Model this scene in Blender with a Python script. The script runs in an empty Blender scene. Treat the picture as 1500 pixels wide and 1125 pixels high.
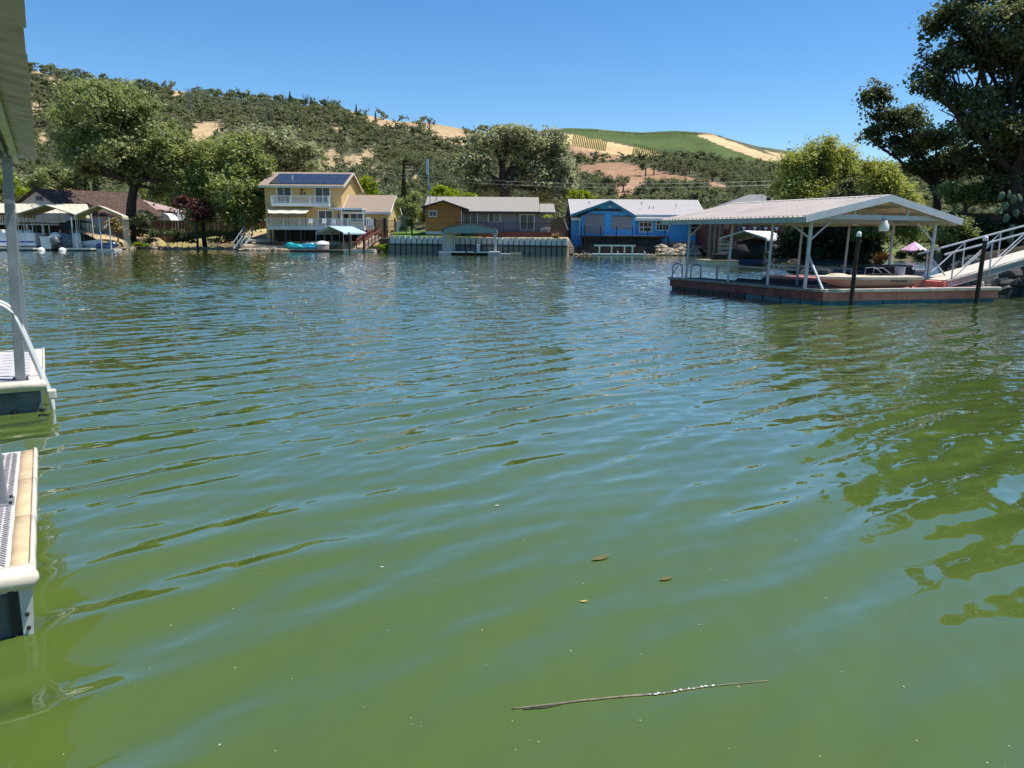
import bpy, math, random
import numpy as np
from mathutils import Vector, Matrix

rng = np.random.default_rng(7)
random.seed(7)
sc = bpy.context.scene
COL = sc.collection

# ------------------------------------------------------------------ camera
F = 1127.0; H = 2.2; TH = math.atan(217.0 / F); RO = math.radians(0.4)
cR = Vector((1, 0, 0)); cU = Vector((0, math.sin(TH), math.cos(TH))); cF = Vector((0, math.cos(TH), -math.sin(TH)))
camX = cR * math.cos(RO) + cU * math.sin(RO)
camY = -cR * math.sin(RO) + cU * math.cos(RO)
cam = bpy.data.cameras.new('camera')
cam.sensor_width = 36; cam.lens = 36 * F / 1500; cam.clip_end = 9000; cam.clip_start = 0.05
co = bpy.data.objects.new('camera', cam); COL.objects.link(co)
M = Matrix((camX, camY, -cF)).transposed().to_4x4(); M.translation = (0, 0, H)
co.matrix_world = M
sc.camera = co

# ------------------------------------------------------------------ world, sun, exposure
SUN_EL = math.radians(66); SUN_AZ = math.radians(84)      # azimuth from +Y towards +X
w = bpy.data.worlds.new('World'); sc.world = w; w.use_nodes = True
nt = w.node_tree
sky = nt.nodes.new('ShaderNodeTexSky'); sky.sky_type = 'NISHITA'; sky.sun_disc = False
sky.sun_elevation = SUN_EL; sky.sun_rotation = SUN_AZ
sky.air_density = 1.0; sky.dust_density = 0.0; sky.ozone_density = 6.0; sky.altitude = 300
bg = nt.nodes['Background']; bg.inputs['Strength'].default_value = 0.104
shs = nt.nodes.new('ShaderNodeHueSaturation'); shs.inputs['Saturation'].default_value = 1.2; shs.inputs['Value'].default_value = 1.05
nt.links.new(sky.outputs['Color'], shs.inputs['Color']); nt.links.new(shs.outputs['Color'], bg.inputs['Color'])
sl = bpy.data.lights.new('sun', 'SUN'); sl.energy = 4.6; sl.angle = math.radians(0.53); sl.color = (1, 0.94, 0.85)
so = bpy.data.objects.new('sun', sl); COL.objects.link(so)
sd = Vector((math.sin(SUN_AZ) * math.cos(SUN_EL), math.cos(SUN_AZ) * math.cos(SUN_EL), math.sin(SUN_EL)))
so.rotation_euler = sd.to_track_quat('Z', 'Y').to_euler()
vs = sc.view_settings
vs.view_transform = 'Standard'; vs.look = 'None'; vs.gamma = 1; vs.exposure = 0.48; vs.use_curve_mapping = False
cy = sc.cycles
cy.max_bounces = 8; cy.diffuse_bounces = 4; cy.glossy_bounces = 3; cy.transmission_bounces = 4; cy.transparent_max_bounces = 6
cy.caustics_reflective = False; cy.caustics_refractive = False

# ------------------------------------------------------------------ survey helpers
def ray(px, py):
    a0 = (px - 750) / F; b0 = (562.5 - py) / F
    a = a0 * math.cos(RO) - b0 * math.sin(RO); b = a0 * math.sin(RO) + b0 * math.cos(RO)
    return cR * a + cU * b + cF
def P(px, py, Y):
    d = ray(px, py); t = Y / d.y
    return Vector((d.x * t, Y, H + d.z * t))
def G(px, py, z=0.0):
    d = ray(px, py); t = (z - H) / d.z
    return Vector((d.x * t, d.y * t, z))
def PX(px, Y, py=346): return P(px, py, Y).x
def PZ(px, py, Y): return P(px, py, Y).z
def project(x, y, z):
    zz = z - H
    b = y * math.sin(TH) + zz * math.cos(TH); d = y * math.cos(TH) - zz * math.sin(TH)
    a = x / d; b = b / d
    a0 = a * math.cos(RO) + b * math.sin(RO); b0 = -a * math.sin(RO) + b * math.cos(RO)
    return 750 + F * a0, 562.5 - F * b0

# ------------------------------------------------------------------ materials
MATS = {}
def _n(m, t): return m.node_tree.nodes.new(t)
def mat(name, col, rough=0.7, var=0.12, scale=3.0, bump=0.0, metal=0.0, spec=0.35, stretch=None, col2=None, bscale=None, dirt=0.0):
    if name in MATS: return MATS[name]
    m = bpy.data.materials.new(name); m.use_nodes = True; MATS[name] = m
    L = m.node_tree.links; b = m.node_tree.nodes['Principled BSDF']
    tc = _n(m, 'ShaderNodeTexCoord'); src = tc.outputs['Object']
    if stretch:
        mp = _n(m, 'ShaderNodeMapping'); mp.inputs['Scale'].default_value = stretch
        L.new(src, mp.inputs['Vector']); src = mp.outputs['Vector']
    no = _n(m, 'ShaderNodeTexNoise'); no.inputs['Scale'].default_value = scale; no.inputs['Detail'].default_value = 6
    no.inputs['Roughness'].default_value = 0.62
    L.new(src, no.inputs['Vector'])
    cr = _n(m, 'ShaderNodeValToRGB')
    c = np.array(col, float)
    lo = np.clip(c * (1 - var * 1.6), 0, 1) if col2 is None else np.array(col2, float)
    hi = np.clip(c * (1 + var), 0, 0.95)
    cr.color_ramp.elements[0].color = (*lo, 1); cr.color_ramp.elements[1].color = (*hi, 1)
    cr.color_ramp.elements[0].position = 0.3; cr.color_ramp.elements[1].position = 0.7
    L.new(no.outputs['Fac'], cr.inputs['Fac'])
    outc = cr.outputs['Color']
    # every separate piece a little different
    gi = _n(m, 'ShaderNodeNewGeometry'); hs = _n(m, 'ShaderNodeHueSaturation')
    mr = _n(m, 'ShaderNodeMapRange'); mr.inputs['To Min'].default_value = 1 - var * 0.5; mr.inputs['To Max'].default_value = 1 + var * 0.5
    L.new(gi.outputs['Random Per Island'], mr.inputs['Value']); L.new(mr.outputs['Result'], hs.inputs['Value'])
    L.new(outc, hs.inputs['Color']); outc = hs.outputs['Color']
    if dirt > 0:
        n2 = _n(m, 'ShaderNodeTexNoise'); n2.inputs['Scale'].default_value = scale * 0.35; n2.inputs['Detail'].default_value = 8
        L.new(tc.outputs['Object'], n2.inputs['Vector'])
        r2 = _n(m, 'ShaderNodeValToRGB'); r2.color_ramp.elements[0].position = 0.5; r2.color_ramp.elements[1].position = 0.75
        L.new(n2.outputs['Fac'], r2.inputs['Fac'])
        mx = _n(m, 'ShaderNodeMix'); mx.data_type = 'RGBA'; mx.blend_type = 'MIX'
        mu = _n(m, 'ShaderNodeMath'); mu.operation = 'MULTIPLY'; mu.inputs[1].default_value = dirt
        L.new(r2.outputs['Color'], mu.inputs[0]); L.new(mu.outputs[0], mx.inputs['Factor'])
        L.new(outc, mx.inputs['A']); mx.inputs['B'].default_value = (0.13, 0.11, 0.075, 1); outc = mx.outputs['Result']
    L.new(outc, b.inputs['Base Color'])
    b.inputs['Roughness'].default_value = rough; b.inputs['Metallic'].default_value = metal
    b.inputs['Specular IOR Level'].default_value = spec
    if bump > 0:
        bn = _n(m, 'ShaderNodeTexNoise'); bn.inputs['Scale'].default_value = bscale or scale * 6; bn.inputs['Detail'].default_value = 4
        L.new(src, bn.inputs['Vector'])
        bu = _n(m, 'ShaderNodeBump'); bu.inputs['Strength'].default_value = min(1, bump * 10); bu.inputs['Distance'].default_value = bump
        L.new(bn.outputs['Fac'], bu.inputs['Height']); L.new(bu.outputs['Normal'], b.inputs['Normal'])
    return m
def leafmat(name, dark, light, transl=0.3, nscale=0.35, tip=None, gloss=0.035):
    if name in MATS: return MATS[name]
    m = bpy.data.materials.new(name); m.use_nodes = True; MATS[name] = m
    N = m.node_tree.nodes; L = m.node_tree.links; N.remove(N['Principled BSDF']); out = N['Material Output']
    gi = _n(m, 'ShaderNodeNewGeometry'); tc = _n(m, 'ShaderNodeTexCoord')
    no = _n(m, 'ShaderNodeTexNoise'); no.inputs['Scale'].default_value = nscale; no.inputs['Detail'].default_value = 3
    L.new(tc.outputs['Object'], no.inputs['Vector'])
    ad = _n(m, 'ShaderNodeMath'); ad.operation = 'MULTIPLY_ADD'; ad.inputs[1].default_value = 0.55
    L.new(gi.outputs['Random Per Island'], ad.inputs[0])
    sb = _n(m, 'ShaderNodeMath'); sb.operation = 'MULTIPLY_ADD'; sb.inputs[1].default_value = 1.5; sb.inputs[2].default_value = -0.52
    L.new(no.outputs['Fac'], sb.inputs[0]); L.new(sb.outputs[0], ad.inputs[2])
    cr = _n(m, 'ShaderNodeValToRGB'); cr.color_ramp.elements[0].color = (*dark, 1); cr.color_ramp.elements[1].color = (*light, 1)
    cr.color_ramp.elements[0].position = 0.1; cr.color_ramp.elements[1].position = 0.9
    if tip:
        e = cr.color_ramp.elements.new(0.97); e.color = (*tip, 1)
    L.new(ad.outputs[0], cr.inputs['Fac'])
    d = _n(m, 'ShaderNodeBsdfDiffuse'); t = _n(m, 'ShaderNodeBsdfTranslucent'); g = _n(m, 'ShaderNodeBsdfGlossy')
    g.inputs['Roughness'].default_value = 0.5; g.inputs['Color'].default_value = (0.75, 0.78, 0.68, 1)
    L.new(cr.outputs['Color'], d.inputs['Color'])
    hs = _n(m, 'ShaderNodeHueSaturation'); hs.inputs['Saturation'].default_value = 1.25; hs.inputs['Value'].default_value = 1.3
    L.new(cr.outputs['Color'], hs.inputs['Color']); L.new(hs.outputs['Color'], t.inputs['Color'])
    mx = _n(m, 'ShaderNodeMixShader'); mx.inputs[0].default_value = transl
    L.new(d.outputs[0], mx.inputs[1]); L.new(t.outputs[0], mx.inputs[2])
    m2 = _n(m, 'ShaderNodeMixShader'); m2.inputs[0].default_value = gloss
    L.new(mx.outputs[0], m2.inputs[1]); L.new(g.outputs[0], m2.inputs[2])
    L.new(m2.outputs[0], out.inputs['Surface'])
    return m

WHITE = mat('white_paint', (0.78, 0.78, 0.76), 0.5, 0.05, 2, dirt=0.12)
DULLWHITE = mat('weathered_white', (0.62, 0.61, 0.58), 0.6, 0.1, 3, dirt=0.3)
GALV = mat('galvanised_steel', (0.29, 0.32, 0.345), 0.42, 0.14, 6, metal=0.35, spec=0.5, dirt=0.15)
DKSTEEL = mat('dark_steel', (0.035, 0.035, 0.038), 0.5, 0.2, 5)
BLACK = mat('black_cloth', (0.018, 0.018, 0.02), 0.7, 0.3, 3, bump=0.004)
RUBBER = mat('black_plastic', (0.02, 0.02, 0.022), 0.4, 0.2, 3, spec=0.5)
GLASS = mat('window_glass', (0.025, 0.03, 0.033), 0.08, 0.3, 0.8, spec=0.35)
CURTAIN = mat('glass_with_curtain', (0.075, 0.08, 0.08), 0.15, 0.35, 1.2, spec=0.35, stretch=(4, 1, 0.3))
OCHRE = mat('ochre_stucco', (0.60, 0.41, 0.175), 0.85, 0.05, 2.5, bump=0.004)
ROOFTAN = mat('tan_shingles', (0.30, 0.235, 0.18), 0.9, 0.12, 2.0, bump=0.012, stretch=(1.2, 3, 3))
ROOFGREY = mat('grey_shingles', (0.30, 0.275, 0.24), 0.9, 0.09, 2.0, bump=0.012, stretch=(1.2, 3, 3))
ROOFPALE = mat('pale_shingles', (0.40, 0.38, 0.37), 0.9, 0.09, 2.0, bump=0.012, stretch=(1.2, 3, 3))
ROOFDARK = mat('dark_grey_shingles', (0.22, 0.22, 0.22), 0.9, 0.12, 2.0, bump=0.012)
ROOFBROWN = mat('shaded_brown_shingles', (0.095, 0.062, 0.05), 0.9, 0.35, 2.0, bump=0.012)  # darkened: the big tree's shade is put into this roof brown
SOLAR = mat('solar_cells', (0.030, 0.031, 0.045), 0.22, 0.15, 2, spec=0.6)
CEDAR = mat('orange_cedar', (0.46, 0.175, 0.04), 0.6, 0.28, 3, stretch=(0.5, 1, 7))
GREYSIDE = mat('taupe_siding', (0.27, 0.235, 0.215), 0.8, 0.07, 2)
BLUE = mat('bright_blue_siding', (0.095, 0.40, 0.76), 0.6, 0.08, 2, dirt=0.06)
BLUEDK = mat('teal_blue_trim', (0.04, 0.23, 0.34), 0.6, 0.1, 2)
SHADE = mat('grey_roller_shade', (0.26, 0.26, 0.27), 0.85, 0.06, 3)
CREAMW = mat('cream_stucco', (0.58, 0.50, 0.43), 0.85, 0.05, 2)
CREAMROOF = mat('cream_metal_roof', (0.66, 0.59, 0.45), 0.5, 0.06, 3, dirt=0.2)
CREAMDK = mat('carport_lining', (0.30, 0.31, 0.27), 0.6, 0.08, 3)
REDBR = mat('red_brown_boards', (0.16, 0.045, 0.035), 0.75, 0.25, 3)
BROWNW = mat('brown_fence_wood', (0.13, 0.075, 0.05), 0.85, 0.3, 3, stretch=(3, 3, 0.5))
GREYW = mat('grey_weathered_wood', (0.27, 0.225, 0.175), 0.9, 0.25, 3, stretch=(3, 3, 0.6))
PALEW = mat('pale_weathered_wood', (0.45, 0.38, 0.28), 0.9, 0.25, 3)
BARK = mat('bark', (0.055, 0.043, 0.033), 0.95, 0.35, 3, bump=0.03, stretch=(3, 3, 0.6))
BARKG = mat('grey_bark', (0.14, 0.125, 0.11), 0.95, 0.3, 3, bump=0.03)
SHEETP = mat('pale_vinyl_sheet', (0.56, 0.58, 0.58), 0.5, 0.22, 2.5, dirt=0.25, stretch=(4, 1, 0.5))
SHEETD = mat('stained_vinyl_sheet', (0.17, 0.185, 0.19), 0.6, 0.3, 2.5, dirt=0.5, stretch=(4, 1, 0.5))
TEALV = mat('grey_green_vinyl', (0.20, 0.29, 0.31), 0.5, 0.06, 2)
PALEBLUE = mat('pale_blue_metal', (0.42, 0.56, 0.63), 0.45, 0.06, 2, dirt=0.1)
TEAL = mat('teal_plastic', (0.02, 0.40, 0.42), 0.35, 0.12, 3, spec=0.5)
TEALB = mat('aqua_blue_plastic', (0.03, 0.33, 0.50), 0.35, 0.12, 3, spec=0.5)
AWN = mat('cream_awning_cloth', (0.66, 0.60, 0.46), 0.85, 0.07, 4)
REDP = mat('red_stained_wood', (0.20, 0.06, 0.048), 0.7, 0.25, 4)
DECKRED = mat('faded_red_deck', (0.50, 0.20, 0.155), 0.8, 0.18, 3, dirt=0.15)
PINKP = mat('pink_grey_paint', (0.60, 0.22, 0.17), 0.75, 0.15, 3, dirt=0.1)
SHADEDECK = mat('shaded_dock_deck', (0.045, 0.04, 0.05), 0.95, 0.3, 5, bump=0.004)  # shadow under the dock roof painted into the plank colour
FLOATBL = mat('blue_float', (0.06, 0.17, 0.20), 0.6, 0.25, 3, dirt=0.5)
CAPW = mat('worn_dock_cap', (0.53, 0.49, 0.42), 0.7, 0.15, 4, dirt=0.35)
TRUSS = mat('pale_painted_steel', (0.52, 0.55, 0.58), 0.5, 0.06, 3, dirt=0.1)
ROOFPINK = mat('pink_tan_metal_roof', (0.70, 0.62, 0.54), 0.5, 0.05, 1.2, dirt=0.18)
SKIFF = mat('tan_boat_paint', (0.36, 0.255, 0.20), 0.5, 0.15, 2, dirt=0.2)
SKIFFTOP = mat('cream_boat_rim', (0.58, 0.50, 0.39), 0.5, 0.12, 3, dirt=0.2)
PILE = mat('dark_pile_wood', (0.045, 0.035, 0.028), 0.9, 0.35, 4, bump=0.01, stretch=(3, 3, 0.5))
RAMP = mat('pale_ramp_deck', (0.62, 0.57, 0.49), 0.7, 0.08, 4, dirt=0.15)
LAVEND = mat('lavender_plastic', (0.38, 0.34, 0.44), 0.5, 0.1, 3)
PINKU = mat('pink_umbrella_cloth', (0.66, 0.38, 0.53), 0.85, 0.08, 3)
ROCK = mat('pale_rock', (0.38, 0.31, 0.23), 0.95, 0.3, 2.5, bump=0.03)
ROCKD = mat('dark_rock', (0.10, 0.10, 0.10), 0.95, 0.3, 2.5, bump=0.03)
NAVY = mat('navy_gelcoat', (0.03, 0.055, 0.16), 0.25, 0.1, 2, spec=0.6)
BLUESTR = mat('blue_stripe', (0.05, 0.11, 0.42), 0.3, 0.1, 2, spec=0.5)
GELW = mat('white_gelcoat', (0.72, 0.73, 0.75), 0.25, 0.05, 2, spec=0.5)
GREYCOV = mat('grey_boat_cover', (0.26, 0.28, 0.31), 0.85, 0.15, 3, bump=0.01)
OUTB = mat('charcoal_cowl', (0.11, 0.115, 0.13), 0.3, 0.1, 3, spec=0.5)
VINYLTAN = mat('worn_tan_vinyl', (0.62, 0.46, 0.28), 0.6, 0.16, 9, dirt=0.12, bump=0.002)
VINYLCR = mat('cream_vinyl_bumper', (0.68, 0.62, 0.52), 0.5, 0.09, 7, dirt=0.18, bump=0.002)
MATPALE = mat('pale_woven_mat', (0.64, 0.63, 0.63), 0.9, 0.08, 20, bump=0.002)
MATGREY = mat('charcoal_mat_weave', (0.17, 0.16, 0.185), 0.9, 0.25, 20)
FLOATDK = mat('dark_dock_float', (0.10, 0.145, 0.15), 0.5, 0.3, 4, dirt=0.45, bump=0.004)
CORR = mat('corrugated_soffit', (0.45, 0.42, 0.46), 0.5, 0.16, 5, dirt=0.3, metal=0.1)
TERRA = mat('terracotta_trim', (0.30, 0.13, 0.09), 0.8, 0.2, 3)

# ------------------------------------------------------------------ mesh builder
class MB:
    def __init__(s): s.v = []; s.f = []
    def add(s, vs_, fs):
        n = len(s.v); s.v += [tuple(v) for v in vs_]; s.f += [tuple(i + n for i in f) for f in fs]; return s
    def obox(s, o, a, b, c):
        o, a, b, c = Vector(o), Vector(a), Vector(b), Vector(c)
        vs_ = [o, o + a, o + a + b, o + b, o + c, o + a + c, o + a + b + c, o + b + c]
        f = [(0, 3, 2, 1), (4, 5, 6, 7), (0, 1, 5, 4), (1, 2, 6, 5), (2, 3, 7, 6), (3, 0, 4, 7)]
        if a.cross(b).dot(c) < 0: f = [t[::-1] for t in f]
        return s.add(vs_, f)
    def box(s, x0, x1, y0, y1, z0, z1):
        x0, x1 = min(x0, x1), max(x0, x1); y0, y1 = min(y0, y1), max(y0, y1); z0, z1 = min(z0, z1), max(z0, z1)
        return s.obox((x0, y0, z0), (x1 - x0, 0, 0), (0, y1 - y0, 0), (0, 0, z1 - z0))
    def beam(s, p, q, w_, h_=None, up=(0, 0, 1)):
        p, q = Vector(p), Vector(q); h_ = h_ or w_; d = (q - p)
        u = Vector(up)
        if abs(d.normalized().dot(u)) > 0.97: u = Vector((0, 1, 0))
        a = d.cross(u).normalized() * w_; b = a.cross(d).normalized() * h_
        return s.obox(p - a / 2 - b / 2, a, b, d)
    def tube(s, p, q, r0, r1=None, n=8): return s.path([p, q], [r0, r1 if r1 is not None else r0], n)
    def path(s, pts, rad, n=8, cap=True):
        pts = [Vector(p) for p in pts]
        if not hasattr(rad, '__len__'): rad = [rad] * len(pts)
        vs_ = []; fs = []
        for i, p in enumerate(pts):
            d = (pts[min(i + 1, len(pts) - 1)] - pts[max(i - 1, 0)]).normalized()
            u = Vector((0, 0, 1)) if abs(d.z) < 0.9 else Vector((1, 0, 0))
            a = d.cross(u).normalized(); b = a.cross(d)
            if abs(d.z) >= 0.9:
                a = Vector((1, 0, 0)); a = (a - d * a.dot(d)).normalized(); b = d.cross(a)
            for k in range(n):
                t = 2 * math.pi * k / n
                vs_.append(p + (a * math.cos(t) + b * math.sin(t)) * rad[i])
        for i in range(len(pts) - 1):
            for k in range(n):
                k2 = (k + 1) % n
                fs.append((i * n + k, i * n + k2, (i + 1) * n + k2, (i + 1) * n + k))
        if cap:
            fs.append(tuple(range(n))[::-1]); fs.append(tuple((len(pts) - 1) * n + k for k in range(n)))
        return s.add(vs_, fs)
    def prism(s, poly, vec):
        poly = [Vector(p) for p in poly]; vec = Vector(vec); n = len(poly)
        vs_ = poly + [p + vec for p in poly]
        fs = [tuple(range(n))[::-1], tuple(range(n, 2 * n))] + [(i, (i + 1) % n, n + (i + 1) % n, n + i) for i in range(n)]
        return s.add(vs_, fs)
    def loft(s, secs, closed=True, cap=True):
        n = len(secs[0]); vs_ = [Vector(p) for c in secs for p in c]; fs = []
        for i in range(len(secs) - 1):
            for k in range(n if closed else n - 1):
                k2 = (k + 1) % n; fs.append((i * n + k, i * n + k2, (i + 1) * n + k2, (i + 1) * n + k))
        if cap and closed:
            fs.append(tuple(range(n))[::-1]); fs.append(tuple((len(secs) - 1) * n + k for k in range(n)))
        return s.add(vs_, fs)
    def ell(s, c, r, n=10, m=6, zmin=-1.0):
        c = Vector(c); r = r if hasattr(r, '__len__') else (r, r, r); secs = []
        for i in range(m + 1):
            zz = zmin + (1 - zmin) * i / m; zz = math.sin(zz * math.pi / 2); q = math.sqrt(max(0.0005, 1 - zz * zz))
            secs.append([c + Vector((q * r[0] * math.cos(2 * math.pi * k / n), q * r[1] * math.sin(2 * math.pi * k / n), zz * r[2])) for k in range(n)])
        return s.loft(secs)
    def lathe(s, prof, c, n=14):
        c = Vector(c)
        return s.loft([[c + Vector((r * math.cos(2 * math.pi * k / n), r * math.sin(2 * math.pi * k / n), z)) for k in range(n)] for r, z in prof])
    def rock(s, c, r, seed):
        rr = random.Random(seed); c = Vector(c); n, m = 7, 4; secs = []
        for i in range(m + 1):
            zz = math.sin((-1 + 2 * i / m) * math.pi / 2); q = math.sqrt(max(0.01, 1 - zz * zz))
            secs.append([c + Vector((q * r[0] * math.cos(6.283 * k / n), q * r[1] * math.sin(6.283 * k / n), zz * r[2])) * 1.0
                         + Vector([rr.uniform(-.22, .22) * r[j] for j in range(3)]) for k in range(n)])
        return s.loft(secs)
    def build(s, name, m, parent=None, smooth=False, kind=None, label=None, bevel=0):
        me = bpy.data.meshes.new(name)
        o_ = Vector((0, 0, 0))
        root = parent
        off = Matrix.Identity(4)
        if parent is not None: off = ROOTM.get(parent.name, Matrix.Identity(4))
        inv = off.inverted()
        me.from_pydata([tuple(inv @ Vector(v)) for v in s.v], [], s.f)
        me.materials.append(m)
        if smooth: me.polygons.foreach_set('use_smooth', [True] * len(me.polygons))
        ob = bpy.data.objects.new(name, me); COL.objects.link(ob)
        if parent is not None:
            ob.parent = parent; ROOTM[ob.name] = off
        if kind: ob['kind'] = kind
        if label: ob['label'] = label
        if bevel:
            bm_ = ob.modifiers.new('bevel', 'BEVEL'); bm_.width = bevel; bm_.segments = 2; bm_.limit_method = 'ANGLE'
        return ob
ROOTM = {}
def thing(name, label, cat, loc=(0, 0, 0), group=None):
    o = bpy.data.objects.new(name, None); COL.objects.link(o); o.location = loc; o.empty_display_size = 0.3
    o['label'] = label; o['category'] = cat
    if group: o['group'] = group
    ROOTM[o.name] = Matrix.Translation(Vector(loc))
    return o
def tag(o, label, cat, group=None):
    o['label'] = label; o['category'] = cat
    if group: o['group'] = group
    return o
def solo(mb, name, m, loc, label, cat, group=None, **k):
    """a thing that is one mesh, its origin at loc"""
    loc = Vector(loc); mb.v = [tuple(Vector(v) - loc) for v in mb.v]
    o = mb.build(name, m, None, **k); o.location = loc
    return tag(o, label, cat, group)
def copy_tree(o, parent=None):
    c = o.copy(); COL.objects.link(c)
    if parent is not None: c.parent = parent
    for ch in list(o.children): copy_tree(ch, c)
    return c
def npmesh(name, V, Fq, m, parent=None, smooth=False):
    """V (n,3), Fq (m,4) arrays"""
    me = bpy.data.meshes.new(name)
    V = np.asarray(V, np.float32); Fq = np.asarray(Fq, np.int32); k = Fq.shape[1]
    me.vertices.add(len(V)); me.vertices.foreach_set('co', V.ravel())
    me.loops.add(Fq.size); me.loops.foreach_set('vertex_index', Fq.ravel())
    me.polygons.add(len(Fq)); me.polygons.foreach_set('loop_start', np.arange(0, Fq.size, k, dtype=np.int32))
    me.polygons.foreach_set('loop_total', np.full(len(Fq), k, np.int32))
    if smooth: me.polygons.foreach_set('use_smooth', np.ones(len(Fq), bool))
    me.update(calc_edges=True)
    if m: me.materials.append(m)
    ob = bpy.data.objects.new(name, me); COL.objects.link(ob)
    if parent is not None: ob.parent = parent
    return ob

# ------------------------------------------------------------------ noise
def vnoise(x, y, seed=0):
    r = np.random.default_rng(seed); T = r.random((256, 256))
    xi = np.floor(x).astype(int); yi = np.floor(y).astype(int); fx = x - xi; fy = y - yi
    fx = fx * fx * (3 - 2 * fx); fy = fy * fy * (3 - 2 * fy)
    a = T[xi % 256, yi % 256]; b = T[(xi + 1) % 256, yi % 256]; c = T[xi % 256, (yi + 1) % 256]; d = T[(xi + 1) % 256, (yi + 1) % 256]
    return (a * (1 - fx) + b * fx) * (1 - fy) + (c * (1 - fx) + d * fx) * fy
def fbm(x, y, sc_, oct=4, seed=0):
    t = 0; a = 0.5; x = np.asarray(x, float) / sc_; y = np.asarray(y, float) / sc_
    for i in range(oct):
        t = t + a * (vnoise(x + 31.7 * i, y + 17.3 * i, seed + i) - 0.5) * 2; x = x * 2.03; y = y * 2.03; a *= 0.5
    return t
def smooth01(t): t = np.clip(t, 0, 1); return t * t * (3 - 2 * t)

# ------------------------------------------------------------------ terrain
def prof(pts):
    us, ts = [], []
    for px, py in pts:
        d = ray(px, py); us.append(d.x / d.y); ts.append(d.z / d.y)
    return np.array(us), np.array(ts)
SK_L = prof([(-600, 70), (-200, 70), (0, 92), (50, 103), (100, 111), (150, 120), (200, 126), (250, 129), (300, 137), (350, 142), (400, 147), (450, 152),
             (480, 156), (505, 157), (540, 166), (580, 175), (620, 176.5), (650, 183), (690, 193), (730, 200), (770, 213), (810, 232), (860, 255), (920, 278), (1000, 300), (1300, 330)])
SK_M = prof([(500, 330), (650, 300), (740, 262), (800, 240), (850, 237), (900, 237), (950, 238), (1000, 234), (1050, 236), (1100, 244), (1150, 252), (1200, 258), (1300, 264), (1500, 268), (2000, 280)])
SK_R = prof([(300, 300), (600, 230), (700, 204), (760, 197), (800, 190.5), (830, 187.5), (870, 188.5), (900, 192), (940, 194.5), (990, 191.8), (1040, 195), (1080, 206), (1110, 214), (1150, 220), (1200, 230), (1300, 240), (1420, 244), (1500, 246), (2000, 250)])
SHORE = [(-3000, 130), (-900, 112), (-300, 101), (0, 98.5), (100, 98), (170, 104), (200, 119), (240, 126), (300, 124), (350, 117), (400, 108), (450, 104), (550, 102), (566, 99),
         (572, 91.2), (700, 91.2), (831, 91.2), (838, 94), (960, 93), (1030, 97), (1060, 94), (1085, 80), (1120, 64), (1150, 55), (1185, 48), (1240, 47), (1283, 50), (1292, 80), (1370, 80),
         (1384, 47), (1400, 39), (1440, 34.5), (1500, 31.5), (1560, 30), (1700, 26), (2000, 20), (3200, 14)]
SH_U = np.array([(p - 750) / 1148.0 for p, _ in SHORE]); SH_D = np.array([d for _, d in SHORE])
TOPS = [(-3000, 1.6), (0, 1.2), (180, 1.0), (240, 1.6), (380, 1.6), (420, 1.25), (560, 1.2), (574, 2.0), (831, 2.0), (842, 0.6), (950, 0.7), (1040, 1.0), (1100, 1.0), (1290, 0.9), (1380, 1.0), (1440, 1.5), (1560, 2.2), (3200, 2.2)]
TP_U = np.array([(p - 750) / 1148.0 for p, _ in TOPS]); TP_Z = np.array([d for _, d in TOPS])
def land_z(x, y):
    x = np.asarray(x, float); y = np.asarray(y, float); u = x / np.maximum(y, 1)
    D = np.interp(u, SH_U, SH_D) + 0.7 * fbm(x, y, 3.5, 3, 50); d = y - D
    top = np.interp(u, TP_U, TP_Z)
    z = np.where(d > 0, top * smooth01(d / 2.6) ** 0.7, -1.6 * smooth01(-d / 2.0))
    rise = np.interp(u, [-0.7, -0.30, -0.16, 0.06, 0.3, 0.5], [2.4, 2.4, 1.0, 0.5, 0.5, 0.3])
    z = z + np.where(d > 0, rise * smooth01(d / 28) + 0.12 * fbm(x, y, 6, 3, 3) * smooth01(d / 3), 0)
    back = np.maximum(y - 170, 0) * 0.012
    def hill(sk, y0, y1, pw, amp, seed):
        T = np.interp(u, *sk); s_ = (y - y0) / (y1 - y0)
        zz = H + T * y * np.clip(s_, 0, 1) ** pw
        drop = np.clip(s_ - 1, 0, 5); zz = np.where(s_ > 1, H + T * y1 * (1 - 0.55 * drop), zz)
        n = fbm(x, y, 90, 4, seed) * amp * np.clip(s_, 0, 1) * np.clip(1.12 - s_, 0, 1) * 1.6
        return np.where(s_ > 0, zz + n, -99)
    hl = hill(SK_L, 175, 620, 0.62, 15, 10); hm = hill(SK_M, 200, 500, 0.6, 7, 20); hr = hill(SK_R, 480, 1250, 0.75, 6, 30)
    return np.maximum(np.maximum(z + back * (d > 0), hl), np.maximum(hm, hr))
def gz(x, y): return float(land_z(np.array([x]), np.array([y]))[0])

def inpoly(px, py, poly):
    r = np.zeros(px.shape, bool); n = len(poly)
    for i in range(n):
        x1, y1 = poly[i]; x2, y2 = poly[(i + 1) % n]
        c = ((y1 > py) != (y2 > py)); t = (x2 - x1) * (py - y1) / ((y2 - y1) if y2 != y1 else 1e-9) + x1
        r ^= c & (px < t)
    return r
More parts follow.
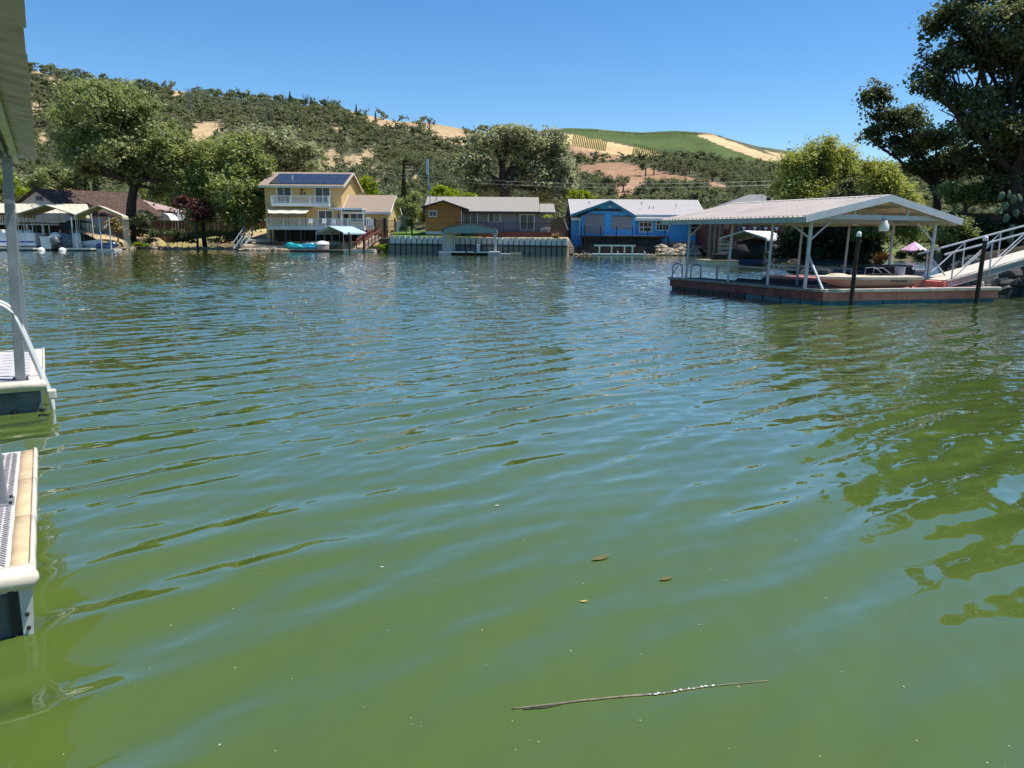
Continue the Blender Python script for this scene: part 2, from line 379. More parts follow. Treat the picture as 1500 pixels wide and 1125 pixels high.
# land cover of the far slopes (field outlines)
REDF = [(846, 242), (870, 240), (905, 236), (940, 243), (1000, 258), (1072, 272), (1068, 281), (1000, 270), (950, 274), (930, 286), (896, 292), (902, 272), (880, 262), (848, 254)]
REDF2 = [(828, 208), (845, 213), (905, 223), (908, 233), (880, 236), (850, 232), (828, 222)]
TANR = [(806, 195), (840, 197), (980, 226), (985, 236), (900, 226), (838, 214), (815, 208), (800, 202)]
GREEN = [(800, 190), (830, 184), (940, 193), (1000, 188), (1026, 198), (1080, 222), (1160, 246), (1160, 262), (1020, 250), (985, 228), (900, 206), (842, 197)]
TANS = [(1020, 198), (1040, 195), (1100, 218), (1160, 236), (1160, 246), (1120, 236), (1080, 222)]
TANS2 = [(1118, 220), (1150, 226), (1160, 234), (1145, 232)]
RIDGE = [(492, 153), (520, 156), (600, 170), (660, 180), (706, 196), (690, 212), (665, 212), (630, 200), (590, 192), (560, 192), (540, 182), (500, 166)]
ROOT_RED = [(596, 172), (625, 172), (650, 182), (620, 182)]
CLEAR = [(310, 190, 30, 11), (290, 203, 13, 22), (265, 139, 16, 9), (54, 106, 8, 6), (150, 110, 30, 3), (52, 165, 8, 15), (62, 208, 9, 11), (100, 240, 12, 7), (75, 120, 14, 6),
         (225, 118, 22, 6), (518, 243, 22, 15), (556, 254, 18, 11), (603, 265, 11, 8), (492, 192, 8, 8), (485, 240, 14, 22), (620, 230, 10, 4), (655, 236, 8, 5), (440, 178, 8, 5), (700, 205, 20, 8), (395, 200, 8, 5),
         (12, 200, 7, 8), (240, 180, 9, 7), (655, 205, 20, 9), (540, 225, 8, 6)]
def clearing(px, py):
    c = np.zeros(px.shape)
    for (a, b, rx, ry) in CLEAR: c = np.maximum(c, 1.25 - ((px - a) / rx) ** 2 - ((py - b) / ry) ** 2)
    return c

US = np.concatenate([np.linspace(-2.4, -0.76, 60)[:-1], np.linspace(-0.76, 0.76, 860), np.linspace(0.76, 2.4, 60)[1:]])
YS = np.concatenate([np.geomspace(11, 85, 60)[:-1], np.linspace(85, 112, 40)[:-1], np.geomspace(112, 640, 90)[:-1], np.geomspace(640, 1260, 90)[:-1], np.geomspace(1260, 3200, 14)])
UU, YY = np.meshgrid(US, YS); XX = UU * YY; ZZ = land_z(XX, YY)
nu, ny = len(US), len(YS)
idx = np.arange(nu * ny).reshape(ny, nu)
Fq = np.stack([idx[:-1, :-1], idx[:-1, 1:], idx[1:, 1:], idx[1:, :-1]], -1).reshape(-1, 4)
PXv, PYv = project(XX, YY, ZZ)
PXv = PXv + 2.5 * fbm(XX, YY, 14, 3, 61); PYv = PYv + 1.2 * fbm(XX, YY, 18, 3, 62)
C = np.zeros((ny, nu, 3)); nz = fbm(XX, YY, 30, 4, 70)[..., None]
GRASS = np.array([0.45, 0.335, 0.19]); C[:] = GRASS * (1 + 0.25 * nz)
far = YY > 165
scrub = np.array([0.120, 0.120, 0.066]); scr = (far & (clearing(PXv, PYv) < 0.15))[..., None]
C = np.where(scr, scrub * (1 + 0.3 * nz), C)
n_big = fbm(XX, YY, 70, 3, 88)[..., None]
def paint(poly, col, cond): 
    global C
    k = (inpoly(PXv, PYv, poly) & cond)[..., None]; C = np.where(k, np.array(col) * (1 + 0.3 * nz + 0.25 * n_big), C)
paint(RIDGE, (0.45, 0.33, 0.19), (YY > 350) & (YY < 800)); paint(ROOT_RED, (0.36, 0.16, 0.085), (YY > 350) & (YY < 800))
cM = (YY > 200) & (YY < 520)
paint(REDF, (0.37, 0.225, 0.135), cM)
cRr = (YY > 470)
paint(REDF2, (0.36, 0.22, 0.13), cRr); paint(TANR, (0.60, 0.43, 0.22), cRr); paint(GREEN, (0.082, 0.115, 0.038), cRr); paint(TANS, (0.55, 0.41, 0.23), cRr); paint(TANS2, (0.50, 0.38, 0.22), cRr)
# near shore: green lawns and earth
uu = XX / YY; pxa = 750 + 1148 * uu; near = YY < 165
k = near & (pxa > 574) & (pxa < 700); C = np.where(k[..., None], np.array([0.10, 0.17, 0.035]) * (1 + 0.3 * nz), C)
k = near & (ZZ < 1.9) & (pxa > 555) & (pxa < 1090); C = np.where(k[..., None], np.array([0.16, 0.125, 0.085]) * (1 + 0.4 * nz), C)
k = near & (YY < 108) & (pxa < 230); C = np.where(k[..., None], np.array([0.26, 0.22, 0.12]) * (1 + 0.4 * nz), C)
k = near & (pxa > 230) & (pxa < 400) & (YY > 122); C = np.where(k[..., None], np.array([0.44, 0.36, 0.16]) * (1 + 0.3 * nz), C)
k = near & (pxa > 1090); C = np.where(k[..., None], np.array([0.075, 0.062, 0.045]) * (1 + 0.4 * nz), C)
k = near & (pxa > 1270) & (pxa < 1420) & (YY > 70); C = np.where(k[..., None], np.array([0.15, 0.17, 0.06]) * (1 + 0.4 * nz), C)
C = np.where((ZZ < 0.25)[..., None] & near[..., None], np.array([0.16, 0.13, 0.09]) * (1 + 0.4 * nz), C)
tm = bpy.data.materials.new('ground_cover'); tm.use_nodes = True
tn = tm.node_tree.nodes; tl = tm.node_tree.links; tb = tn['Principled BSDF']
at = tn.new('ShaderNodeAttribute'); at.attribute_name = 'cover'
tcx = tn.new('ShaderNodeTexCoord'); n1 = tn.new('ShaderNodeTexNoise'); n1.inputs['Scale'].default_value = 0.25; n1.inputs['Detail'].default_value = 9; n1.inputs['Roughness'].default_value = 0.7
tl.new(tcx.outputs['Object'], n1.inputs['Vector'])
mr = tn.new('ShaderNodeMapRange'); mr.inputs['From Min'].default_value = 0.3; mr.inputs['From Max'].default_value = 0.7; mr.inputs['To Min'].default_value = 0.62; mr.inputs['To Max'].default_value = 1.25
tl.new(n1.outputs['Fac'], mr.inputs['Value'])
hs = tn.new('ShaderNodeHueSaturation'); tl.new(at.outputs['Color'], hs.inputs['Color']); tl.new(mr.outputs['Result'], hs.inputs['Value']); tl.new(hs.outputs['Color'], tb.inputs['Base Color'])
tb.inputs['Roughness'].default_value = 0.95; tb.inputs['Specular IOR Level'].default_value = 0.1
bu = tn.new('ShaderNodeBump'); bu.inputs['Distance'].default_value = 0.4; bu.inputs['Strength'].default_value = 0.5; tl.new(n1.outputs['Fac'], bu.inputs['Height']); tl.new(bu.outputs['Normal'], tb.inputs['Normal'])
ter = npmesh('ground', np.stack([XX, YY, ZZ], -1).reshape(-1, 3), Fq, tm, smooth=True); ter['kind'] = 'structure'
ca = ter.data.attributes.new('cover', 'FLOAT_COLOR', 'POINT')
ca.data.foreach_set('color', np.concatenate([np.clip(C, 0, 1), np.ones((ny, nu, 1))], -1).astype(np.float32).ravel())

# ------------------------------------------------------------------ water
def waves(x, y):
    r = np.random.default_rng(11); z = np.zeros_like(x)
    dist = np.hypot(x, y)
    nearw = np.clip(2.1 - dist / 11, 0.95, 1.75)
    for i in range(44):
        if i < 16: lam = 0.56 * (1.7 ** r.random()); th = math.radians(-47 + r.normal(0, 6)); sl_ = 0.0265
        elif i < 34: lam = 0.40 * (2.2 ** r.random()); th = math.radians(-50 + r.normal(0, 18)); sl_ = 0.0125
        else: lam = r.uniform(1.1, 3.2); th = math.radians(r.uniform(-120, 40)); sl_ = 0.009
        k_ = 2 * math.pi / lam; ph = r.uniform(0, 6.28); a = sl_ / k_ * r.uniform(0.6, 1.3)
        kx, ky = math.cos(th) * k_, math.sin(th) * k_
        fade = np.clip((lam / 0.28 - dist / 60) / 1.0, 0.0, 1) * (nearw if i < 34 else 1)
        z += a * fade * np.sin(kx * x + ky * y + ph + 0.7 * fbm(x + 5 * i, y, 6.0, 2, 200 + i % 5))
    for i in range(22):
        lam = 0.17 * (2.4 ** r.random()); th = math.radians(-48 + r.normal(0, 28)); k_ = 2 * math.pi / lam; ph = r.uniform(0, 6.28)
        fade = np.clip(1.25 - dist / (lam * 95), 0, 1) * (0.65 + 0.35 * smooth01((dist - 4) / 7))
        z += 0.0165 / k_ * r.uniform(0.6, 1.3) * fade * np.sin(math.cos(th) * k_ * x + math.sin(th) * k_ * y + ph + 1.2 * fbm(x + 3 * i, y, 2.2, 2, 300 + i % 4))
    gust = 0.72 + 0.55 * fbm(x, y, 14, 3, 77) + 0.25 * np.clip((dist - 7) / 14, 0, 1)
    return z * np.clip(gust, 0.35, 1.4)
wy = [1.4]
while wy[-1] < 150:
    d = wy[-1]; wy.append(d + max(0.03, 0.0050 * d if d < 30 else 0.15 + 0.007 * (d - 30)))
wy = np.array(wy); wu = np.linspace(-0.80, 0.80, 660)
WU, WY = np.meshgrid(wu, wy); WX = WU * (WY + 1.2); WZ = waves(WX, WY)
nwu, nwy = len(wu), len(wy); ii = np.arange(nwu * nwy).reshape(nwy, nwu)
WF = np.stack([ii[:-1, :-1], ii[:-1, 1:], ii[1:, 1:], ii[1:, :-1]], -1).reshape(-1, 4)
wm = bpy.data.materials.new('green_lake_water'); wm.use_nodes = True
wn = wm.node_tree.nodes; wl = wm.node_tree.links; wb = wn['Principled BSDF']
wtc = wn.new('ShaderNodeTexCoord')
cn = wn.new('ShaderNodeTexNoise'); cn.inputs['Scale'].default_value = 0.22; cn.inputs['Detail'].default_value = 5
wl.new(wtc.outputs['Object'], cn.inputs['Vector'])
wr = wn.new('ShaderNodeValToRGB'); wr.color_ramp.elements[0].position = 0.3; wr.color_ramp.elements[1].position = 0.7
wr.color_ramp.elements[0].color = (0.066, 0.108, 0.020, 1); wr.color_ramp.elements[1].color = (0.080, 0.120, 0.024, 1)
wl.new(cn.outputs['Fac'], wr.inputs['Fac']); wl.new(wr.outputs['Color'], wb.inputs['Base Color'])
wb.inputs['Roughness'].default_value = 0.02; wb.inputs['IOR'].default_value = 1.34; wb.inputs['Specular IOR Level'].default_value = 0.5
wb.inputs['Coat Weight'].default_value = 1.0; wb.inputs['Coat IOR'].default_value = 1.27; wb.inputs['Coat Roughness'].default_value = 0.01
mp = wn.new('ShaderNodeMapping'); mp.inputs['Rotation'].default_value = (0, 0, math.radians(20)); mp.inputs['Scale'].default_value = (0.55, 1.5, 1)
wl.new(wtc.outputs['Object'], mp.inputs['Vector'])
fn = wn.new('ShaderNodeTexNoise'); fn.inputs['Scale'].default_value = 2.2; fn.inputs['Detail'].default_value = 2.5; fn.inputs['Roughness'].default_value = 0.45
wl.new(mp.outputs['Vector'], fn.inputs['Vector'])
# fine wind ripple grows with open water away from the sheltered docks
sx = wn.new('ShaderNodeSeparateXYZ'); wl.new(wtc.outputs['Object'], sx.inputs[0])
rr_ = wn.new('ShaderNodeMapRange'); rr_.inputs['From Min'].default_value = 5; rr_.inputs['From Max'].default_value = 26; rr_.inputs['To Min'].default_value = 0.0; rr_.inputs['To Max'].default_value = 1
wl.new(sx.outputs['Y'], rr_.inputs['Value'])
wbu = wn.new('ShaderNodeBump'); wbu.inputs['Distance'].default_value = 0.048
wl.new(rr_.outputs['Result'], wbu.inputs['Strength']); wl.new(fn.outputs['Fac'], wbu.inputs['Height']); wl.new(wbu.outputs['Normal'], wb.inputs['Normal']); wl.new(wbu.outputs['Normal'], wb.inputs['Coat Normal'])
lake = npmesh('lake_water', np.stack([WX, WY, WZ], -1).reshape(-1, 3), WF, wm, smooth=True); lake['kind'] = 'structure'
mbw = MB(); mbw.add([(-900, -500, -0.12), (900, -500, -0.12), (900, 160, -0.12), (-900, 160, -0.12)], [(0, 1, 2, 3)])
o = mbw.build('open_water', wm); o['kind'] = 'structure'

# ------------------------------------------------------------------ foliage
def leaves(cent, size, up=0.35, out=None, aspect=1.7, rg=rng, ow=0.6):
    n = len(cent); size = np.broadcast_to(size, (n,))
    nrm = rg.normal(size=(n, 3)); nrm /= np.linalg.norm(nrm, axis=1)[:, None]
    nrm[:, 2] += up
    if out is not None: nrm += ow * out
    nrm /= np.linalg.norm(nrm, axis=1)[:, None]
    t = rg.normal(size=(n, 3)); t -= nrm * (t * nrm).sum(1)[:, None]; t /= np.linalg.norm(t, axis=1)[:, None]
    b = np.cross(nrm, t); s_ = size[:, None] * rg.uniform(0.65, 1.3, (n, 1))
    a = t * s_ * 0.5 * math.sqrt(aspect); b = b * s_ * 0.5 / math.sqrt(aspect); fold = nrm * s_ * 0.14
    V = np.stack([cent - a, cent - b + fold, cent + a, cent + b + fold], 1).reshape(-1, 3)
    return V
def quads(n): return np.arange(4 * n, dtype=np.int32).reshape(n, 4)
def clumped(blobs, nclump, per, rc, rg=rng, droop=0.0, inner=0.55):
    """leaf centres in clumps near the shells of the blobs: (centre, (rx,ry,rz))"""
    vol = np.array([max(1e-6, (r[0] * r[2]) ** 1.0) for _, r in blobs]); vol = vol / vol.sum(); out = []; dirs = []
    for (c, r), f in zip(blobs, vol):
        k = max(4, int(nclump * f)); r = np.array(r)
        nl = int(np.clip(k / 5, 3, 16))
        ld = rg.normal(size=(nl, 3)); ld /= np.linalg.norm(ld, axis=1)[:, None]
        ld[:, 2] = np.where(ld[:, 2] < -0.5, -ld[:, 2] * 0.6, ld[:, 2])
        lc = ld * rg.uniform(inner, 0.88, (nl, 1)); lr = rg.uniform(0.24, 0.46, (nl, 1))
        li = rg.integers(0, nl, k)
        d = rg.normal(size=(k, 3)); d /= np.linalg.norm(d, axis=1)[:, None]
        d[:, 2] = np.where(d[:, 2] < -0.6, -d[:, 2] * 0.5, d[:, 2])
        q = lc[li] + d * lr[li] * (0.45 + 0.6 * rg.random((k, 1)) ** 0.6)
        cc = np.array(c) + q * r
        rcs = rc * rg.uniform(0.5, 1.3, (k, 1, 1))
        off = rg.normal(size=(k, per, 3)) * 0.42 * rcs
        off[:, :, 2] *= 0.7
        p = cc[:, None, :] + off
        if droop: p[:, :, 2] -= droop * np.abs(rg.normal(size=(k, per))) * rcs[:, :, 0]
        dd = 0.5 * d + 0.5 * ld[li]; dd[:, 2] += 0.15
        out.append(p.reshape(-1, 3)); dirs.append(np.repeat(dd, per, 0))
    return np.concatenate(out), np.concatenate(dirs)
def limb(mb, p, q, r0, r1, bend=0.12, seg=5, n=7, seed=0):
    rr = random.Random(seed); p = Vector(p); q = Vector(q); L = (q - p).length; pts = []; rad = []
    o1 = Vector((rr.uniform(-1, 1), rr.uniform(-1, 1), rr.uniform(0, 1))) * L * bend
    for i in range(seg + 1):
        t = i / seg; pts.append(p.lerp(q, t) + o1 * math.sin(math.pi * t) + Vector((rr.uniform(-1, 1), rr.uniform(-1, 1), 0)) * L * 0.02 * (0 < i < seg)); rad.append(r0 + (r1 - r0) * t)
    mb.path(pts, rad, n); return pts
def tree(name, label, base, blobs, trunk_r, fork, leaf, n, per, rc, lm, bm=None, group=None, droop=0.0, cat='tree', up=0.85, seed=1, aspect=1.7, inner=0.45, twigs=True):
    """base: Vector; blobs in world coords"""
    rg = np.random.default_rng(seed)
    t = thing(name, label, cat, base, group)
    mb = MB(); base = Vector(base)
    if trunk_r:
        fk = Vector(fork); limb(mb, base - Vector((0, 0, 0.3)), fk, trunk_r * 1.25, trunk_r * 0.8, 0.05, 5, 9, seed)
        for i, (c, r) in enumerate(blobs):
            c = Vector(c); pts = limb(mb, fk - Vector((0, 0, trunk_r * 0.4)), c, trunk_r * 0.55, trunk_r * 0.12, 0.13, 6, 6, seed + i)
            if twigs:
                for k in range(4):
                    d = Vector((rg.normal(), rg.normal(), abs(rg.normal()) * 0.8)).normalized()
                    limb(mb, pts[3 + k % 3], c + Vector((d.x * r[0], d.y * r[1], d.z * r[2])) * 0.85, trunk_r * 0.17, trunk_r * 0.04, 0.1, 4, 5, seed + 9 * i + k)
        mb.build('trunk', bm or BARK, t, smooth=True)
    cent, dr = clumped([(tuple(Vector(c) - base), r) for c, r in blobs], n, per, rc, rg, droop, inner)
    V = leaves(cent, leaf, up, dr, aspect, rg, 0.35)
    npmesh('crown', V, quads(len(cent)), lm, t)
    return t
def blobs_px(lst, Y, depth=0.8, jit=0.25, seed=0):
    rr = random.Random(seed); out = []
    for (px, py, rx, ry) in lst:
        yy = Y * (1 + 0.0) + rr.uniform(-jit, jit) * rx * Y / F * 2
        c = P(px, py, yy); s_ = yy * 1.0 / F
        out.append(((c.x, c.y, c.z), (rx * s_, rx * s_ * depth, ry * s_)))
    return out
LM_OAK = leafmat('oak_leaves', (0.17, 0.185, 0.10), (0.44, 0.455, 0.27), 0.48, 0.5, tip=(0.55, 0.56, 0.40))
LM_BIG = leafmat('cottonwood_leaves', (0.120, 0.152, 0.060), (0.335, 0.375, 0.165), 0.48, 0.4, tip=(0.58, 0.59, 0.42))
LM_WILL = leafmat('willow_leaves', (0.15, 0.18, 0.06), (0.37, 0.41, 0.16), 0.5, 0.4, tip=(0.50, 0.53, 0.28))
LM_YEL = leafmat('yellow_willow_leaves', (0.20, 0.22, 0.05), (0.50, 0.52, 0.19), 0.5, 0.3, tip=(0.66, 0.67, 0.38))
LM_LIME = leafmat('lime_leaves', (0.15, 0.21, 0.018), (0.34, 0.41, 0.045), 0.48, 0.6)
LM_DARK = leafmat('dark_oak_leaves', (0.048, 0.062, 0.026), (0.190, 0.212, 0.098), 0.42, 0.5, tip=(0.40, 0.42, 0.28))
LM_SHADED = leafmat('shaded_leaves', (0.018, 0.027, 0.010), (0.066, 0.082, 0.030), 0.25, 0.5, tip=(0.16, 0.18, 0.09))  # deep shade under the willows is put into these dark leaf tones
LM_PLUM = leafmat('plum_leaves', (0.050, 0.020, 0.024), (0.125, 0.045, 0.045), 0.45, 0.6)
LM_DRY = leafmat('dry_brush', (0.20, 0.13, 0.055), (0.46, 0.34, 0.16), 0.3, 0.6)
LM_GOLD = leafmat('golden_bush_leaves', (0.28, 0.19, 0.04), (0.52, 0.39, 0.10), 0.4, 0.6)
LM_HILL = leafmat('hill_oak_leaves', (0.085, 0.102, 0.050), (0.205, 0.220, 0.120), 0.42, 0.04, tip=(0.28, 0.285, 0.18), gloss=0.012)
LM_PINE = leafmat('grey_pine_needles', (0.050, 0.066, 0.038), (0.115, 0.135, 0.080), 0.3, 0.2, gloss=0.012)
LM_CYP = leafmat('cypress_foliage', (0.020, 0.034, 0.016), (0.065, 0.085, 0.036), 0.25, 0.6, gloss=0.02)
LM_ORNG = leafmat('rusty_leaves', (0.30, 0.12, 0.03), (0.55, 0.25, 0.09), 0.4, 0.6)

# ------------------------------------------------------------------ hillside woods
def small_crown(nq, leaf, seed, flat=0.85):
    r = np.random.default_rng(seed); nb = 4; bl = []
    for i in range(nb):
        a = r.uniform(0, 6.28); q = r.uniform(0.15, 0.5)
        bl.append(((math.cos(a) * q, math.sin(a) * q, 0.80 + r.uniform(-0.22, 0.25)), (r.uniform(0.5, 0.68),) * 2 + (r.uniform(0.45, 0.62) * flat,)))
    c, d = clumped(bl, nq // 4, 4, 0.34, r, 0, 0.55)
    return c, leaves(c, leaf, 0.5, d, 1.3, r, 1.1), len(c)
def cone_crown(nq, leaf, seed):
    r = np.random.default_rng(seed); h = r.random(nq) ** 0.8
    a = r.uniform(0, 6.28, nq); q = (1 - h) * 0.42 * r.uniform(0.5, 1.1, nq)
    c = np.stack([np.cos(a) * q, np.sin(a) * q, 0.25 + h * 2.6], -1)
    return c, leaves(c, leaf, 0.2, None, 1.4, r), nq
_sp = 5.8; pts = []
for yv in np.arange(158, 650, _sp):
    xs = np.arange(-0.80 * yv, 0.80 * yv, _sp); pts.append(np.stack([xs + rng.uniform(-3, 3, len(xs)), yv + rng.uniform(-3, 3, len(xs))], -1))
for yv in np.arange(660, 1240, 11):
    xs = np.arange(0.03 * yv, 0.72 * yv, 11); pts.append(np.stack([xs + rng.uniform(-5, 5, len(xs)), yv + rng.uniform(-5, 5, len(xs))], -1))
pts = np.concatenate(pts); tx, ty = pts[:, 0], pts[:, 1]; tz = land_z(tx, ty)
tpx, tpy = project(tx, ty, tz); nn = fbm(tx, ty, 38, 4, 91); n2 = fbm(tx, ty, 11, 2, 92)
keep = (clearing(tpx + 6 * n2, tpy + 5 * n2) < 0.28 + 0.45 * n2) & (nn > -0.5) & (rng.random(len(tx)) < 0.93)
fieldsM = inpoly(tpx, tpy, REDF) | inpoly(tpx, tpy - 5, REDF) | inpoly(tpx, tpy - 10, REDF); keep &= ~(fieldsM & (ty < 540))
rid = inpoly(tpx, tpy, RIDGE) & (ty > 340); keep &= ~(rid & (rng.random(len(tx)) < 0.93))
R_ = ty > 560
fR = inpoly(tpx, tpy, REDF2) | inpoly(tpx, tpy, TANR) | inpoly(tpx, tpy, GREEN) | inpoly(tpx, tpy, TANS) | inpoly(tpx, tpy, TANS2)
keep &= ~(R_ & fR)
keep &= ~(R_ & (tpy < 226) & (tpx > 740) & (tpx < 1150))
keep &= ~((tpx < 745) & (ty > 640))
# hidden behind a ridge: the line of sight passes under the land
vis = np.ones(len(tx), bool)
for f_ in np.linspace(0.35, 0.97, 26):
    lz = land_z(tx * f_, ty * f_); sight = H + (tz + 5 - H) * f_; vis &= lz < sight + 1.0
keep &= vis & (tpx > -60) & (tpx < 1560)
tx, ty, tz, tpx, tpy = tx[keep], ty[keep], tz[keep], tpx[keep], tpy[keep]
ts = rng.uniform(2.2, 4.7, len(tx)) * (1 + 0.25 * fbm(tx, ty, 60, 2, 5)) * np.where(ty > 660, 1.15, 1.0)
BLOCK = [(70, 120, 280, 345), (250, 190, 405, 345), (335, 175, 480, 345), (385, 245, 602, 345), (615, 284, 815, 345), (670, 182, 845, 345), (830, 287, 1030, 345), (1120, 0, 1600, 345), (-100, 280, 2000, 400), (-100, 0, 50, 400)]
blk = np.zeros(len(tx), bool)
top = tpy - ts * 1.5 * F / ty
for (a, b, c, d) in BLOCK: blk |= (tpx > a) & (tpx < c) & (top > b) & (top < d)
score = np.where(blk, -1, ts / ty); order = np.argsort(-score)
GRP = 'oaks scattered over the dry hillside'
proto = []
for k in range(6):
    t = thing('hillside_oak', 'grey-green oak among many on the dry wooded hillside', 'tree', (0, 0, 0), GRP)
    m = MB(); m.path([(0, 0, -0.4), (0.03, 0, 0.35), (-0.02, 0.04, 0.9)], [0.1, 0.075, 0.03], 5); m.build('trunk', BARKG, t)
    c, V, n = small_crown(340, 0.145, 300 + k); npmesh('crown', V, quads(n), LM_HILL, t); proto.append(t)
for j, i in enumerate(order[:285]):
    t = proto[j] if j < 6 else copy_tree(proto[j % 6])
    t.location = (tx[i], ty[i], tz[i]); s_ = ts[i]; t.scale = (s_ * rng.uniform(0.9, 1.15), s_, s_ * rng.uniform(0.85, 1.15)); t.rotation_euler = (0, 0, rng.uniform(0, 6.28))
rest = order[285:]; VS = []
pr = [small_crown(52, 0.34, 400 + k)[1] for k in range(7)] + [cone_crown(40, 0.34, 480)[1]]
prn = [small_crown(104, 0.25, 420 + k)[1] for k in range(7)] + [cone_crown(70, 0.26, 481)[1]]
for i in rest:
    k = int(rng.integers(0, 8)) if rng.random() < 0.04 else int(rng.integers(0, 7)); V = (prn if ty[i] < 420 else pr)[k]; a = rng.uniform(0, 6.28); ca_, sa_ = math.cos(a), math.sin(a); s_ = ts[i]
    Q = np.empty_like(V); Q[:, 0] = (V[:, 0] * ca_ - V[:, 1] * sa_) * s_ * 1.05 + tx[i]; Q[:, 1] = (V[:, 0] * sa_ + V[:, 1] * ca_) * s_ * 1.05 + ty[i]; Q[:, 2] = V[:, 2] * s_ * rng.uniform(0.8, 1.15) + tz[i]; VS.append(Q)
VS = np.concatenate(VS); o = npmesh('hillside_woodland', VS, quads(len(VS) // 4), LM_HILL); o['kind'] = 'stuff'
print('hill trees', len(order))
# trees that stand out on the skyline and in the fields
def lone(px, py, Y, s_, kind, label, name='hillside_oak'):
    p = P(px, py, Y); z = gz(p.x, p.y)
    t = thing(name, label, 'tree', (p.x, p.y, z)); m = MB(); m.path([(0, 0, -0.5), (0.05 * s_, 0, 0.4 * s_), (0, 0.03 * s_, 0.95 * s_)], [0.1 * s_, 0.07 * s_, 0.03 * s_], 6); 
    if kind == 'bare':
        for k in range(14):
            a = k * 2.4; m.path([(0, 0, 0.5 * s_ + 0.03 * k * s_), (math.cos(a) * 0.3 * s_, math.sin(a) * 0.3 * s_, s_ * (1.1 + 0.03 * k)), (math.cos(a) * 0.5 * s_, math.sin(a) * 0.5 * s_, s_ * (1.6 + 0.02 * k))], [0.04 * s_, 0.025 * s_, 0.01 * s_], 4)
    m.v = [(v[0] + p.x, v[1] + p.y, v[2] + z) for v in m.v]; m.build('trunk', BARKG, t)
    if kind == 'oak': c, V, n = small_crown(360, 0.15, int(px)); npmesh('crown', V * s_, quads(n), LM_HILL, t)
    if kind == 'pine': c, V, n = cone_crown(260, 0.2, int(px)); npmesh('crown', V * s_, quads(n), LM_PINE, t)
    return t
lone(522, 166, 560, 3.6, 'pine', 'dark conifer standing alone on the tan ridge crest, left one', 'conifer')
lone(550, 170, 560, 2.8, 'pine', 'small dark conifer on the tan ridge, right of the taller one', 'conifer')
lone(503, 160, 560, 3.0, 'oak', 'round oak at the left end of the tan ridge crest')
lone(683, 192, 560, 4.6, 'oak', 'larger of two round oaks alone on the saddle skyline')
lone(693, 194, 575, 3.8, 'oak', 'smaller oak right beside its twin on the saddle skyline')
lone(629, 188, 560, 5.0, 'bare', 'bare thin-limbed tree below the reddish ridge top', 'bare_tree')
lone(448, 152, 600, 5.6, 'bare', 'bare grey dead tree on the wooded ridge skyline', 'bare_tree')
lone(425, 150, 600, 3.8, 'pine', 'pointed conifer on the wooded ridge left of the bare tree', 'conifer')
lone(815, 204, 1100, 5.5, 'pine', 'dark narrow tree at the left end of the tan vineyard block', 'conifer')
lone(879, 262, 400, 3.4, 'oak', 'small oak at the left edge of the red earth field')
lone(945, 262, 420, 5.2, 'oak', 'left oak of the clump standing in the red earth field')
lone(957, 263, 425, 4.8, 'oak', 'right oak of the clump standing in the red earth field')
lone(985, 264, 425, 4.5, 'oak', 'round oak right of the clump in the red earth field')
lone(1002, 282, 380, 3.4, 'bare', 'sparse grey tree at the lower edge of the red earth field', 'bare_tree')
lone(895, 278, 330, 5.1, 'oak', 'dark oak below the red earth field, above the blue house roof')
lone(912, 288, 330, 4.8, 'oak', 'dark oak at the foot of the red earth field, right of its neighbour')
# vine rows on the two striped blocks and hedgerow dots along the vineyard top
def terr_pt(px, py, y0, y1):
    ys = np.linspace(y0, y1, 900); d = ray(px, py); zs = H + d.z / d.y * ys; lz = land_z(d.x / d.y * ys, ys); k = np.argmax(lz >= zs)
    return None if not (lz >= zs).any() else Vector((d.x / d.y * ys[k], ys[k], lz[k]))
rows = MB()
for (xa, ya, yb, xb, yc, yd, n) in [(841, 198.5, 214, 889, 206, 222, 19), (930, 211, 227, 978, 223, 233, 17)]:
    for i in range(n):
        t = i / (n - 1); px = xa + (xb - xa) * t
        a = terr_pt(px, ya + (yc - ya) * t, 560, 1300); b = terr_pt(px - 3, yb + (yd - yb) * t, 560, 1300)
        if a is None or b is None: continue
        for j in range(10):
            p = a.lerp(b, j / 10); q = a.lerp(b, (j + 0.8) / 10)
            p.z = gz(p.x, p.y) - .2; q.z = gz(q.x, q.y) - .2; rows.beam(p + Vector((0, 0, 0.9)), q + Vector((0, 0, 0.9)), 0.95, 1.8)
o = rows.build('vine_rows', LM_LIME if False else leafmat('vine_leaves', (0.05, 0.085, 0.02), (0.10, 0.14, 0.035), 0.2, 0.3)); o['kind'] = 'stuff'
hed = []
for i in range(150):
    px = 790 + i * 1.85
    p = terr_pt(px, np.interp(px, [790, 830, 870, 900, 940, 990, 1040, 1070], [193.5, 191.3, 192.5, 195.5, 197.5, 196, 197.5, 204]), 700, 1600)
    if p is None or rng.random() < 0.25: continue
    V = pr[i % 7]; s_ = rng.uniform(1.0, 2.0); hed.append(V * s_ + np.array([p.x, p.y, p.z]))
if hed:
    hed = np.concatenate(hed); o = npmesh('vineyard_hedge', hed, quads(len(hed) // 4), LM_HILL); o['kind'] = 'stuff'
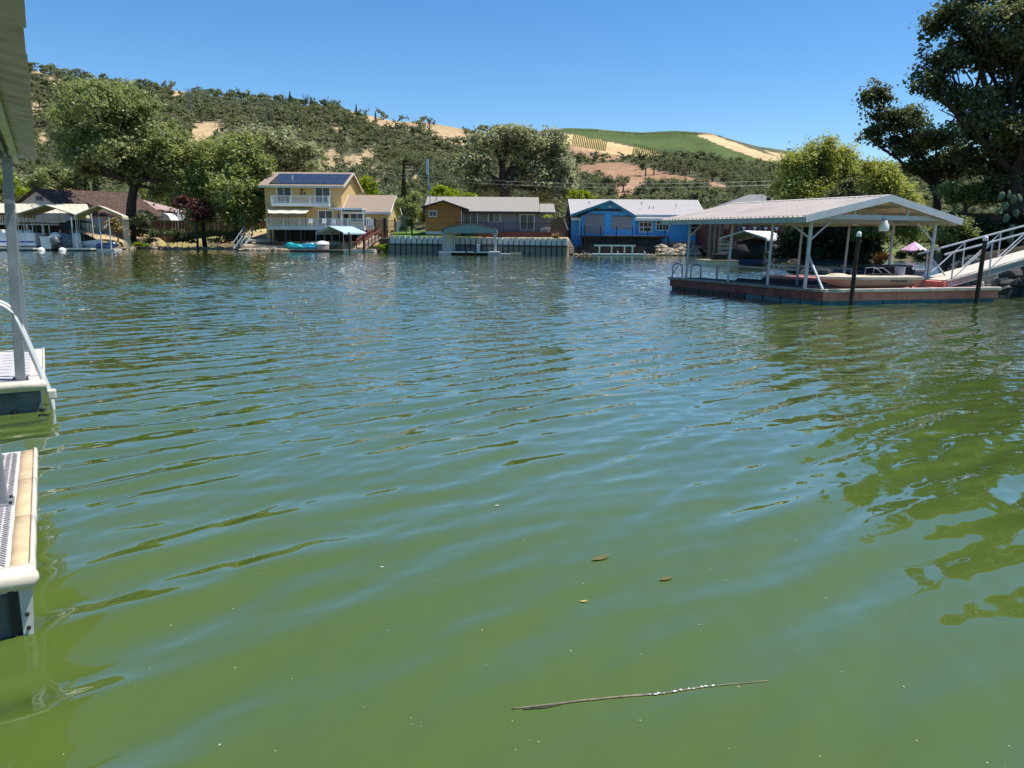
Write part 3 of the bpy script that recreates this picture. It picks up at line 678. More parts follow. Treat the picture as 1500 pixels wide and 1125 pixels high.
# lattice pylons and their wires
def pylon(px, py, Y, hgt, label):
    p = P(px, py, Y); z = gz(p.x, p.y); t = thing('power_pylon', label, 'pylon', (p.x, p.y, z), 'power pylons on the hillside'); b = Vector((p.x, p.y, z)); m = MB()
    for sx_ in (-1, 1):
        for sy_ in (-1, 1): m.beam(b + Vector((sx_ * 2.2, sy_ * 2.2, -1)), b + Vector((sx_ * 0.4, sy_ * 0.4, hgt)), 0.12)
    for k in range(6):
        z0, z1 = hgt * k / 6, hgt * (k + 1) / 6; w0, w1 = 2.2 - 1.8 * k / 6, 2.2 - 1.8 * (k + 1) / 6
        for sy_ in (-1, 1): m.beam(b + Vector((-w0, sy_ * w0, z0)), b + Vector((w1, sy_ * w1, z1)), 0.08); m.beam(b + Vector((w0, sy_ * w0, z0)), b + Vector((-w1, sy_ * w1, z1)), 0.08)
    m.build('lattice_mast', mat('dull_pylon_steel', (.20, .21, .20), .7, .1, 3), t); a = MB()
    for k, zz in enumerate((0.78, 0.9, 1.0)): a.beam(b + Vector((-3.2, 0, hgt * zz)), b + Vector((3.2, 0, hgt * zz)), 0.13)
    a.build('cross_arm', mat('dull_pylon_steel', (.20, .21, .20)), t); return b + Vector((0, 0, hgt))
a = pylon(281, 200, 470, 18, 'left lattice power pylon on the wooded hillside')
b = pylon(393, 186, 470, 17, 'right lattice power pylon on the wooded hillside')
def wire(name, p, q, sag, r, label, m_=DKSTEEL, grp=None):
    m = MB(); pts_ = [p.lerp(q, i / 16) - Vector((0, 0, sag * math.sin(math.pi * i / 16))) for i in range(17)]; m.path(pts_, r, 4)
    return solo(m, name, m_, p, label, 'wire', grp)
for k in range(3):
    d = Vector((-3 + 3 * k, 0, -2 * (k % 2))); wire('power_line', a + d, b + d, 4, 0.06, ['left end sagging power line, nearest the left arm tips of the pylons', 'lowest middle power line between the two hillside pylons', 'power line joining the right arm tips of the pylons'][k], GALV, 'lines between the pylons')
# ------------------------------------------------------------------ garden and shore trees
def gbase(px, Y): x = PX(px, Y); return Vector((x, Y, gz(x, Y)))
def T(name, label, px, Y, bl, trunk_r, fork, leaf, n, per, rc, lm, **k):
    b = gbase(px, Y); sd_ = k.pop('seed', int(px))
    jit = k.pop('jit', 0.25); depth = k.pop('depth', 0.8)
    return tree(name, label, b, blobs_px(bl, Y, depth, jit, sd_), trunk_r, P(fork[0], fork[1], Y), leaf, n, per, rc, lm, seed=sd_, **k)
T('cottonwood_tree', 'large olive-green spreading tree with a thick dark leaning trunk by the left shore', 190, 117,
  [(150, 168, 62, 46), (108, 190, 32, 40), (205, 192, 55, 42), (150, 222, 58, 44), (228, 220, 42, 38), (108, 228, 24, 34), (245, 250, 24, 34), (180, 150, 45, 28), (205, 250, 40, 26), (130, 145, 38, 24), (255, 270, 16, 22), (225, 262, 28, 20), (118, 252, 18, 16), (150, 258, 30, 18), (180, 256, 26, 16), (235, 284, 20, 16)],
  0.7, (197, 268), 0.42, 1300, 24, 1.4, LM_BIG, jit=0.3)
T('willow_tree', 'bushy olive willow on the bank right of the big leaning-trunk tree', 300, 116,
  [(300, 235, 42, 36), (275, 265, 30, 34), (318, 265, 36, 40), (290, 290, 30, 26), (330, 225, 30, 26), (308, 312, 26, 16), (262, 292, 16, 20), (285, 318, 16, 12)], 0.32, (296, 300), 0.36, 560, 24, 1.2, LM_WILL, droop=0.7)
T('willow_tree', 'bushy olive willow overhanging the left side of the yellow house', 345, 113,
  [(352, 232, 42, 36), (340, 275, 36, 38), (372, 265, 30, 36), (330, 305, 28, 22), (365, 300, 26, 28), (382, 240, 18, 22), (384, 290, 14, 26), (345, 322, 26, 14), (378, 315, 18, 16)], 0.34, (346, 300), 0.36, 600, 24, 1.2, LM_WILL, droop=0.7)
T('oak_tree', 'dark dense oak rising behind the yellow house roof', 420, 142,
  [(372, 212, 40, 30), (345, 205, 28, 24), (430, 222, 38, 28), (455, 235, 24, 30), (400, 235, 40, 30), (425, 250, 45, 30)], 0.7, (415, 270), 0.48, 520, 22, 1.5, LM_OAK)
T('oak_tree', 'huge gnarled oak with visible forking limbs behind the grey house roof', 738, 126,
  [(722, 218, 36, 32), (748, 206, 30, 20), (790, 222, 40, 32), (700, 250, 28, 26), (820, 250, 24, 34), (775, 205, 22, 16), (806, 285, 30, 30), (694, 276, 22, 24), (755, 236, 34, 24), (828, 278, 14, 30), (780, 262, 32, 24), (725, 280, 34, 16)],
  1.0, (737, 268), 0.42, 1150, 22, 1.35, LM_OAK, inner=0.6)
T('lime_shrub', 'bright lime-green rounded shrub behind the grey house roof', 652, 112, [(648, 284, 15, 11), (668, 288, 14, 9), (690, 291, 10, 7)], 0.12, (655, 296), 0.3, 120, 22, 0.8, LM_LIME, cat='shrub')
T('lime_shrub', 'bright lime shrub showing right of the huge oak', 848, 118, [(846, 287, 15, 10), (860, 290, 9, 7)], 0.1, (848, 296), 0.3, 70, 22, 0.7, LM_LIME, cat='shrub')
T('garden_tree', 'light green young tree behind the yellow house gable', 541, 126, [(538, 272, 12, 16), (545, 284, 9, 12)], 0.1, (540, 295), 0.3, 70, 22, 0.8, LM_LIME)
T('garden_shrub', 'tall green shrub between the yellow garage and the orange house', 604, 103, [(600, 306, 12, 20), (612, 318, 12, 22), (598, 330, 9, 14), (588, 300, 9, 12), (608, 288, 8, 14)], 0.1, (603, 330), 0.22, 150, 22, 0.7, LM_WILL, cat='shrub')
T('plum_tree', 'purple-leaved plum tree leaning over the bank left of the willow', 290, 110, [(280, 306, 24, 17), (300, 314, 22, 15), (265, 300, 14, 13), (292, 325, 18, 10)], 0.16, (287, 322), 0.25, 150, 22, 0.8, LM_PLUM)
def column_tree(name, label, px, Y, ytop, rpx, lm, seed, grp=None):
    b = gbase(px, Y); tp = P(px, ytop, Y); h = tp.z - b.z; rg = np.random.default_rng(seed); n = 1500
    t = thing(name, label, 'tree', b, grp); m = MB(); m.path([b, b + Vector((0, 0, h * 0.6))], [0.16, 0.05], 6); m.build('trunk', BARK, t)
    q = rg.random(n); r = rpx * Y / F * np.sin(np.clip(q * 1.05 + 0.06, 0, 1) * math.pi) ** 0.5 * (1 - q * 0.45) * rg.uniform(0.7, 1.05, n); a = rg.uniform(0, 6.28, n)
    c = np.stack([np.cos(a) * r, np.sin(a) * r, 0.3 + q * (h - 0.3)], -1); d = np.stack([np.cos(a), np.sin(a), np.zeros(n)], -1)
    npmesh('crown', leaves(c, 0.3, 0.2, d, 1.6, rg), quads(n), lm, t)
column_tree('cypress_tree', 'slim dark cypress spire between the yellow house and the hill', 593, 138, 236, 5, LM_CYP, 5)
column_tree('cypress_tree', 'dark columnar cypress under the left edge of the big spreading tree', 122, 140, 232, 8, LM_CYP, 6)
column_tree('cypress_tree', 'middle columnar cypress beneath the big spreading tree', 134, 141, 240, 5, LM_CYP, 7)
column_tree('cypress_tree', 'right columnar cypress beneath the big spreading tree', 148, 142, 238, 6, LM_CYP, 8)
T('golden_bush', 'golden yellow flowering bush behind the brown roof at far left', 100, 150, [(92, 287, 22, 8), (112, 288, 20, 8), (128, 291, 14, 6)], 0.1, (104, 296), 0.4, 120, 20, 0.8, LM_GOLD, cat='shrub')
T('olive_bush', 'large grey-green bush behind the cream gable at far left', 82, 165, [(70, 268, 26, 18), (95, 262, 26, 18), (48, 275, 18, 14), (115, 275, 16, 12)], 0.2, (84, 290), 0.5, 220, 20, 1.2, LM_BIG, cat='shrub')
T('yellow_green_tree', 'yellow-green tree behind the galvanised post at the left edge', 14, 150, [(8, 268, 18, 16), (20, 282, 14, 14), (40, 285, 12, 10)], 0.2, (14, 300), 0.42, 130, 20, 1.1, LM_LIME)
T('garden_tree', 'light green tree between the two left houses roofs', 215, 150, [(205, 280, 18, 16), (225, 290, 16, 12), (245, 285, 14, 14)], 0.15, (215, 305), 0.4, 140, 20, 1.0, LM_WILL)
# bank plants
def bush(name, label, px, Y, bl, lm, n=60, leaf=0.22, rc=0.5, grp=None, up=0.35, aspect=1.7, cat='shrub', per=20):
    b = gbase(px, Y); bb = blobs_px(bl, Y, 0.8, 0.1, int(px)); rg = np.random.default_rng(int(px * 7))
    t = thing(name, label, cat, b, grp); m = MB()
    for i, (c, r) in enumerate(bb): limb(m, b - Vector((0, 0, .2)), c, 0.06, 0.02, 0.1, 3, 5, i)
    m.build('stem', BARK, t); cent, dr = clumped([(tuple(Vector(c) - b), r) for c, r in bb], n, per, rc, rg, 0, 0.3)
    cent[:, 2] = np.maximum(cent[:, 2], 0.03); npmesh('foliage', leaves(cent, leaf, up, dr, aspect, rg), quads(len(cent)), lm, t)
bush('bank_bush', 'dark rounded bush on the bank below the dry slope, left of the plum', 228, 112, [(226, 345, 14, 9), (222, 352, 12, 6)], LM_DARK)
bush('bank_bush', 'wide dark bush at the water edge under the plum tree', 262, 112, [(252, 344, 20, 10), (272, 346, 20, 10), (262, 352, 26, 6)], LM_DARK, 130)
bush('bank_bush', 'dark bush at the water edge under the willows', 312, 112, [(302, 345, 20, 10), (325, 345, 20, 11), (318, 353, 24, 5)], LM_DARK, 120)
bush('bank_bush', 'dark low bush right of the willow trunks beside the stairs', 350, 112, [(345, 346, 16, 9), (352, 354, 14, 5)], LM_DARK, 70)
bush('dry_plant', 'tan dried-out plants on the slope left of the brown fence', 205, 118, [(195, 330, 14, 10), (210, 333, 12, 9), (203, 342, 16, 6)], LM_DRY, 100, 0.3, 0.6, aspect=4)
bush('dry_plant', 'dry straw-coloured brush beside the boat canopy posts', 172, 108, [(165, 332, 12, 10), (178, 340, 12, 8)], LM_DRY, 80, 0.3, 0.6, aspect=4)
bush('green_plant', 'bright green low plant at the water edge near the jet ski', 204, 111, [(203, 358, 9, 3), (212, 359, 7, 2)], LM_LIME, 40, 0.2, 0.3)
bush('green_bush', 'green shrub on the slope beside the big leaning trunk', 205, 114, [(212, 318, 16, 10), (196, 324, 14, 10), (225, 322, 8, 6), (184, 332, 12, 10)], LM_BIG, 130)
bush('green_plant', 'bright green weeds at the water edge left of the pale sea wall', 562, 99.5, [(560, 362, 9, 4), (566, 366, 6, 3)], LM_LIME, 50, 0.2, 0.3)
bush('bank_bush', 'dark shrub at the right corner of the blue house', 1042, 97, [(1041, 355, 8, 8), (1046, 360, 7, 5)], LM_DARK, 50, 0.2)
# right bank
T('yellow_willow', 'tall yellow-green willow behind the metal dock roof, left one', 1205, 58,
  [(1200, 232, 34, 30), (1168, 252, 28, 34), (1228, 250, 36, 36), (1190, 285, 44, 34), (1240, 285, 34, 34), (1215, 212, 18, 16), (1148, 278, 14, 20), (1190, 214, 12, 12), (1240, 222, 14, 14), (1160, 236, 12, 14), (1262, 262, 14, 20)], 0.28, (1205, 320), 0.15, 900, 30, 0.7, LM_YEL, droop=0.9, aspect=2.6)
T('yellow_willow', 'yellow-green willow behind the metal dock roof, shorter right one', 1292, 56,
  [(1290, 265, 30, 30), (1270, 290, 26, 26), (1315, 285, 24, 26), (1290, 305, 36, 20), (1325, 300, 14, 20), (1305, 250, 12, 14), (1275, 246, 10, 12), (1338, 295, 9, 16)], 0.2, (1288, 330), 0.14, 620, 30, 0.65, LM_YEL, droop=0.9, aspect=2.6)
T('silver_shrub', 'pale silvery leafed shrub rising in front of the yellow willows', 1240, 52, [(1245, 280, 16, 14), (1225, 290, 16, 12), (1258, 292, 14, 12)], 0.1, (1240, 320), 0.16, 140, 24, 0.5, leafmat('silver_leaves', (0.10, 0.12, 0.05), (0.25, 0.27, 0.14), 0.35, 0.6), cat='shrub')
bush('shade_thicket', 'dark green thicket in the shade under the yellow willows, left half', 1190, 51, [(1170, 350, 30, 26), (1205, 345, 30, 30), (1155, 372, 26, 16), (1200, 378, 36, 16), (1182, 362, 30, 24), (1140, 380, 12, 10)], LM_SHADED, 900, 0.18, 0.6)
bush('shade_thicket', 'dark green thicket in the shade under the yellow willows, right half', 1255, 51, [(1240, 345, 30, 30), (1265, 340, 22, 28), (1250, 378, 36, 16), (1272, 372, 16, 20), (1235, 362, 30, 24)], LM_SHADED, 900, 0.18, 0.6)
bush('willow_skirt', 'sunlit yellow-green willow branches hanging behind the dock posts', 1270, 50, [(1285, 335, 22, 18), (1262, 345, 18, 18), (1330, 340, 18, 14), (1310, 325, 22, 12)], LM_YEL, 170, 0.16, 0.5, aspect=2.6)
bush('rusty_shrub', 'rusty orange shrub seen between the dock posts', 1293, 47, [(1292, 378, 11, 8), (1288, 385, 8, 6)], LM_ORNG, 70, 0.1, 0.3)
T('oak_tree', 'tall dark oak overhanging the right bank with its crown cut by the frame', 1480, 43,
  [(1400, 40, 46, 40), (1440, 100, 60, 52), (1378, 105, 36, 40), (1490, 50, 60, 60), (1500, 150, 60, 60), (1420, 170, 50, 44), (1460, 225, 50, 36), (1540, 100, 70, 80), (1370, 140, 26, 28), (1500, -30, 110, 60), (1560, 200, 60, 60), (1430, -20, 50, 40), (1475, 280, 40, 26), (1610, 20, 80, 90), (1450, 262, 40, 30), (1510, 290, 50, 40), (1490, 200, 46, 36), (1438, 190, 40, 34), (1520, 240, 50, 50)],
  0.48, (1482, 250), 0.18, 2900, 30, 0.6, LM_DARK, jit=0.45, inner=0.45, aspect=1.4)
T('oak_tree', 'smaller leaning dark oak left of the tall one on the right bank', 1394, 50,
  [(1285, 150, 22, 26), (1298, 180, 34, 26), (1330, 185, 34, 26), (1275, 205, 20, 14), (1330, 220, 42, 28), (1370, 215, 36, 30), (1385, 260, 36, 30), (1355, 250, 30, 22), (1400, 235, 30, 26)],
  0.24, (1366, 268), 0.17, 680, 28, 0.6, LM_DARK, jit=0.35, inner=0.45, aspect=1.4)
T('bank_shrub', 'sunlit green shrub on the right bank above the dark low roof', 1415, 44, [(1410, 290, 24, 16), (1432, 285, 22, 18), (1450, 295, 20, 14), (1390, 285, 16, 14)], 0.1, (1415, 305), 0.16, 200, 24, 0.5, LM_WILL, cat='shrub')
bush('shade_thicket', 'dark shaded thicket on the right bank behind the gangway rails', 1420, 42, [(1400, 345, 30, 22), (1440, 340, 30, 24), (1475, 345, 30, 26), (1395, 330, 18, 16), (1425, 365, 30, 14), (1500, 340, 30, 30)], LM_SHADED, 700, 0.16, 0.5)
bush('green_bush', 'yellow-green bush beside the right dock roof eave', 1402, 40, [(1400, 330, 18, 12), (1390, 345, 12, 14), (1415, 340, 14, 10)], LM_WILL, 110, 0.14, 0.4)
bush('hedge', 'sunlit green hedge behind the pink umbrella on the far bank', 1345, 90, [(1300, 352, 16, 14), (1322, 350, 14, 16), (1365, 350, 18, 18), (1345, 346, 16, 14), (1385, 352, 14, 16)], LM_WILL, 320, .22, .7)
bush('bank_bush', 'dark bush below the pink umbrella at the far water edge', 1350, 80.6, [(1325, 374, 12, 5), (1352, 373, 14, 6), (1374, 374, 10, 5)], LM_SHADED, 110, .18, .4)
# prickly pear
def cactus():
    b = gbase(1478, 36); t = thing('prickly_pear', 'tall prickly pear cactus with round pads on the right bank', 'cactus', b)
    rr = random.Random(4); pm = mat('cactus_pad', (0.09, 0.14, 0.07), 0.6, 0.2, 4)
    stack = [(P(1482, 335, 36), 0), (P(1474, 320, 36), 0.3), (P(1488, 312, 36), -0.3), (P(1472, 302, 36), 0.1), (P(1484, 292, 36), -0.2), (P(1467, 287, 36), 0.4), (P(1478, 285, 36), 0.1), (P(1494, 290, 36), -0.5), (P(1462, 310, 36), 0.6), (P(1480, 350, 36), 0)]
    for c, a in stack:
        m = MB(); m.ell((0, 0, 0), (0.14, 0.04, 0.20), 12, 6); R = Matrix.Rotation(a, 3, 'Y') @ Matrix.Rotation(rr.uniform(-.7, .7), 3, 'Z')
        m.v = [tuple(R @ Vector(v) + c) for v in m.v]; m.build('pad', pm, t, smooth=True)
    m = MB(); m.path([b - Vector((0, 0, .2)), P(1482, 360, 36), P(1482, 340, 36)], [0.1, 0.09, 0.07], 7); m.build('stem', BARKG, t)
cactus()
# ------------------------------------------------------------------ house helpers
def frame_rect(mb, x0, x1, z0, z1, Y, w_, d=0.06, cols=1, rows=1, mw=None):
    mw = mw or w_ * 0.6
    mb.box(x0, x0 + w_, Y - d, Y + 0.02, z0, z1); mb.box(x1 - w_, x1, Y - d, Y + 0.02, z0, z1)
    mb.box(x0 + w_, x1 - w_, Y - d, Y + 0.02, z0, z0 + w_); mb.box(x0 + w_, x1 - w_, Y - d, Y + 0.02, z1 - w_, z1)
    for i in range(1, cols):
        x = x0 + (x1 - x0) * i / cols; mb.box(x - mw / 2, x + mw / 2, Y - d + 0.012, Y + 0.01, z0 + w_, z1 - w_)
    for i in range(1, rows):
        z = z0 + (z1 - z0) * i / rows; mb.box(x0 + w_, x1 - w_, Y - d + 0.018, Y + 0.008, z - mw / 2, z + mw / 2)
def window(parent, px0, px1, py0, py1, Y, cols=2, rows=1, fw=0.1, fm=None, panes=None, name='window', label=None):
    x0, x1 = PX(px0, Y, py0), PX(px1, Y, py0); z1, z0 = PZ((px0 + px1) / 2, py0, Y), PZ((px0 + px1) / 2, py1, Y)
    mb = MB(); frame_rect(mb, x0, x1, z0, z1, Y, fw, cols=cols, rows=rows)
    fr = mb.build(name, fm or WHITE, parent, label=label)
    n = 2 if cols == 2 else 1
    for i in range(n):
        a, b = x0 + (x1 - x0) * i / n, x0 + (x1 - x0) * (i + 1) / n
        MB().box(a + 0.03, b - 0.03, Y - 0.022 - 0.004 * i, Y - 0.004, z0 + 0.03, z1 - 0.03).build('pane', (panes or [GLASS, GLASS])[i % 2], fr)
    return fr
def roof_x(parent, x0, x1, y0, y1, ze, zr, ov=0.5, ovx=0.5, th=0.16, m=ROOFGREY, fm=WHITE, yr=None, name='roof'):
    """gable roof with its ridge along X"""
    yr = (y0 + y1) / 2 if yr is None else yr
    for sgn, ye in ((-1, y0), (1, y1)):
        sl_ = (zr - ze) / abs(yr - ye); yo = ye + sgn * ov; zo = ze - sl_ * ov
        mb = MB(); mb.prism([(x0 - ovx, yo, zo), (x1 + ovx, yo, zo), (x1 + ovx, yr + sgn * 0.001, zr), (x0 - ovx, yr + sgn * 0.001, zr)], (0, 0, th))
        rp = mb.build(name, m, parent)
        f = MB(); f.box(x0 - ovx, x1 + ovx, yo + sgn * 0.003, yo + sgn * 0.05, zo - 0.14, zo + th - 0.01)
        for xx, s2 in ((x0 - ovx, -1), (x1 + ovx, 1)):
            f.prism([(xx + s2 * 0.004, yo, zo - 0.12), (xx + s2 * 0.004, yr + sgn * 0.004, zr - 0.12), (xx + s2 * 0.004, yr + sgn * 0.004, zr + th - 0.01), (xx + s2 * 0.004, yo, zo + th - 0.01)], (s2 * 0.045, 0, 0))
        f.build('fascia', fm, rp)
def body(parent, x0, x1, y0, y1, z0, ze, zr=None, m=OCHRE, name='wall', yr=None):
    mb = MB(); yr = (y0 + y1) / 2 if yr is None else yr
    if zr: mb.prism([(x0, y0, z0), (x0, y1, z0), (x0, y1, ze), (x0, yr, zr), (x0, y0, ze)], (x1 - x0, 0, 0))
    else: mb.box(x0, x1, y0, y1, z0, ze)
    return mb.build(name, m, parent)
def railing(parent, p, q, h, m, nb, post=0.09, posts=4, rail=0.07, bal=0.035, low=0.12, name='railing', lab=None):
    p, q = Vector(p), Vector(q); d = q - p
    o = MB().beam(p + Vector((0, 0, h)), q + Vector((0, 0, h)), rail, rail * 0.8).build(name, m, parent, label=lab)
    for i in range(posts + 1):
        a = p + d * i / posts; MB().beam(a, a + Vector((0, 0, h + 0.06)), post).build('post', m, o)
    MB().beam(p + Vector((0, 0, low)), q + Vector((0, 0, low)), rail, rail * 0.8).build('lower_rail', m, o)
    if nb:
        b = MB()
        for i in range(1, nb):
            a = p + d * i / nb; b.beam(a + Vector((0, 0, low)), a + Vector((0, 0, h)), bal)
        bb = b.build('balusters', m, o); bb['kind'] = 'stuff'
    return o
def lap_siding(parent, x0, x1, Y, z0, zt, bh, m, holes=(), name='siding'):
    """lapped boards on a facade; zt is a number or a function of x; holes are (x0,x1,z0,z1)"""
    mb = MB(); z = z0
    top = zt if callable(zt) else None
    while z < (zt if not top else 99):
        zc = z + bh; segs = [(x0, x1)]
        if top:
            xs = np.linspace(x0, x1, 60); ok = [x for x in xs if top(x) > zc - bh * 0.5]
            if not ok: break
            segs = [(min(ok), max(ok))]
        for (a, b, c, d) in holes:
            if c < zc and d > z:
                ns = []
                for (s0, s1) in segs:
                    if b <= s0 or a >= s1: ns.append((s0, s1)); continue
                    if a > s0: ns.append((s0, a))
                    if b < s1: ns.append((b, s1))
                segs = ns
        for (s0, s1) in segs:
            if s1 - s0 > 0.05: mb.prism([(s0, Y - 0.005, z), (s0, Y - 0.045, z + 0.004), (s0, Y - 0.012, z + bh), (s0, Y - 0.005, z + bh)], (s1 - s0, 0, 0))
        z += bh + 0.002
    o = mb.build(name, m, parent); o['kind'] = 'stuff'; return o

# ------------------------------------------------------------------ yellow two storey house
YF = 110.0
hx = lambda px: PX(px, YF, 300)
hz = lambda py, px=450: PZ(px, py, YF)
b0 = Vector((hx(445), YF + 6, gz(hx(445), YF + 2)))
H1 = thing('yellow_house', 'two storey yellow house with solar panels and white balconies', 'house', b0)
x0, x1 = hx(388.5), hx(500.5); xg = hx(567)
zfloor = hz(334); ze = hz(271.5); yb = YF + 12.5; zr = PZ(518, 254.5, YF + 6.2)
body(H1, x0, x1, YF, yb, b0.z - 0.4, ze, zr - 0.1)
roof_x(H1, x0, x1, YF, yb, ze, zr, 0.75, 0.55, 0.18, ROOFTAN, mat('cream_trim', (0.62, 0.55, 0.45), 0.6, 0.05, 2))
sl1 = (zr - ze) / 6.25
sp0, sp1 = hx(396), hx(505)
for r in range(2):
    for c in range(7):
        a = sp0 + (sp1 - sp0) * (c + 0.015) / 7; b = sp0 + (sp1 - sp0) * (c + 0.985) / 7
        t0, t1 = 0.3 + r * 2.62, 0.3 + r * 2.62 + 2.56
        p = lambda x, t: Vector((x, YF - 0.5 + t, ze + sl1 * (t - 0.5) + 0.24))
        mb = MB(); mb.prism([p(a, t0), p(b, t0), p(b, t1), p(a, t1)], (0, -0.02, 0.05)); mb.build('solar_panel', SOLAR, H1)
mb = MB(); mb.lathe([(0.09, 0), (0.09, 0.5), (0.13, 0.5), (0.13, 0.58)], (hx(424), YF + 2.0, ze + sl1 * 2.0 + 0.2)); mb.build('roof_vent', WHITE, H1)
window(H1, 404.5, 427, 272.5, 303, YF, 2, 1, 0.14, panes=[CURTAIN, GLASS], name='sliding_door')
window(H1, 460.5, 484, 273.5, 304, YF, 2, 1, 0.14, panes=[GLASS, CURTAIN], name='sliding_door')
window(H1, 465.5, 488, 307.5, 333, YF, 2, 1, 0.14, panes=[CURTAIN, CURTAIN], name='sliding_door')
window(H1, 512.5, 533, 309, 326, YF - 0.02, 2, 1, 0.12, panes=[GLASS, CURTAIN])
mb = MB(); mb.box(hx(503.5), hx(509), YF - 0.05, YF + 0.02, zfloor, hz(309)); mb.build('door', BLACK, H1)
for px, py in ((443, 273.5), (443, 279), (442, 283.5), (447, 283.5)):
    mb = MB(); mb.box(hx(px) - 0.12, hx(px) + 0.12, YF - 0.14, YF - 0.004, hz(py) - 0.15, hz(py) + 0.15); mb.build('wall_lamp', BROWNW, H1)
# balcony
bx0, bx1 = PX(399.5, YF - 1.4), PX(483.5, YF - 1.4); bz = PZ(440, 297.5, YF - 1.4)
mb = MB(); mb.box(bx0, bx1, YF - 1.4, YF - 0.003, bz - 0.42, bz); bal = mb.build('balcony', WHITE, H1)
rb = Vector((bx0, YF - 1.34, bz)); rh = PZ(440, 287, YF - 1.4) - bz
railing(H1, rb, (bx1, YF - 1.34, bz), rh, WHITE, 44, 0.14, 3, 0.1, 0.05)
railing(H1, (bx0 + 0.06, YF - 1.3, bz), (bx0 + 0.06, YF, bz), rh, WHITE, 7, 0.12, 1, 0.09)
railing(H1, (bx1 - 0.06, YF - 1.3, bz), (bx1 - 0.06, YF, bz), rh, WHITE, 7, 0.12, 1, 0.09)
# lower deck
YD = YF - 4.0
dx0, dx1, dx2 = PX(392, YD), PX(533.5, YD), PX(547, YD + 1.5); dz = PZ(460, 331.2, YD)
mb = MB(); mb.box(dx0, dx1, YD, YF - 0.004, dz - 0.5, dz); mb.build('deck', DULLWHITE, H1)
mb = MB(); mb.box(dx1 + 0.003, dx2, YD + 1.5, YF - 0.004, dz - 0.5, dz); mb.build('deck', DULLWHITE, H1)
dh = PZ(460, 320.2, YD) - dz
railing(H1, (dx0, YD + 0.06, dz), (dx1, YD + 0.06, dz), dh, DULLWHITE, 84, 0.13, 6, 0.1, 0.045)
railing(H1, (dx1 + .05, YD + 1.55, dz), (dx2, YD + 1.55, dz), dh, WHITE, 0, 0.12, 1, 0.1)
mb = MB(); mb.box(dx1 + 0.2, dx2 - .1, YD + 1.62, YD + 1.68, dz + 0.1, dz + dh - .1); mb.build('windscreen_panel', WHITE, H1)
mb = MB()
for i in range(7):
    x = dx0 + (dx1 - dx0) * (i + 0.15) / 6.4
    for yy in (YD + 0.4, YD + 2.4): mb.box(x - 0.09, x + 0.09, yy, yy + 0.18, gz(x, yy) - 0.3, dz - 0.5)
mb.build('deck_posts', DKSTEEL, H1)
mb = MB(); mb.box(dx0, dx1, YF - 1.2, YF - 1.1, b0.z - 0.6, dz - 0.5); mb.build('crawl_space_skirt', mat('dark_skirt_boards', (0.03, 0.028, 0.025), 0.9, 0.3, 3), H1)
# awning with fringe
ax0, ax1, axr = hx(392), hx(449), hx(457); mb = MB()
n = 13
za, zb = hz(304.5), PZ(425, 312.0, YF - 3)
secs = []
for i in range(n + 1):
    t = i / n; x = ax0 + (axr - ax0) * t; xb = PX(394.5, YF - 3) + (PX(449, YF - 3) - PX(394.5, YF - 3)) * t; sag = 0.06 * math.sin(t * 9.4) ** 2
    secs.append([(x, YF - 0.05, za - sag), (xb, YF - 3.0, zb - sag), (xb, YF - 3.0, zb - sag - 0.05), (x, YF - 0.05, za - sag - 0.05)])
mb.loft(secs); mb.build('awning', AWN, H1)
mb = MB(); rr = random.Random(3)
for i in range(40):
    x = PX(394, YF - 3) + i * 0.13; l = rr.uniform(0.15, 0.5); mb.box(x, x + 0.1, YF - 3.02, YF - 2.99, zb - 0.06 - l, zb - 0.06)
o = mb.build('awning_fringe', mat('dried_palm_fringe', (0.25, 0.19, 0.12), 0.9, 0.35, 4), H1); o['kind'] = 'stuff'
mb = MB()
for px in (394.5, 424, 449):
    x = PX(px, YF - 2.9); mb.beam((x, YF - 2.9, dz), (x, YF - 2.9, zb - 0.07), 0.1)
mb.build('awning_post', REDBR, H1)
# patio cover with white posts
pz = hz(305.5); mb = MB(); mb.box(hx(496), hx(536), YF - 2.6, YF - 0.004, pz - 0.14, pz); mb.box(hx(496), hx(536), YF - 2.68, YF - 2.6, pz - 0.24, pz + 0.03); mb.build('patio_cover', WHITE, H1)
for px in (501.5, 533):
    x = PX(px, YF - 2.5); MB().beam((x, YF - 2.5, dz), (x, YF - 2.5, pz - 0.14), 0.16).build('patio_post', WHITE, H1)
# lean-to strip between storeys
mb = MB(); mb.box(hx(482), hx(505), YF - 0.6, YF - 0.004, hz(306), hz(304)); mb.build('porch_roof', WHITE, H1)
# garage wing
zge = hz(308.5); zgr = PZ(585, 287.5, YF + 5); yg = YF + 10
body(H1, x1 + 0.004, xg, YF + 0.01, yg, b0.z - 0.4, zge, zgr - 0.12, name='garage_wall')
roof_x(H1, x1 + 0.6, xg, YF + 0.01, yg, zge, zgr, 0.6, 0.55, 0.16, ROOFTAN, WHITE, name='garage_roof')
mb = MB(); mb.beam((xg + 0.06, YF - 0.05, b0.z), (xg + 0.06, YF - 0.05, zge), 0.09); mb.build('downspout', WHITE, H1)
mb = MB(); mb.box(xg + 0.005, xg + 0.07, YF + 2.2, YF + 2.9, hz(314), hz(309)); mb.build('gable_vent', WHITE, H1)
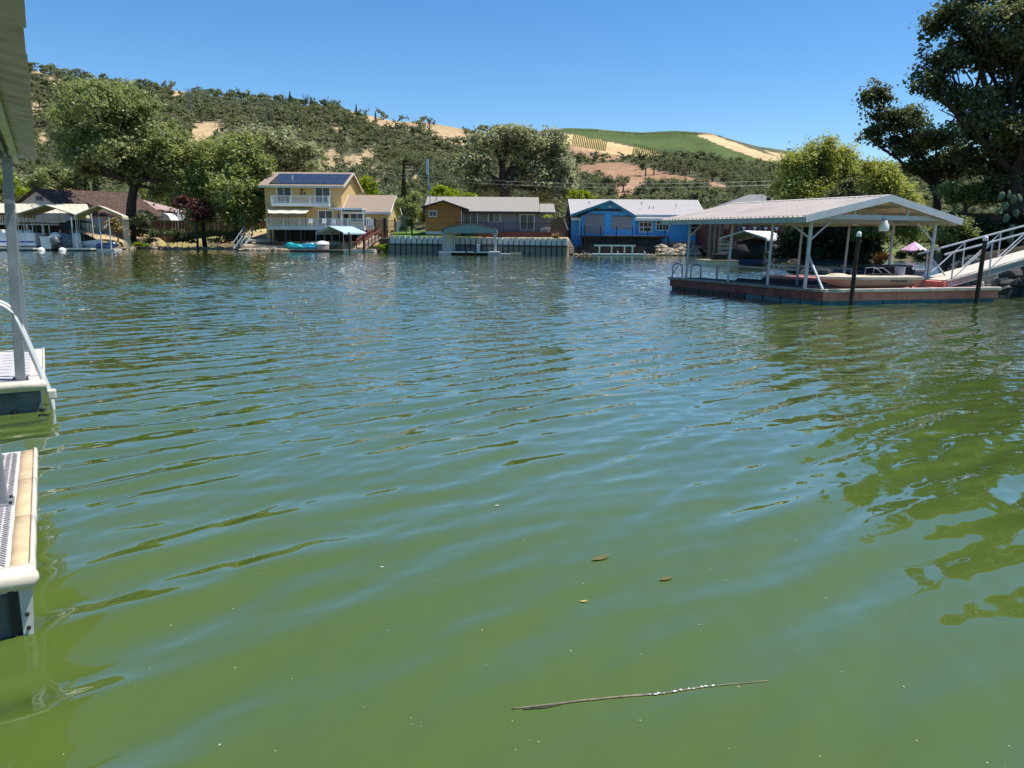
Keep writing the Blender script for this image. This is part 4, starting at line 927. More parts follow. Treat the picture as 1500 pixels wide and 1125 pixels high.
# deck furniture
def deck_chair(px, label, m_=WHITE):
    x = PX(px, YD + 1); b = Vector((x, YD + 1, dz)); t = thing('deck_chair', label, 'chair', b, 'white chairs on the yellow house deck')
    MB().box(x - .28, x + .28, YD + .75, YD + 1.25, dz + .4, dz + .45).build('seat', m_, t)
    MB().obox((x - .28, YD + 1.25, dz + .45), (.56, 0, 0), (0, .05, 0), (0, .15, .62)).build('backrest', m_, t)
    for a in (-.25, .22):
        for c in (.77, 1.2): MB().box(x + a, x + a + .04, YD + c, YD + c + .04, dz, dz + .4).build('leg', m_, t)
deck_chair(455, 'white chair behind the deck railing under the end of the awning'); deck_chair(475, 'white chair behind the deck railing near the lower sliding door'); deck_chair(489, 'white chair behind the deck railing left of the patio post')
t = thing('patio_umbrella', 'folded navy patio umbrella on the white deck', 'umbrella', (PX(497, YD + 1.5), YD + 1.5, dz)); x = PX(497, YD + 1.5)
MB().tube((x, YD + 1.5, dz), (x, YD + 1.5, dz + 2.1), 0.025).build('pole', WHITE, t); MB().lathe([(0.16, 0.9), (0.12, 1.4), (0.03, 2.05)], (x, YD + 1.5, dz)).build('canopy', NAVY, t)
t = thing('barbecue_grill', 'black covered barbecue on the right corner of the white deck', 'barbecue', (PX(540, YD + 2.4), YD + 2.4, dz)); x = PX(540, YD + 2.4)
MB().box(x - .45, x + .45, YD + 2.2, YD + 2.7, dz + .1, dz + .85).build('cabinet', BLACK, t); mb = MB(); mb.ell((x, YD + 2.45, dz + .85), (.48, .28, .4), 12, 5, 0); mb.build('lid', GREYCOV, t)
# iron fence, posts and garden gate
FY = 107.5
def fence_iron(pxa, pxb, label, n):
    xa, xb = PX(pxa, FY), PX(pxb, FY); z = gz((xa + xb) / 2, FY); t = thing('iron_fence', label, 'fence', (xa, FY, z)); zt = PZ(pxa, 323, FY)
    for x in (xa, xb): MB().beam((x, FY, z - .3), (x, FY, zt + .35), 0.2).build('post', DKSTEEL, t)
    m = MB()
    for zz in (zt, z + (zt - z) * 0.55, z + .2): m.beam((xa, FY, zz), (xb, FY, zz), 0.06)
    m.build('rail', DKSTEEL, t); m = MB()
    for i in range(1, n): x = xa + (xb - xa) * i / n; m.beam((x, FY, z + .1), (x, FY, zt), 0.03)
    o = m.build('bars', DKSTEEL, t); o['kind'] = 'stuff'
fence_iron(549.5, 563, 'black iron fence in front of the yellow garage, left bay', 12); fence_iron(564.5, 579, 'black iron fence in front of the yellow garage, right bay', 12)
x = PX(580, FY); x2 = PX(587, FY); z = gz(x, FY); t = thing('garden_gate', 'pale wooden garden gate beside the yellow garage corner', 'gate', (x, FY, z)); zt = PZ(584, 324, FY)
for i in range(4): a = x + (x2 - x) * i / 4; MB().box(a + .01, a + (x2 - x) / 4 - .01, FY - .03, FY + .03, z, zt).build('board', DULLWHITE, t)
x = PX(587, FY); x2 = PX(599, FY); t = thing('board_fence', 'grey weathered board fence right of the pale garden gate', 'fence', (x, FY, z)); zt = PZ(592, 316, FY)
for i in range(7): a = x + (x2 - x) * i / 7; MB().box(a + .012, a + (x2 - x) / 7 - .012, FY + .04, FY + .09, z - .2, zt + 0.04 * (i % 3)).build('board', GREYW, t)
# under-deck boats and shore things
def hull(mb, c, L, B, D, ang=0, bow=0.45, n=11, sheer=0.25):
    """open-topped boat shell, bow towards +x before rotation"""
    c = Vector(c); secs = []; R = Matrix.Rotation(ang, 3, 'Z')
    for i in range(n):
        t = i / (n - 1); w_ = B / 2 * (1 - max(0, (t - (1 - bow)) / bow) ** 2.0) * (0.88 + 0.12 * min(1, t * 3)); w_ = max(w_, 0.02)
        zb = D * 0.5 * max(0, (t - 0.6) / 0.4) ** 2; zt = D + sheer * D * max(0, (t - 0.4) / 0.6) ** 1.6
        row = [(-w_, zt), (-w_ * 0.97, zb + (zt - zb) * .55), (-w_ * 0.72, zb + .06 * D), (0, zb), (w_ * 0.72, zb + .06 * D), (w_ * .97, zb + (zt - zb) * .55), (w_, zt), (w_ * .86, zt + 0.015), (w_ * .8, zb + (zt - zb) * .6), (0, zb + (zt - zb) * .45), (-w_ * .8, zb + (zt - zb) * .6), (-w_ * .86, zt + 0.015)]
        secs.append([c + R @ Vector((-L / 2 + t * L, a, b)) for a, b in row])
    mb.loft(secs); return mb
xk = PX(476, 104); t = thing('rowing_boat', 'grey-green small boat stored under the white deck', 'boat', (xk, 104, gz(xk, 104))); mb = MB(); hull(mb, (xk, 104, gz(xk, 104) + .25), 4.0, 1.2, .5, 0.0); mb.build('hull', mat('faded_teal_hull', (0.22, 0.32, 0.31), .5, .15, 3), t, smooth=False)
mb = MB(); mb.box(xk - 1.2, xk - 1.0, 103.5, 104.5, gz(xk, 104), gz(xk, 104) + .3); mb.box(xk + .9, xk + 1.1, 103.5, 104.5, gz(xk, 104), gz(xk, 104) + .3); mb.build('cradle', GREYW, t)
# wooden stairs down to the water
t0 = PX(343, 108); sz = 0.0; t = thing('shore_stairs', 'grey-blue wooden stairs running down the bank into the water', 'stairs', (t0, 107, 0))
A = Vector((PX(341, 106.5), 106.5, 0.1)); B = Vector((PX(359, 109.5), 109.5, PZ(359, 342, 109.5))); sw = Vector((1.1, 0, 0))
STW = mat('blue_grey_wood', (0.36, 0.41, 0.43), .8, .2, 4)
for s_ in (0, 1): MB().beam(A + sw * s_, B + sw * s_, 0.06, 0.28).build('stringer', STW, t)
for i in range(9): c = A.lerp(B, (i + .5) / 9); MB().box(c.x, c.x + 1.1, c.y - .15, c.y + .15, c.z + .03, c.z + .08).build('tread', STW, t)
for s_ in (0, 1):
    m = MB(); m.beam(A + sw * s_ + Vector((0, 0, .95)), B + sw * s_ + Vector((0, 0, .95)), 0.07)
    for i in range(4): c = A.lerp(B, i / 3) + sw * s_; m.beam(c, c + Vector((0, 0, .95)), 0.07)
    m.build('handrail', STW, t)
# timber bank terraces
for k, (pa, pb, py_, yy, lab) in enumerate([(356, 415, 366, 105.2, 'lowest pale log edging the bank below the yellow house'), (358, 412, 361.5, 106.2, 'middle weathered log terrace edge on the yellow house bank'), (372, 418, 357.5, 107.3, 'dark log terrace edge highest on the yellow house bank'), (362, 400, 353, 108.6, 'short pale log step near the top of the bank stairs')]):
    a, b = PX(pa, yy), PX(pb, yy); zz = PZ(385, py_, yy); m = MB(); m.path([(a, yy, zz), ((a + b) / 2, yy - .15, zz + .06), (b, yy + .1, zz - .08)], [.2, .24, .2], 8)
    solo(m, 'timber_log', PALEW if k != 2 else BROWNW, (a, yy, zz), lab, 'log', 'logs edging the yellow house bank')
    m = MB(); m.prism([(a - .4, yy + .1, zz + .16), (b + .5, yy + .1, zz + .14), (b + .5, yy + 1.4, zz + .3), (a - .4, yy + 1.4, zz + .32)], (0, 0, -.9)); o = m.build('bank_earth', mat('sandy_earth', (.46, .37, .25), .95, .25, 2, bump=.02)); o['kind'] = 'structure'
rr = random.Random(5); m = MB()
for i in range(60):
    x = PX(rr.uniform(352, 425), 104); m.rock((x, rr.uniform(103.6, 105), rr.uniform(0.0, .25)), (rr.uniform(.15, .4),) * 2 + (rr.uniform(.1, .22),), i)
o = m.build('shore_rubble', ROCK); o['kind'] = 'stuff'
# floating dock with small craft
FD = 100.6
t = thing('swim_dock', 'low dark floating dock below the yellow house', 'dock', (PX(470, FD), FD, 0))
dk = lambda px: PX(px, FD - 1.2, 365)
m = MB(); m.box(dk(425), dk(502), FD - 1.2, FD + 1.3, -.1, .22); m.build('float', DKSTEEL, t)
npl = 26
for i in range(npl):
    a = dk(425) + (dk(502) - dk(425)) * i / npl; MB().box(a + .01, a + (dk(502) - dk(425)) / npl - .01, FD - 1.25, FD + 1.3, .224, .28).build('plank', GREYW, t)
t = thing('landing_float', 'pale low landing float at the foot of the red gangway', 'dock', (PX(525, FD), FD, 0)); m = MB()
m.prism([(dk(503), FD - 1.1, .02), (dk(546), FD - 1.1, .02), (dk(549), FD + 1.1, .02), (dk(503), FD + 1.1, .02)], (0, 0, .32)); m.build('float', DULLWHITE, t)
m = MB(); m.box(dk(505), dk(545), FD - 1, FD + 1, .343, .38); m.build('deck', GREYW, t)
def jetski(px, col, col2, label, ang, L=2.9):
    c = Vector((PX(px, FD), FD - .1, .3)); t = thing('jet_ski', label, 'jet ski', c, 'jet skis on the docks'); m = MB()
    hull(m, (0, 0, 0), L, 1.15, .42, 0, .55, 11, .35); R = Matrix.Rotation(ang, 3, 'Z'); m.v = [tuple(R @ Vector(v) + c) for v in m.v]; m.build('hull', col, t, smooth=True)
    m = MB(); m.loft([[Vector((x, y * w_, z)) for y, z in ((-1, .3), (-.8, .3 + h), (.8, .3 + h), (1, .3))] for x, w_, h in ((-1.2, .35, .18), (-.6, .32, .38), (0.1, .3, .42), (.4, .42, .6), (.8, .4, .5), (1.25, .15, .25))])
    m.v = [tuple(R @ Vector(v) + c) for v in m.v]; m.build('seat', col2, t, smooth=True)
    m = MB(); m.tube((.45, -.38, .98), (.45, .38, .98), .03); m.tube((.45, 0, .9), (.7, 0, .7), .05); m.v = [tuple(R @ Vector(v) + c) for v in m.v]; m.build('handlebar', RUBBER, t)
jetski(430, TEAL, TEAL, 'turquoise jet ski lying at the left end of the dark floating dock', 2.9)
jetski(449, TEALB, TEALB, 'aqua-blue jet ski in the middle of the dark floating dock', 0.1, 3.1)
jetski(462, TEALB, TEALB, 'aqua-blue jet ski next to the white tub on the dark floating dock', 0.2, 1.9)
t = thing('paddle_boat', 'white and pinkish paddle tub with railings on the dark dock', 'boat', (PX(472, FD), FD, .28)); c = Vector((PX(472, FD), FD, .28))
m = MB(); m.lathe([(.75, 0), (.85, .1), (.85, .55), (.8, .6)], c, 16); m.build('tub', mat('pinkish_grey_plastic', (.42, .33, .32), .6, .15, 3), t); m = MB(); m.lathe([(.86, .6), (.9, .7), (.75, .95), (.3, 1.1), (.02, 1.13)], c, 16); m.build('cover', WHITE, t)
# pale blue arched boat cover
def arch_canopy(parent, c, dirv, W_, L, hleg, hr, m_roof, m_rib, nr=5, round_=0.35, name='canopy_roof', inner=None, nribs=5, th=.05):
    """arched roof with rounded eaves; c = middle of the front opening at leg foot level, dirv runs back along the ridge"""
    c = Vector(c); d = Vector(dirv).normalized(); s_ = Vector((d.y, -d.x, 0)); secp = []
    prof_ = [(-1, 0.0), (-1, .35 * round_)] + [(-1 + .16 * (1 - math.cos(a)), .0 + round_ * (0.35 + .65 * math.sin(a))) for a in np.linspace(0.25, 1.3, 5)] + [(0, 1.0)]
    prof_ = prof_ + [(-x, z) for x, z in prof_[::-1][1:]]
    pts_ = [(x * W_ / 2, hleg + z * hr) for x, z in prof_]
    def ring(y, o_): return [c + d * y + s_ * (x * (1 - o_ / (W_ / 2))) + Vector((0, 0, z - o_)) for x, z in pts_]
    def sheet(y0_, y1_):
        m = MB(); a, b, a2, b2 = ring(y0_, 0), ring(y1_, 0), ring(y0_, th), ring(y1_, th); n_ = len(a)
        m.add(a + b, [(i, i + 1, n_ + i + 1, n_ + i) for i in range(n_ - 1)]); m.add(a2 + b2, [(i, n_ + i, n_ + i + 1, i + 1) for i in range(n_ - 1)])
        m.add(a + a2, [(i, n_ + i, n_ + i + 1, i + 1) for i in range(n_ - 1)]); m.add(b + b2, [(i, i + 1, n_ + i + 1, n_ + i) for i in range(n_ - 1)]); return m
    npn = max(3, int(L / 1.0))
    for i in range(npn): sheet(L * i / npn + .004, L * (i + 1) / npn - .004).build('roof_panel', m_roof, parent)
    for i in range(nribs):
        y = .06 + (L - .12) * i / (nribs - 1); m = MB(); rp = ring(y, th + .045); m.path([c + d * y - s_ * W_ / 2 * .985 + Vector((0, 0, .02))] + rp + [c + d * y + s_ * W_ / 2 * .985 + Vector((0, 0, .02))], .045, 6); m.build('rib', m_rib, parent)
c1 = P(505, 358, 102.0); t = thing('boat_canopy', 'pale blue arched metal boat canopy below the yellow house deck', 'canopy', (c1.x, 102, .3))
xl, xr = PX(457, 101.5), PX(508, 101.5)
arch_canopy(t, ((xl + xr) / 2, 101.5, .3), (0.42, .9, 0), xr - xl, 5.0, PZ(480, 343, 101.5) - .3, PZ(480, 331, 101.5) - PZ(480, 343, 101.5), PALEBLUE, GALV, nribs=4)
def pile(px, Yp, pt, pb_, r, label, m_=PILE, cap=None, name='dock_pile', grp=None, lean=(0, 0)):
    x = PX(px, Yp, pb_); zt = PZ(px, pt, Yp); t = thing(name, label, 'pile', (x, Yp, 0), grp); m = MB(); m.path([(x, Yp, -1.5), (x + lean[0] * .5, Yp, zt * .5), (x + lean[0], Yp, zt)], [r * 1.05, r, r * .95], 10); m.build('post', m_, t, smooth=False)
    if cap: m = MB(); m.lathe([(r * 1.15, 0), (r * 1.15, .1), (r * .7, .16), (.01, .17)], (x + lean[0], Yp, zt - .01), 12); m.build('cap', cap, t)
    return t
pile(512, 99.2, 340, 370, .11, 'dark mooring pile left of the red gangway foot'); pile(533, 99.2, 343, 370, .1, 'thin dark mooring pile at the landing float end')
# red gangway
t = thing('red_gangway', 'red railed wooden gangway climbing from the landing float', 'gangway', (PX(528, 101), 101, .4)); A = Vector((PX(528, 100.8), 100.8, .42)); B = Vector((PX(553, 105.5), 105.5, PZ(553, 347, 105.5)))
sd2 = Vector((.75, -.35, 0))
for s_ in (-.7, .7): MB().beam(A + sd2 * s_, B + sd2 * s_, .1, .25).build('side_beam', PALEW, t)
for i in range(12): a = A.lerp(B, (i + .08) / 12); b = A.lerp(B, (i + .92) / 12); MB().prism([a - sd2 * .8 + Vector((0, 0, .13)), a + sd2 * .8 + Vector((0, 0, .13)), b + sd2 * .8 + Vector((0, 0, .13)), b - sd2 * .8 + Vector((0, 0, .13))], (0, 0, .05)).build('plank', PALEW, t)
for s_ in (-.8, .8):
    m = MB(); m.beam(A + sd2 * s_ + Vector((0, 0, 1.1)), B + sd2 * s_ + Vector((0, 0, 1.1)), .12, .16); m.beam(A + sd2 * s_ + Vector((0, 0, .65)), B + sd2 * s_ + Vector((0, 0, .65)), .08)
    for i in range(6): c = A.lerp(B, i / 5) + sd2 * s_; m.beam(c, c + Vector((0, 0, 1.12)), .12)
    m.build('handrail', REDP, t)
m = MB(); xx = PX(553, 105.5); m.box(xx - .6, xx + 1.4, 105.2, 107, .3, B.z); t2 = solo(m, 'stair_landing', REDP, (xx, 105.5, .3), 'red stained wooden landing block at the top of the gangway', 'landing')
m = MB(); a, b = PX(556, 101.5), PX(572, 101.5); m.box(a, b, 101.2, 101.5, -.5, PZ(564, 350, 101.5)); solo(m, 'retaining_wall', BROWNW, (a, 101.3, 0), 'dark plank retaining wall left of the pale sheet sea wall', 'wall')
m = MB(); m.box(a + .1, b, 101.5, 106, PZ(564, 351, 101.5) - .2, PZ(564, 348.5, 101.5)); o = m.build('terrace', PALEW); o['kind'] = 'structure'
for k, (px, lab) in enumerate([(557, 'terracotta flower pot at the left end of the small terrace'), (566, 'terracotta flower pot in the middle of the small terrace'), (575, 'terracotta flower pot at the right end of the small terrace')]):
    c = P(px, 347, 103); t = thing('flower_pot', lab, 'pot', c, 'terrace flower pots'); m = MB(); m.lathe([(.16, 0), (.26, .4), (.28, .42), (.2, .4), (.02, .36)], c); m.build('pot', TERRA, t); cc, dd = clumped([((0, 0, .62), (.3, .3, .28))], 6, 12, .2); npmesh('plant', leaves(cc, .14, .3), quads(len(cc)), LM_WILL, t)

# ------------------------------------------------------------------ sheet pile sea wall
SY = 90.6
sxa, sxb = PX(571, SY, 360), PX(831.5, SY, 360)
t = thing('sea_wall', 'pale vinyl sheet pile sea wall with a dark waler along the shore', 'sea wall', ((sxa + sxb) / 2, SY, 0))
npan = 33; pw = (sxb - sxa) / npan
zmid = lambda px: PZ(px, 357.5 + (px - 571) * 3.5 / 260, SY)
def ztop(i): px = 571 + 260 * (i + .5) / npan; return PZ(px, 345.3 + (px - 571) * 4.2 / 260, SY)
for i in range(npan):
    x = sxa + i * pw; px = 571 + 260 * (i + .5) / npan; zm = zmid(px); out = 0.0
    if 650 < px < 664: continue
    pr_ = [(x + .02, SY + .16), (x + .08, SY - .02), (x + pw - .10, SY - .02), (x + pw - .03, SY + .16), (x + pw - .03, SY + .22), (x + .02, SY + .22)]
    MB().prism([(a, b, zm + .05) for a, b in pr_], (0, 0, ztop(i) - zm - .05 + .03 * ((i * 7) % 3 - 1))).build('upper_sheet', SHEETP, t)
    MB().prism([(a, b, -1.2) for a, b in pr_], (0, 0, zm + 1.15)).build('lower_sheet', SHEETD, t)
m = MB(); m.beam((sxa, SY - .12, zmid(571)), (sxb, SY - .12, zmid(831)), .12, .16); m.build('waler', DKSTEEL, t)
m = MB(); m.box(sxa, sxb, SY + .23, SY + .3, -1.2, 1.85); m.build('backing', SHEETD, t)

# ------------------------------------------------------------------ orange and grey house
OF = 98.5
ox = lambda px, Y=OF: PX(px, Y, 320)
oz = lambda py, px=720, Y=OF: PZ(px, py, Y)
g2 = gz(ox(700), OF + 3)
H2 = thing('cedar_house', 'single storey house with an orange cedar gable and grey shingle roof', 'house', (ox(710), OF + 4, g2))
xa, xm, xb = ox(623.5, OF - .8), ox(677), ox(812.5)
ze2 = oz(308); yr2 = OF + 4.5; zr2 = PZ(710, 290, yr2)
body(H2, xa, xb, OF, OF + 9, g2 - .6, ze2, None, GREYSIDE, 'grey_wall')
# vertical grooves of the grey boards
m = MB(); i = 0; x = xm
while x < xb: m.box(x, x + .02, OF - .02, OF - .003, oz(338), ze2); x += .42
o = m.build('batten', mat('taupe_batten', (0.235, 0.205, 0.19), .8, .1, 2), H2); o['kind'] = 'stuff'
roof_x(H2, ox(622), ox(789), OF, OF + 9, ze2, zr2, .75, .1, .14, ROOFGREY, mat('dark_fascia', (.06, .05, .045), .7, .1, 2))
# lower right roof extension
zr3 = PZ(800, 300, OF + 2); m = MB(); m.prism([(ox(788.5), OF - .75, ze2 - .3), (ox(813), OF - .75, ze2 - .32), (ox(811, OF + 2.2), OF + 2.2, zr3), (ox(788.5), OF + 2.2, zr3)], (0, 0, .14)); m.build('porch_roof', ROOFGREY, H2)
# cedar gable wing
zo0, zpk = PZ(624, 302, OF - .8), PZ(650, 295.5, OF - .8); zo1 = PZ(677, 303.5, OF - .8); zb_ = PZ(650, 339, OF - .8); xpk = ox(650, OF - .8); xmm = ox(676.5, OF - .8)
m = MB(); m.prism([(xa, OF - .8, g2 - .6), (xmm, OF - .8, g2 - .6), (xmm, OF - .8, zo1), (xpk, OF - .8, zpk), (xa, OF - .8, zo0)], (0, .79, 0)); m.build('cedar_wall', CEDAR, H2)
topf = lambda x: (zo0 + (zpk - zo0) * (x - xa) / (xpk - xa)) if x < xpk else (zpk + (zo1 - zpk) * (x - xpk) / (xmm - xpk))
hw = (ox(628, OF - .8) - .02, ox(640, OF - .8) + .02, PZ(634, 317.5, OF - .8), PZ(634, 308.5, OF - .8))
lap_siding(H2, xa, xmm, OF - .8, zb_, topf, .215, CEDAR, [hw], 'cedar_boards')
m = MB(); m.box(xa, xmm, OF - .86, OF - .79, zb_ - .35, zb_); m.build('foundation', DULLWHITE, H2)
window(H2, 628, 640, 308.5, 317.5, OF - .83, 2, 1, .08, panes=[GLASS, GLASS])
for (a, b, c, d) in ((ox(617, OF - 1.2), oz(304.3, 617, OF - 1.2), xpk, zpk), (ox(687, OF - 1.2), oz(308.3, 687, OF - 1.2), xpk, zpk)):
    m = MB(); m.prism([(a, OF - 1.3, b), (c, OF - 1.3, d + .02), (c, OF + 3.2, d + .02), (a, OF + 2.2, b)], (0, 0, .16)); m.build('gable_roof', ROOFGREY, H2)
    m = MB(); m.beam((a, OF - 1.33, b + .03), (c, OF - 1.33, d + .05), .05, .2); m.build('gable_trim', DKSTEEL, H2)
window(H2, 678.5, 700, 311.5, 338, OF, 2, 1, .1, panes=[GLASS, CURTAIN], name='sliding_door')
window(H2, 714.5, 733.5, 311.5, 326.5, OF, 2, 1, .12, panes=[GLASS, mat('olive_curtain_glass', (.12, .10, .05), .3, .3, 2, spec=.7)])
window(H2, 761, 783.5, 313.5, 338, OF, 2, 1, .13, panes=[GLASS, CURTAIN], name='sliding_door')
m = MB(); m.box(ox(733.8), ox(756), OF - .05, OF - .004, oz(338), oz(313)); m.build('panel_door', mat('taupe_panel', (.31, .27, .25), .7, .05, 2), H2)
for i in range(1, 4): MB().box(ox(733.8) + .08, ox(756) - .08, OF - .07, OF - .052, oz(338) + i * .55 - .45, oz(338) + i * .55 - .05).build('panel', mat('taupe_panel', (.31, .27, .25)), H2)
m = MB(); m.beam((ox(676.8), OF - .88, oz(338)), (ox(676.8), OF - .88, oz(309)), .09); m.build('downspout', WHITE, H2)
m = MB(); m.box(ox(734), ox(773), OF - .09, OF - .003, oz(313.4), oz(311.8)); m.build('light_bar', mat('pale_wood_trim', (.50, .42, .36), .7, .1, 3), H2)
MB().tube((ox(628), OF + 2, zr2 - .8), (ox(628), OF + 2, zr2 + .15), .05).build('roof_vent', GALV, H2); MB().tube((ox(636), OF + 3, zr2 - .5), (ox(636), OF + 3, zr2 + .12), .07).build('roof_vent', GALV, H2)
# deck and iron railing
OD = 95.5; ddz = PZ(750, 339.5, OD); da, db = PX(668, OD), PX(807, OD)
t = H2
m = MB(); m.box(da, db, OD, OF - .9, ddz - .16, ddz); m.box(PX(690, OD), db, OD + .05, OD + .1, ddz - .75, ddz - .16); m.build('deck', mat('red_brown_deck', (.11, .05, .04), .8, .25, 3), t)
m = MB(); m.beam((da, OD + .1, PZ(700, 325.5, OD)), (db, OD + .1, PZ(800, 327, OD)), .07); m.beam((da, OD + .1, ddz + .15), (db, OD + .1, ddz + .15), .05); m.build('top_rail', DKSTEEL, t)
for i in range(7): x = da + (db - da) * i / 6; MB().beam((x, OD + .1, ddz), (x, OD + .1, PZ(750, 326, OD)), .09).build('rail_post', DKSTEEL, t)
m = MB()
for i in range(1, 100): x = da + (db - da) * i / 100; m.beam((x, OD + .1, ddz + .1), (x, OD + .1, PZ(750, 326.5, OD)), .018)
o = m.build('bars', DKSTEEL, t); o['kind'] = 'stuff'
# potted palm
c = Vector((PX(801, OD + .6), OD + .6, ddz)); t = thing('potted_palm', 'yellowing palm in a white pot at the right end of the deck', 'plant', c); m = MB(); m.lathe([(.28, 0), (.42, .55), (.44, .6), (.34, .58), (.02, .5)], c); m.build('pot', WHITE, t)
m = MB(); m.path([c + Vector((0, 0, .5)), c + Vector((-.05, 0, 1.4)), c + Vector((.05, 0, 1.7))], [.07, .05, .05], 6); m.build('stem', BARKG, t); rr = random.Random(2); m = MB()
for k in range(16):
    a = k * 2.4; up_ = rr.uniform(.3, 1); L = rr.uniform(.7, 1.0); b = c + Vector((.05, 0, 1.7)); d = Vector((math.cos(a), math.sin(a), 0)); s_ = Vector((-d.y, d.x, 0)) * .07
    q = [b, b + d * L * .45 + Vector((0, 0, .45 * up_)), b + d * L + Vector((0, 0, .1 * up_ - .1))]
    m.add([q[0] - s_, q[0] + s_, q[1] + s_ * 1.4, q[1] - s_ * 1.4, q[2]], [(0, 1, 2, 3), (3, 2, 4)])
m.build('frond', LM_LIME, t)
c = Vector((PX(795, OD + .5), OD + .5, ddz)); solo(MB().box(c.x - .25, c.x + .2, c.y - .2, c.y + .2, c.z, c.z + .5), 'planter_box', WHITE, c, 'small white planter box left of the potted palm', 'planter', bevel=.02)
# brown fence to the right
fx0, fx1 = PX(806.5, 95), PX(829, 95); z = gz(fx0, 95); t = thing('board_fence', 'dark brown board fence between the grey and blue houses', 'fence', (fx0, 95, z))
for i in range(13):
    a = fx0 + (fx1 - fx0) * i / 13; tt = i / 12; zt = PZ(818, 323 - 4.5 * math.sin(min(1, tt * 1.4) * 1.6), 95); MB().box(a + .006, a + (fx1 - fx0) / 13 - .006, 95 - .02 + .03 * (i % 2), 95.04 + .03 * (i % 2), z - .3, zt).build('board', BROWNW, t)
m = MB(); m.beam(P(826, 320, 94.8), P(832, 337, 94.8), .12); solo(m, 'lean_pole', DULLWHITE, P(832, 337, 94.8), 'pale pole leaning on the brown board fence end', 'pole')
bush('dry_plant', 'pale dry grass tuft on top of the sea wall right end', 814, 92.5, [(812, 347, 6, 3)], LM_DRY, 24, .2, .3, aspect=5)
# utility pole with equipment
UY = 108; xx = PX(627.5, UY, 270); zt = PZ(627, 233, UY); t = thing('utility_pole', 'pale metal mast with a panel antenna rising over the orange house roof', 'pole', (xx, UY, gz(xx, UY)))
m = MB(); m.path([(xx, UY, gz(xx, UY) - .3), (xx, UY, zt)], [.11, .08], 8); m.build('mast', GALV, t)
m = MB(); m.box(xx - .24, xx + .08, UY - .25, UY - .13, zt - 2.0, zt); m.build('antenna_panel', PALEBLUE, t); m = MB(); m.box(xx + .12, xx + .4, UY - .2, UY + .1, zt - 4, zt - 3.4); m.build('equipment_box', GALV, t)
m = MB(); m.beam((xx - .2, UY - .1, zt - 1), (xx + .5, UY - .1, zt - 1), .08); m.build('bracket', GALV, t)
for k, (ya, yb, lab) in enumerate([(254, 262, 'upper thin wire crossing in front of the huge oak'), (259, 268, 'lower thin wire crossing in front of the huge oak')]):
    wire('utility_wire', P(500, ya - 6, 116), P(1160, yb + 2, 116), 1.2, .012, lab, GALV, 'wires across the oak')

# ------------------------------------------------------------------ vinyl boat lift canopy in front of the sea wall
LY = 88.4
lx = lambda px: PX(px, LY, 350)
lz = lambda py, px=690: PZ(px, py, LY)
t = thing('boat_lift', 'small grey-green vinyl boat canopy standing on a low dock at the sea wall', 'boat lift', (lx(688), LY, 0))
arc = [(648, 341.5), (648.5, 337), (652, 334.5), (665, 332), (688, 327.2), (712, 332), (724, 334.5), (727, 337.5), (727.5, 341.5)]
for sgn, yy in ((0, LY), (1, LY + 4.6)):
    q = [Vector((lx(a), yy, lz(b))) for a, b in arc]; m = MB(); m.prism([q[0]] + q[1:-1] + [q[-1]], (0, .04, 0)); m.build('end_curtain', TEALV, t)
q = [Vector((lx(a), LY, lz(b))) for a, b in arc]
for i in range(len(q) - 1):
    m = MB(); a, b = q[i], q[i + 1]; up_ = Vector((-(b - a).z, 0, (b - a).x)).normalized() * .05; m.prism([a, b, b + up_, a + up_], (0, 4.64, 0)); m.build('roof_panel', TEALV, t)
m = MB(); m.path([p + Vector((0, -.05, .04)) for p in q], .05, 6); m.build('frame_arch', DKSTEEL, t)
for px, yy, ww in ((650.5, LY + .2, .42), (655, LY + 4.4, .3), (726, LY + .2, .26), (722, LY + 4.4, .22)):
    x = PX(px, LY, 350); MB().box(x - ww / 2, x + ww / 2, yy, yy + .2, .3, lz(341)).build('leg', TRUSS if px > 700 else GALV, t)
for px, w2 in ((658.5, .9), (665, .22)):
    x = PX(px, LY + 1.6, 350); MB().box(x - w2 / 2, x + w2 / 2, LY + 1.7, LY + 1.85, .3, lz(341) - (0 if w2 < .5 else .05)).build('curtain_panel', AWN if w2 > .5 else DULLWHITE, t)
m = MB(); m.box(lx(642), lx(732), LY - .4, LY + 5, .28, .42); m.build('deck', DULLWHITE, t)
for a, b in ((643, 661), (715, 732)): MB().box(lx(a), lx(b), LY - .45, LY + 4.8, -.2, .277).build('float', GALV, t)
for k in range(5): MB().tube((lx(662.5 + k * 10.8), LY + .3, .05), (lx(672 + k * 10.8), LY + .3, .05), .24, .24, 10).build('lift_tank', BLACK, t)
for a in (682, 695): MB().box(lx(a), lx(a + 2.5), LY - .42, LY - .2, .1, .75).build('guide_post', RUBBER, t)
t = thing('dock_pedestal', 'white dock power pedestal standing on the small lift dock', 'pedestal', (lx(700), LY + 1, .42)); m = MB(); m.box(lx(698), lx(702), LY + .85, LY + 1.2, .42, 1.0); m.build('post', WHITE, t, bevel=.03); m = MB(); m.box(lx(697), lx(703), LY + .75, LY + 1.3, 1.003, 1.25); m.build('head', WHITE, t, bevel=.05)
m = MB(); m.prism([(lx(733), LY - .2, .02), (lx(752), LY - .3, .02), (lx(752), LY + .8, .02), (lx(733), LY + .8, .02)], (0, 0, .22)); solo(m, 'dock_extension', DULLWHITE, (lx(740), LY, 0), 'pale short float joining the lift dock on its right', 'float')
m = MB(); m.prism([(lx(749), LY - .5, .02), (lx(764), LY - .7, .02), (lx(763), LY + .2, .02), (lx(748), LY + .3, .02)], (0, 0, .3)); solo(m, 'floating_block', PALEW, (lx(756), LY, 0), 'tan block float at the far right end of the lift dock', 'float')

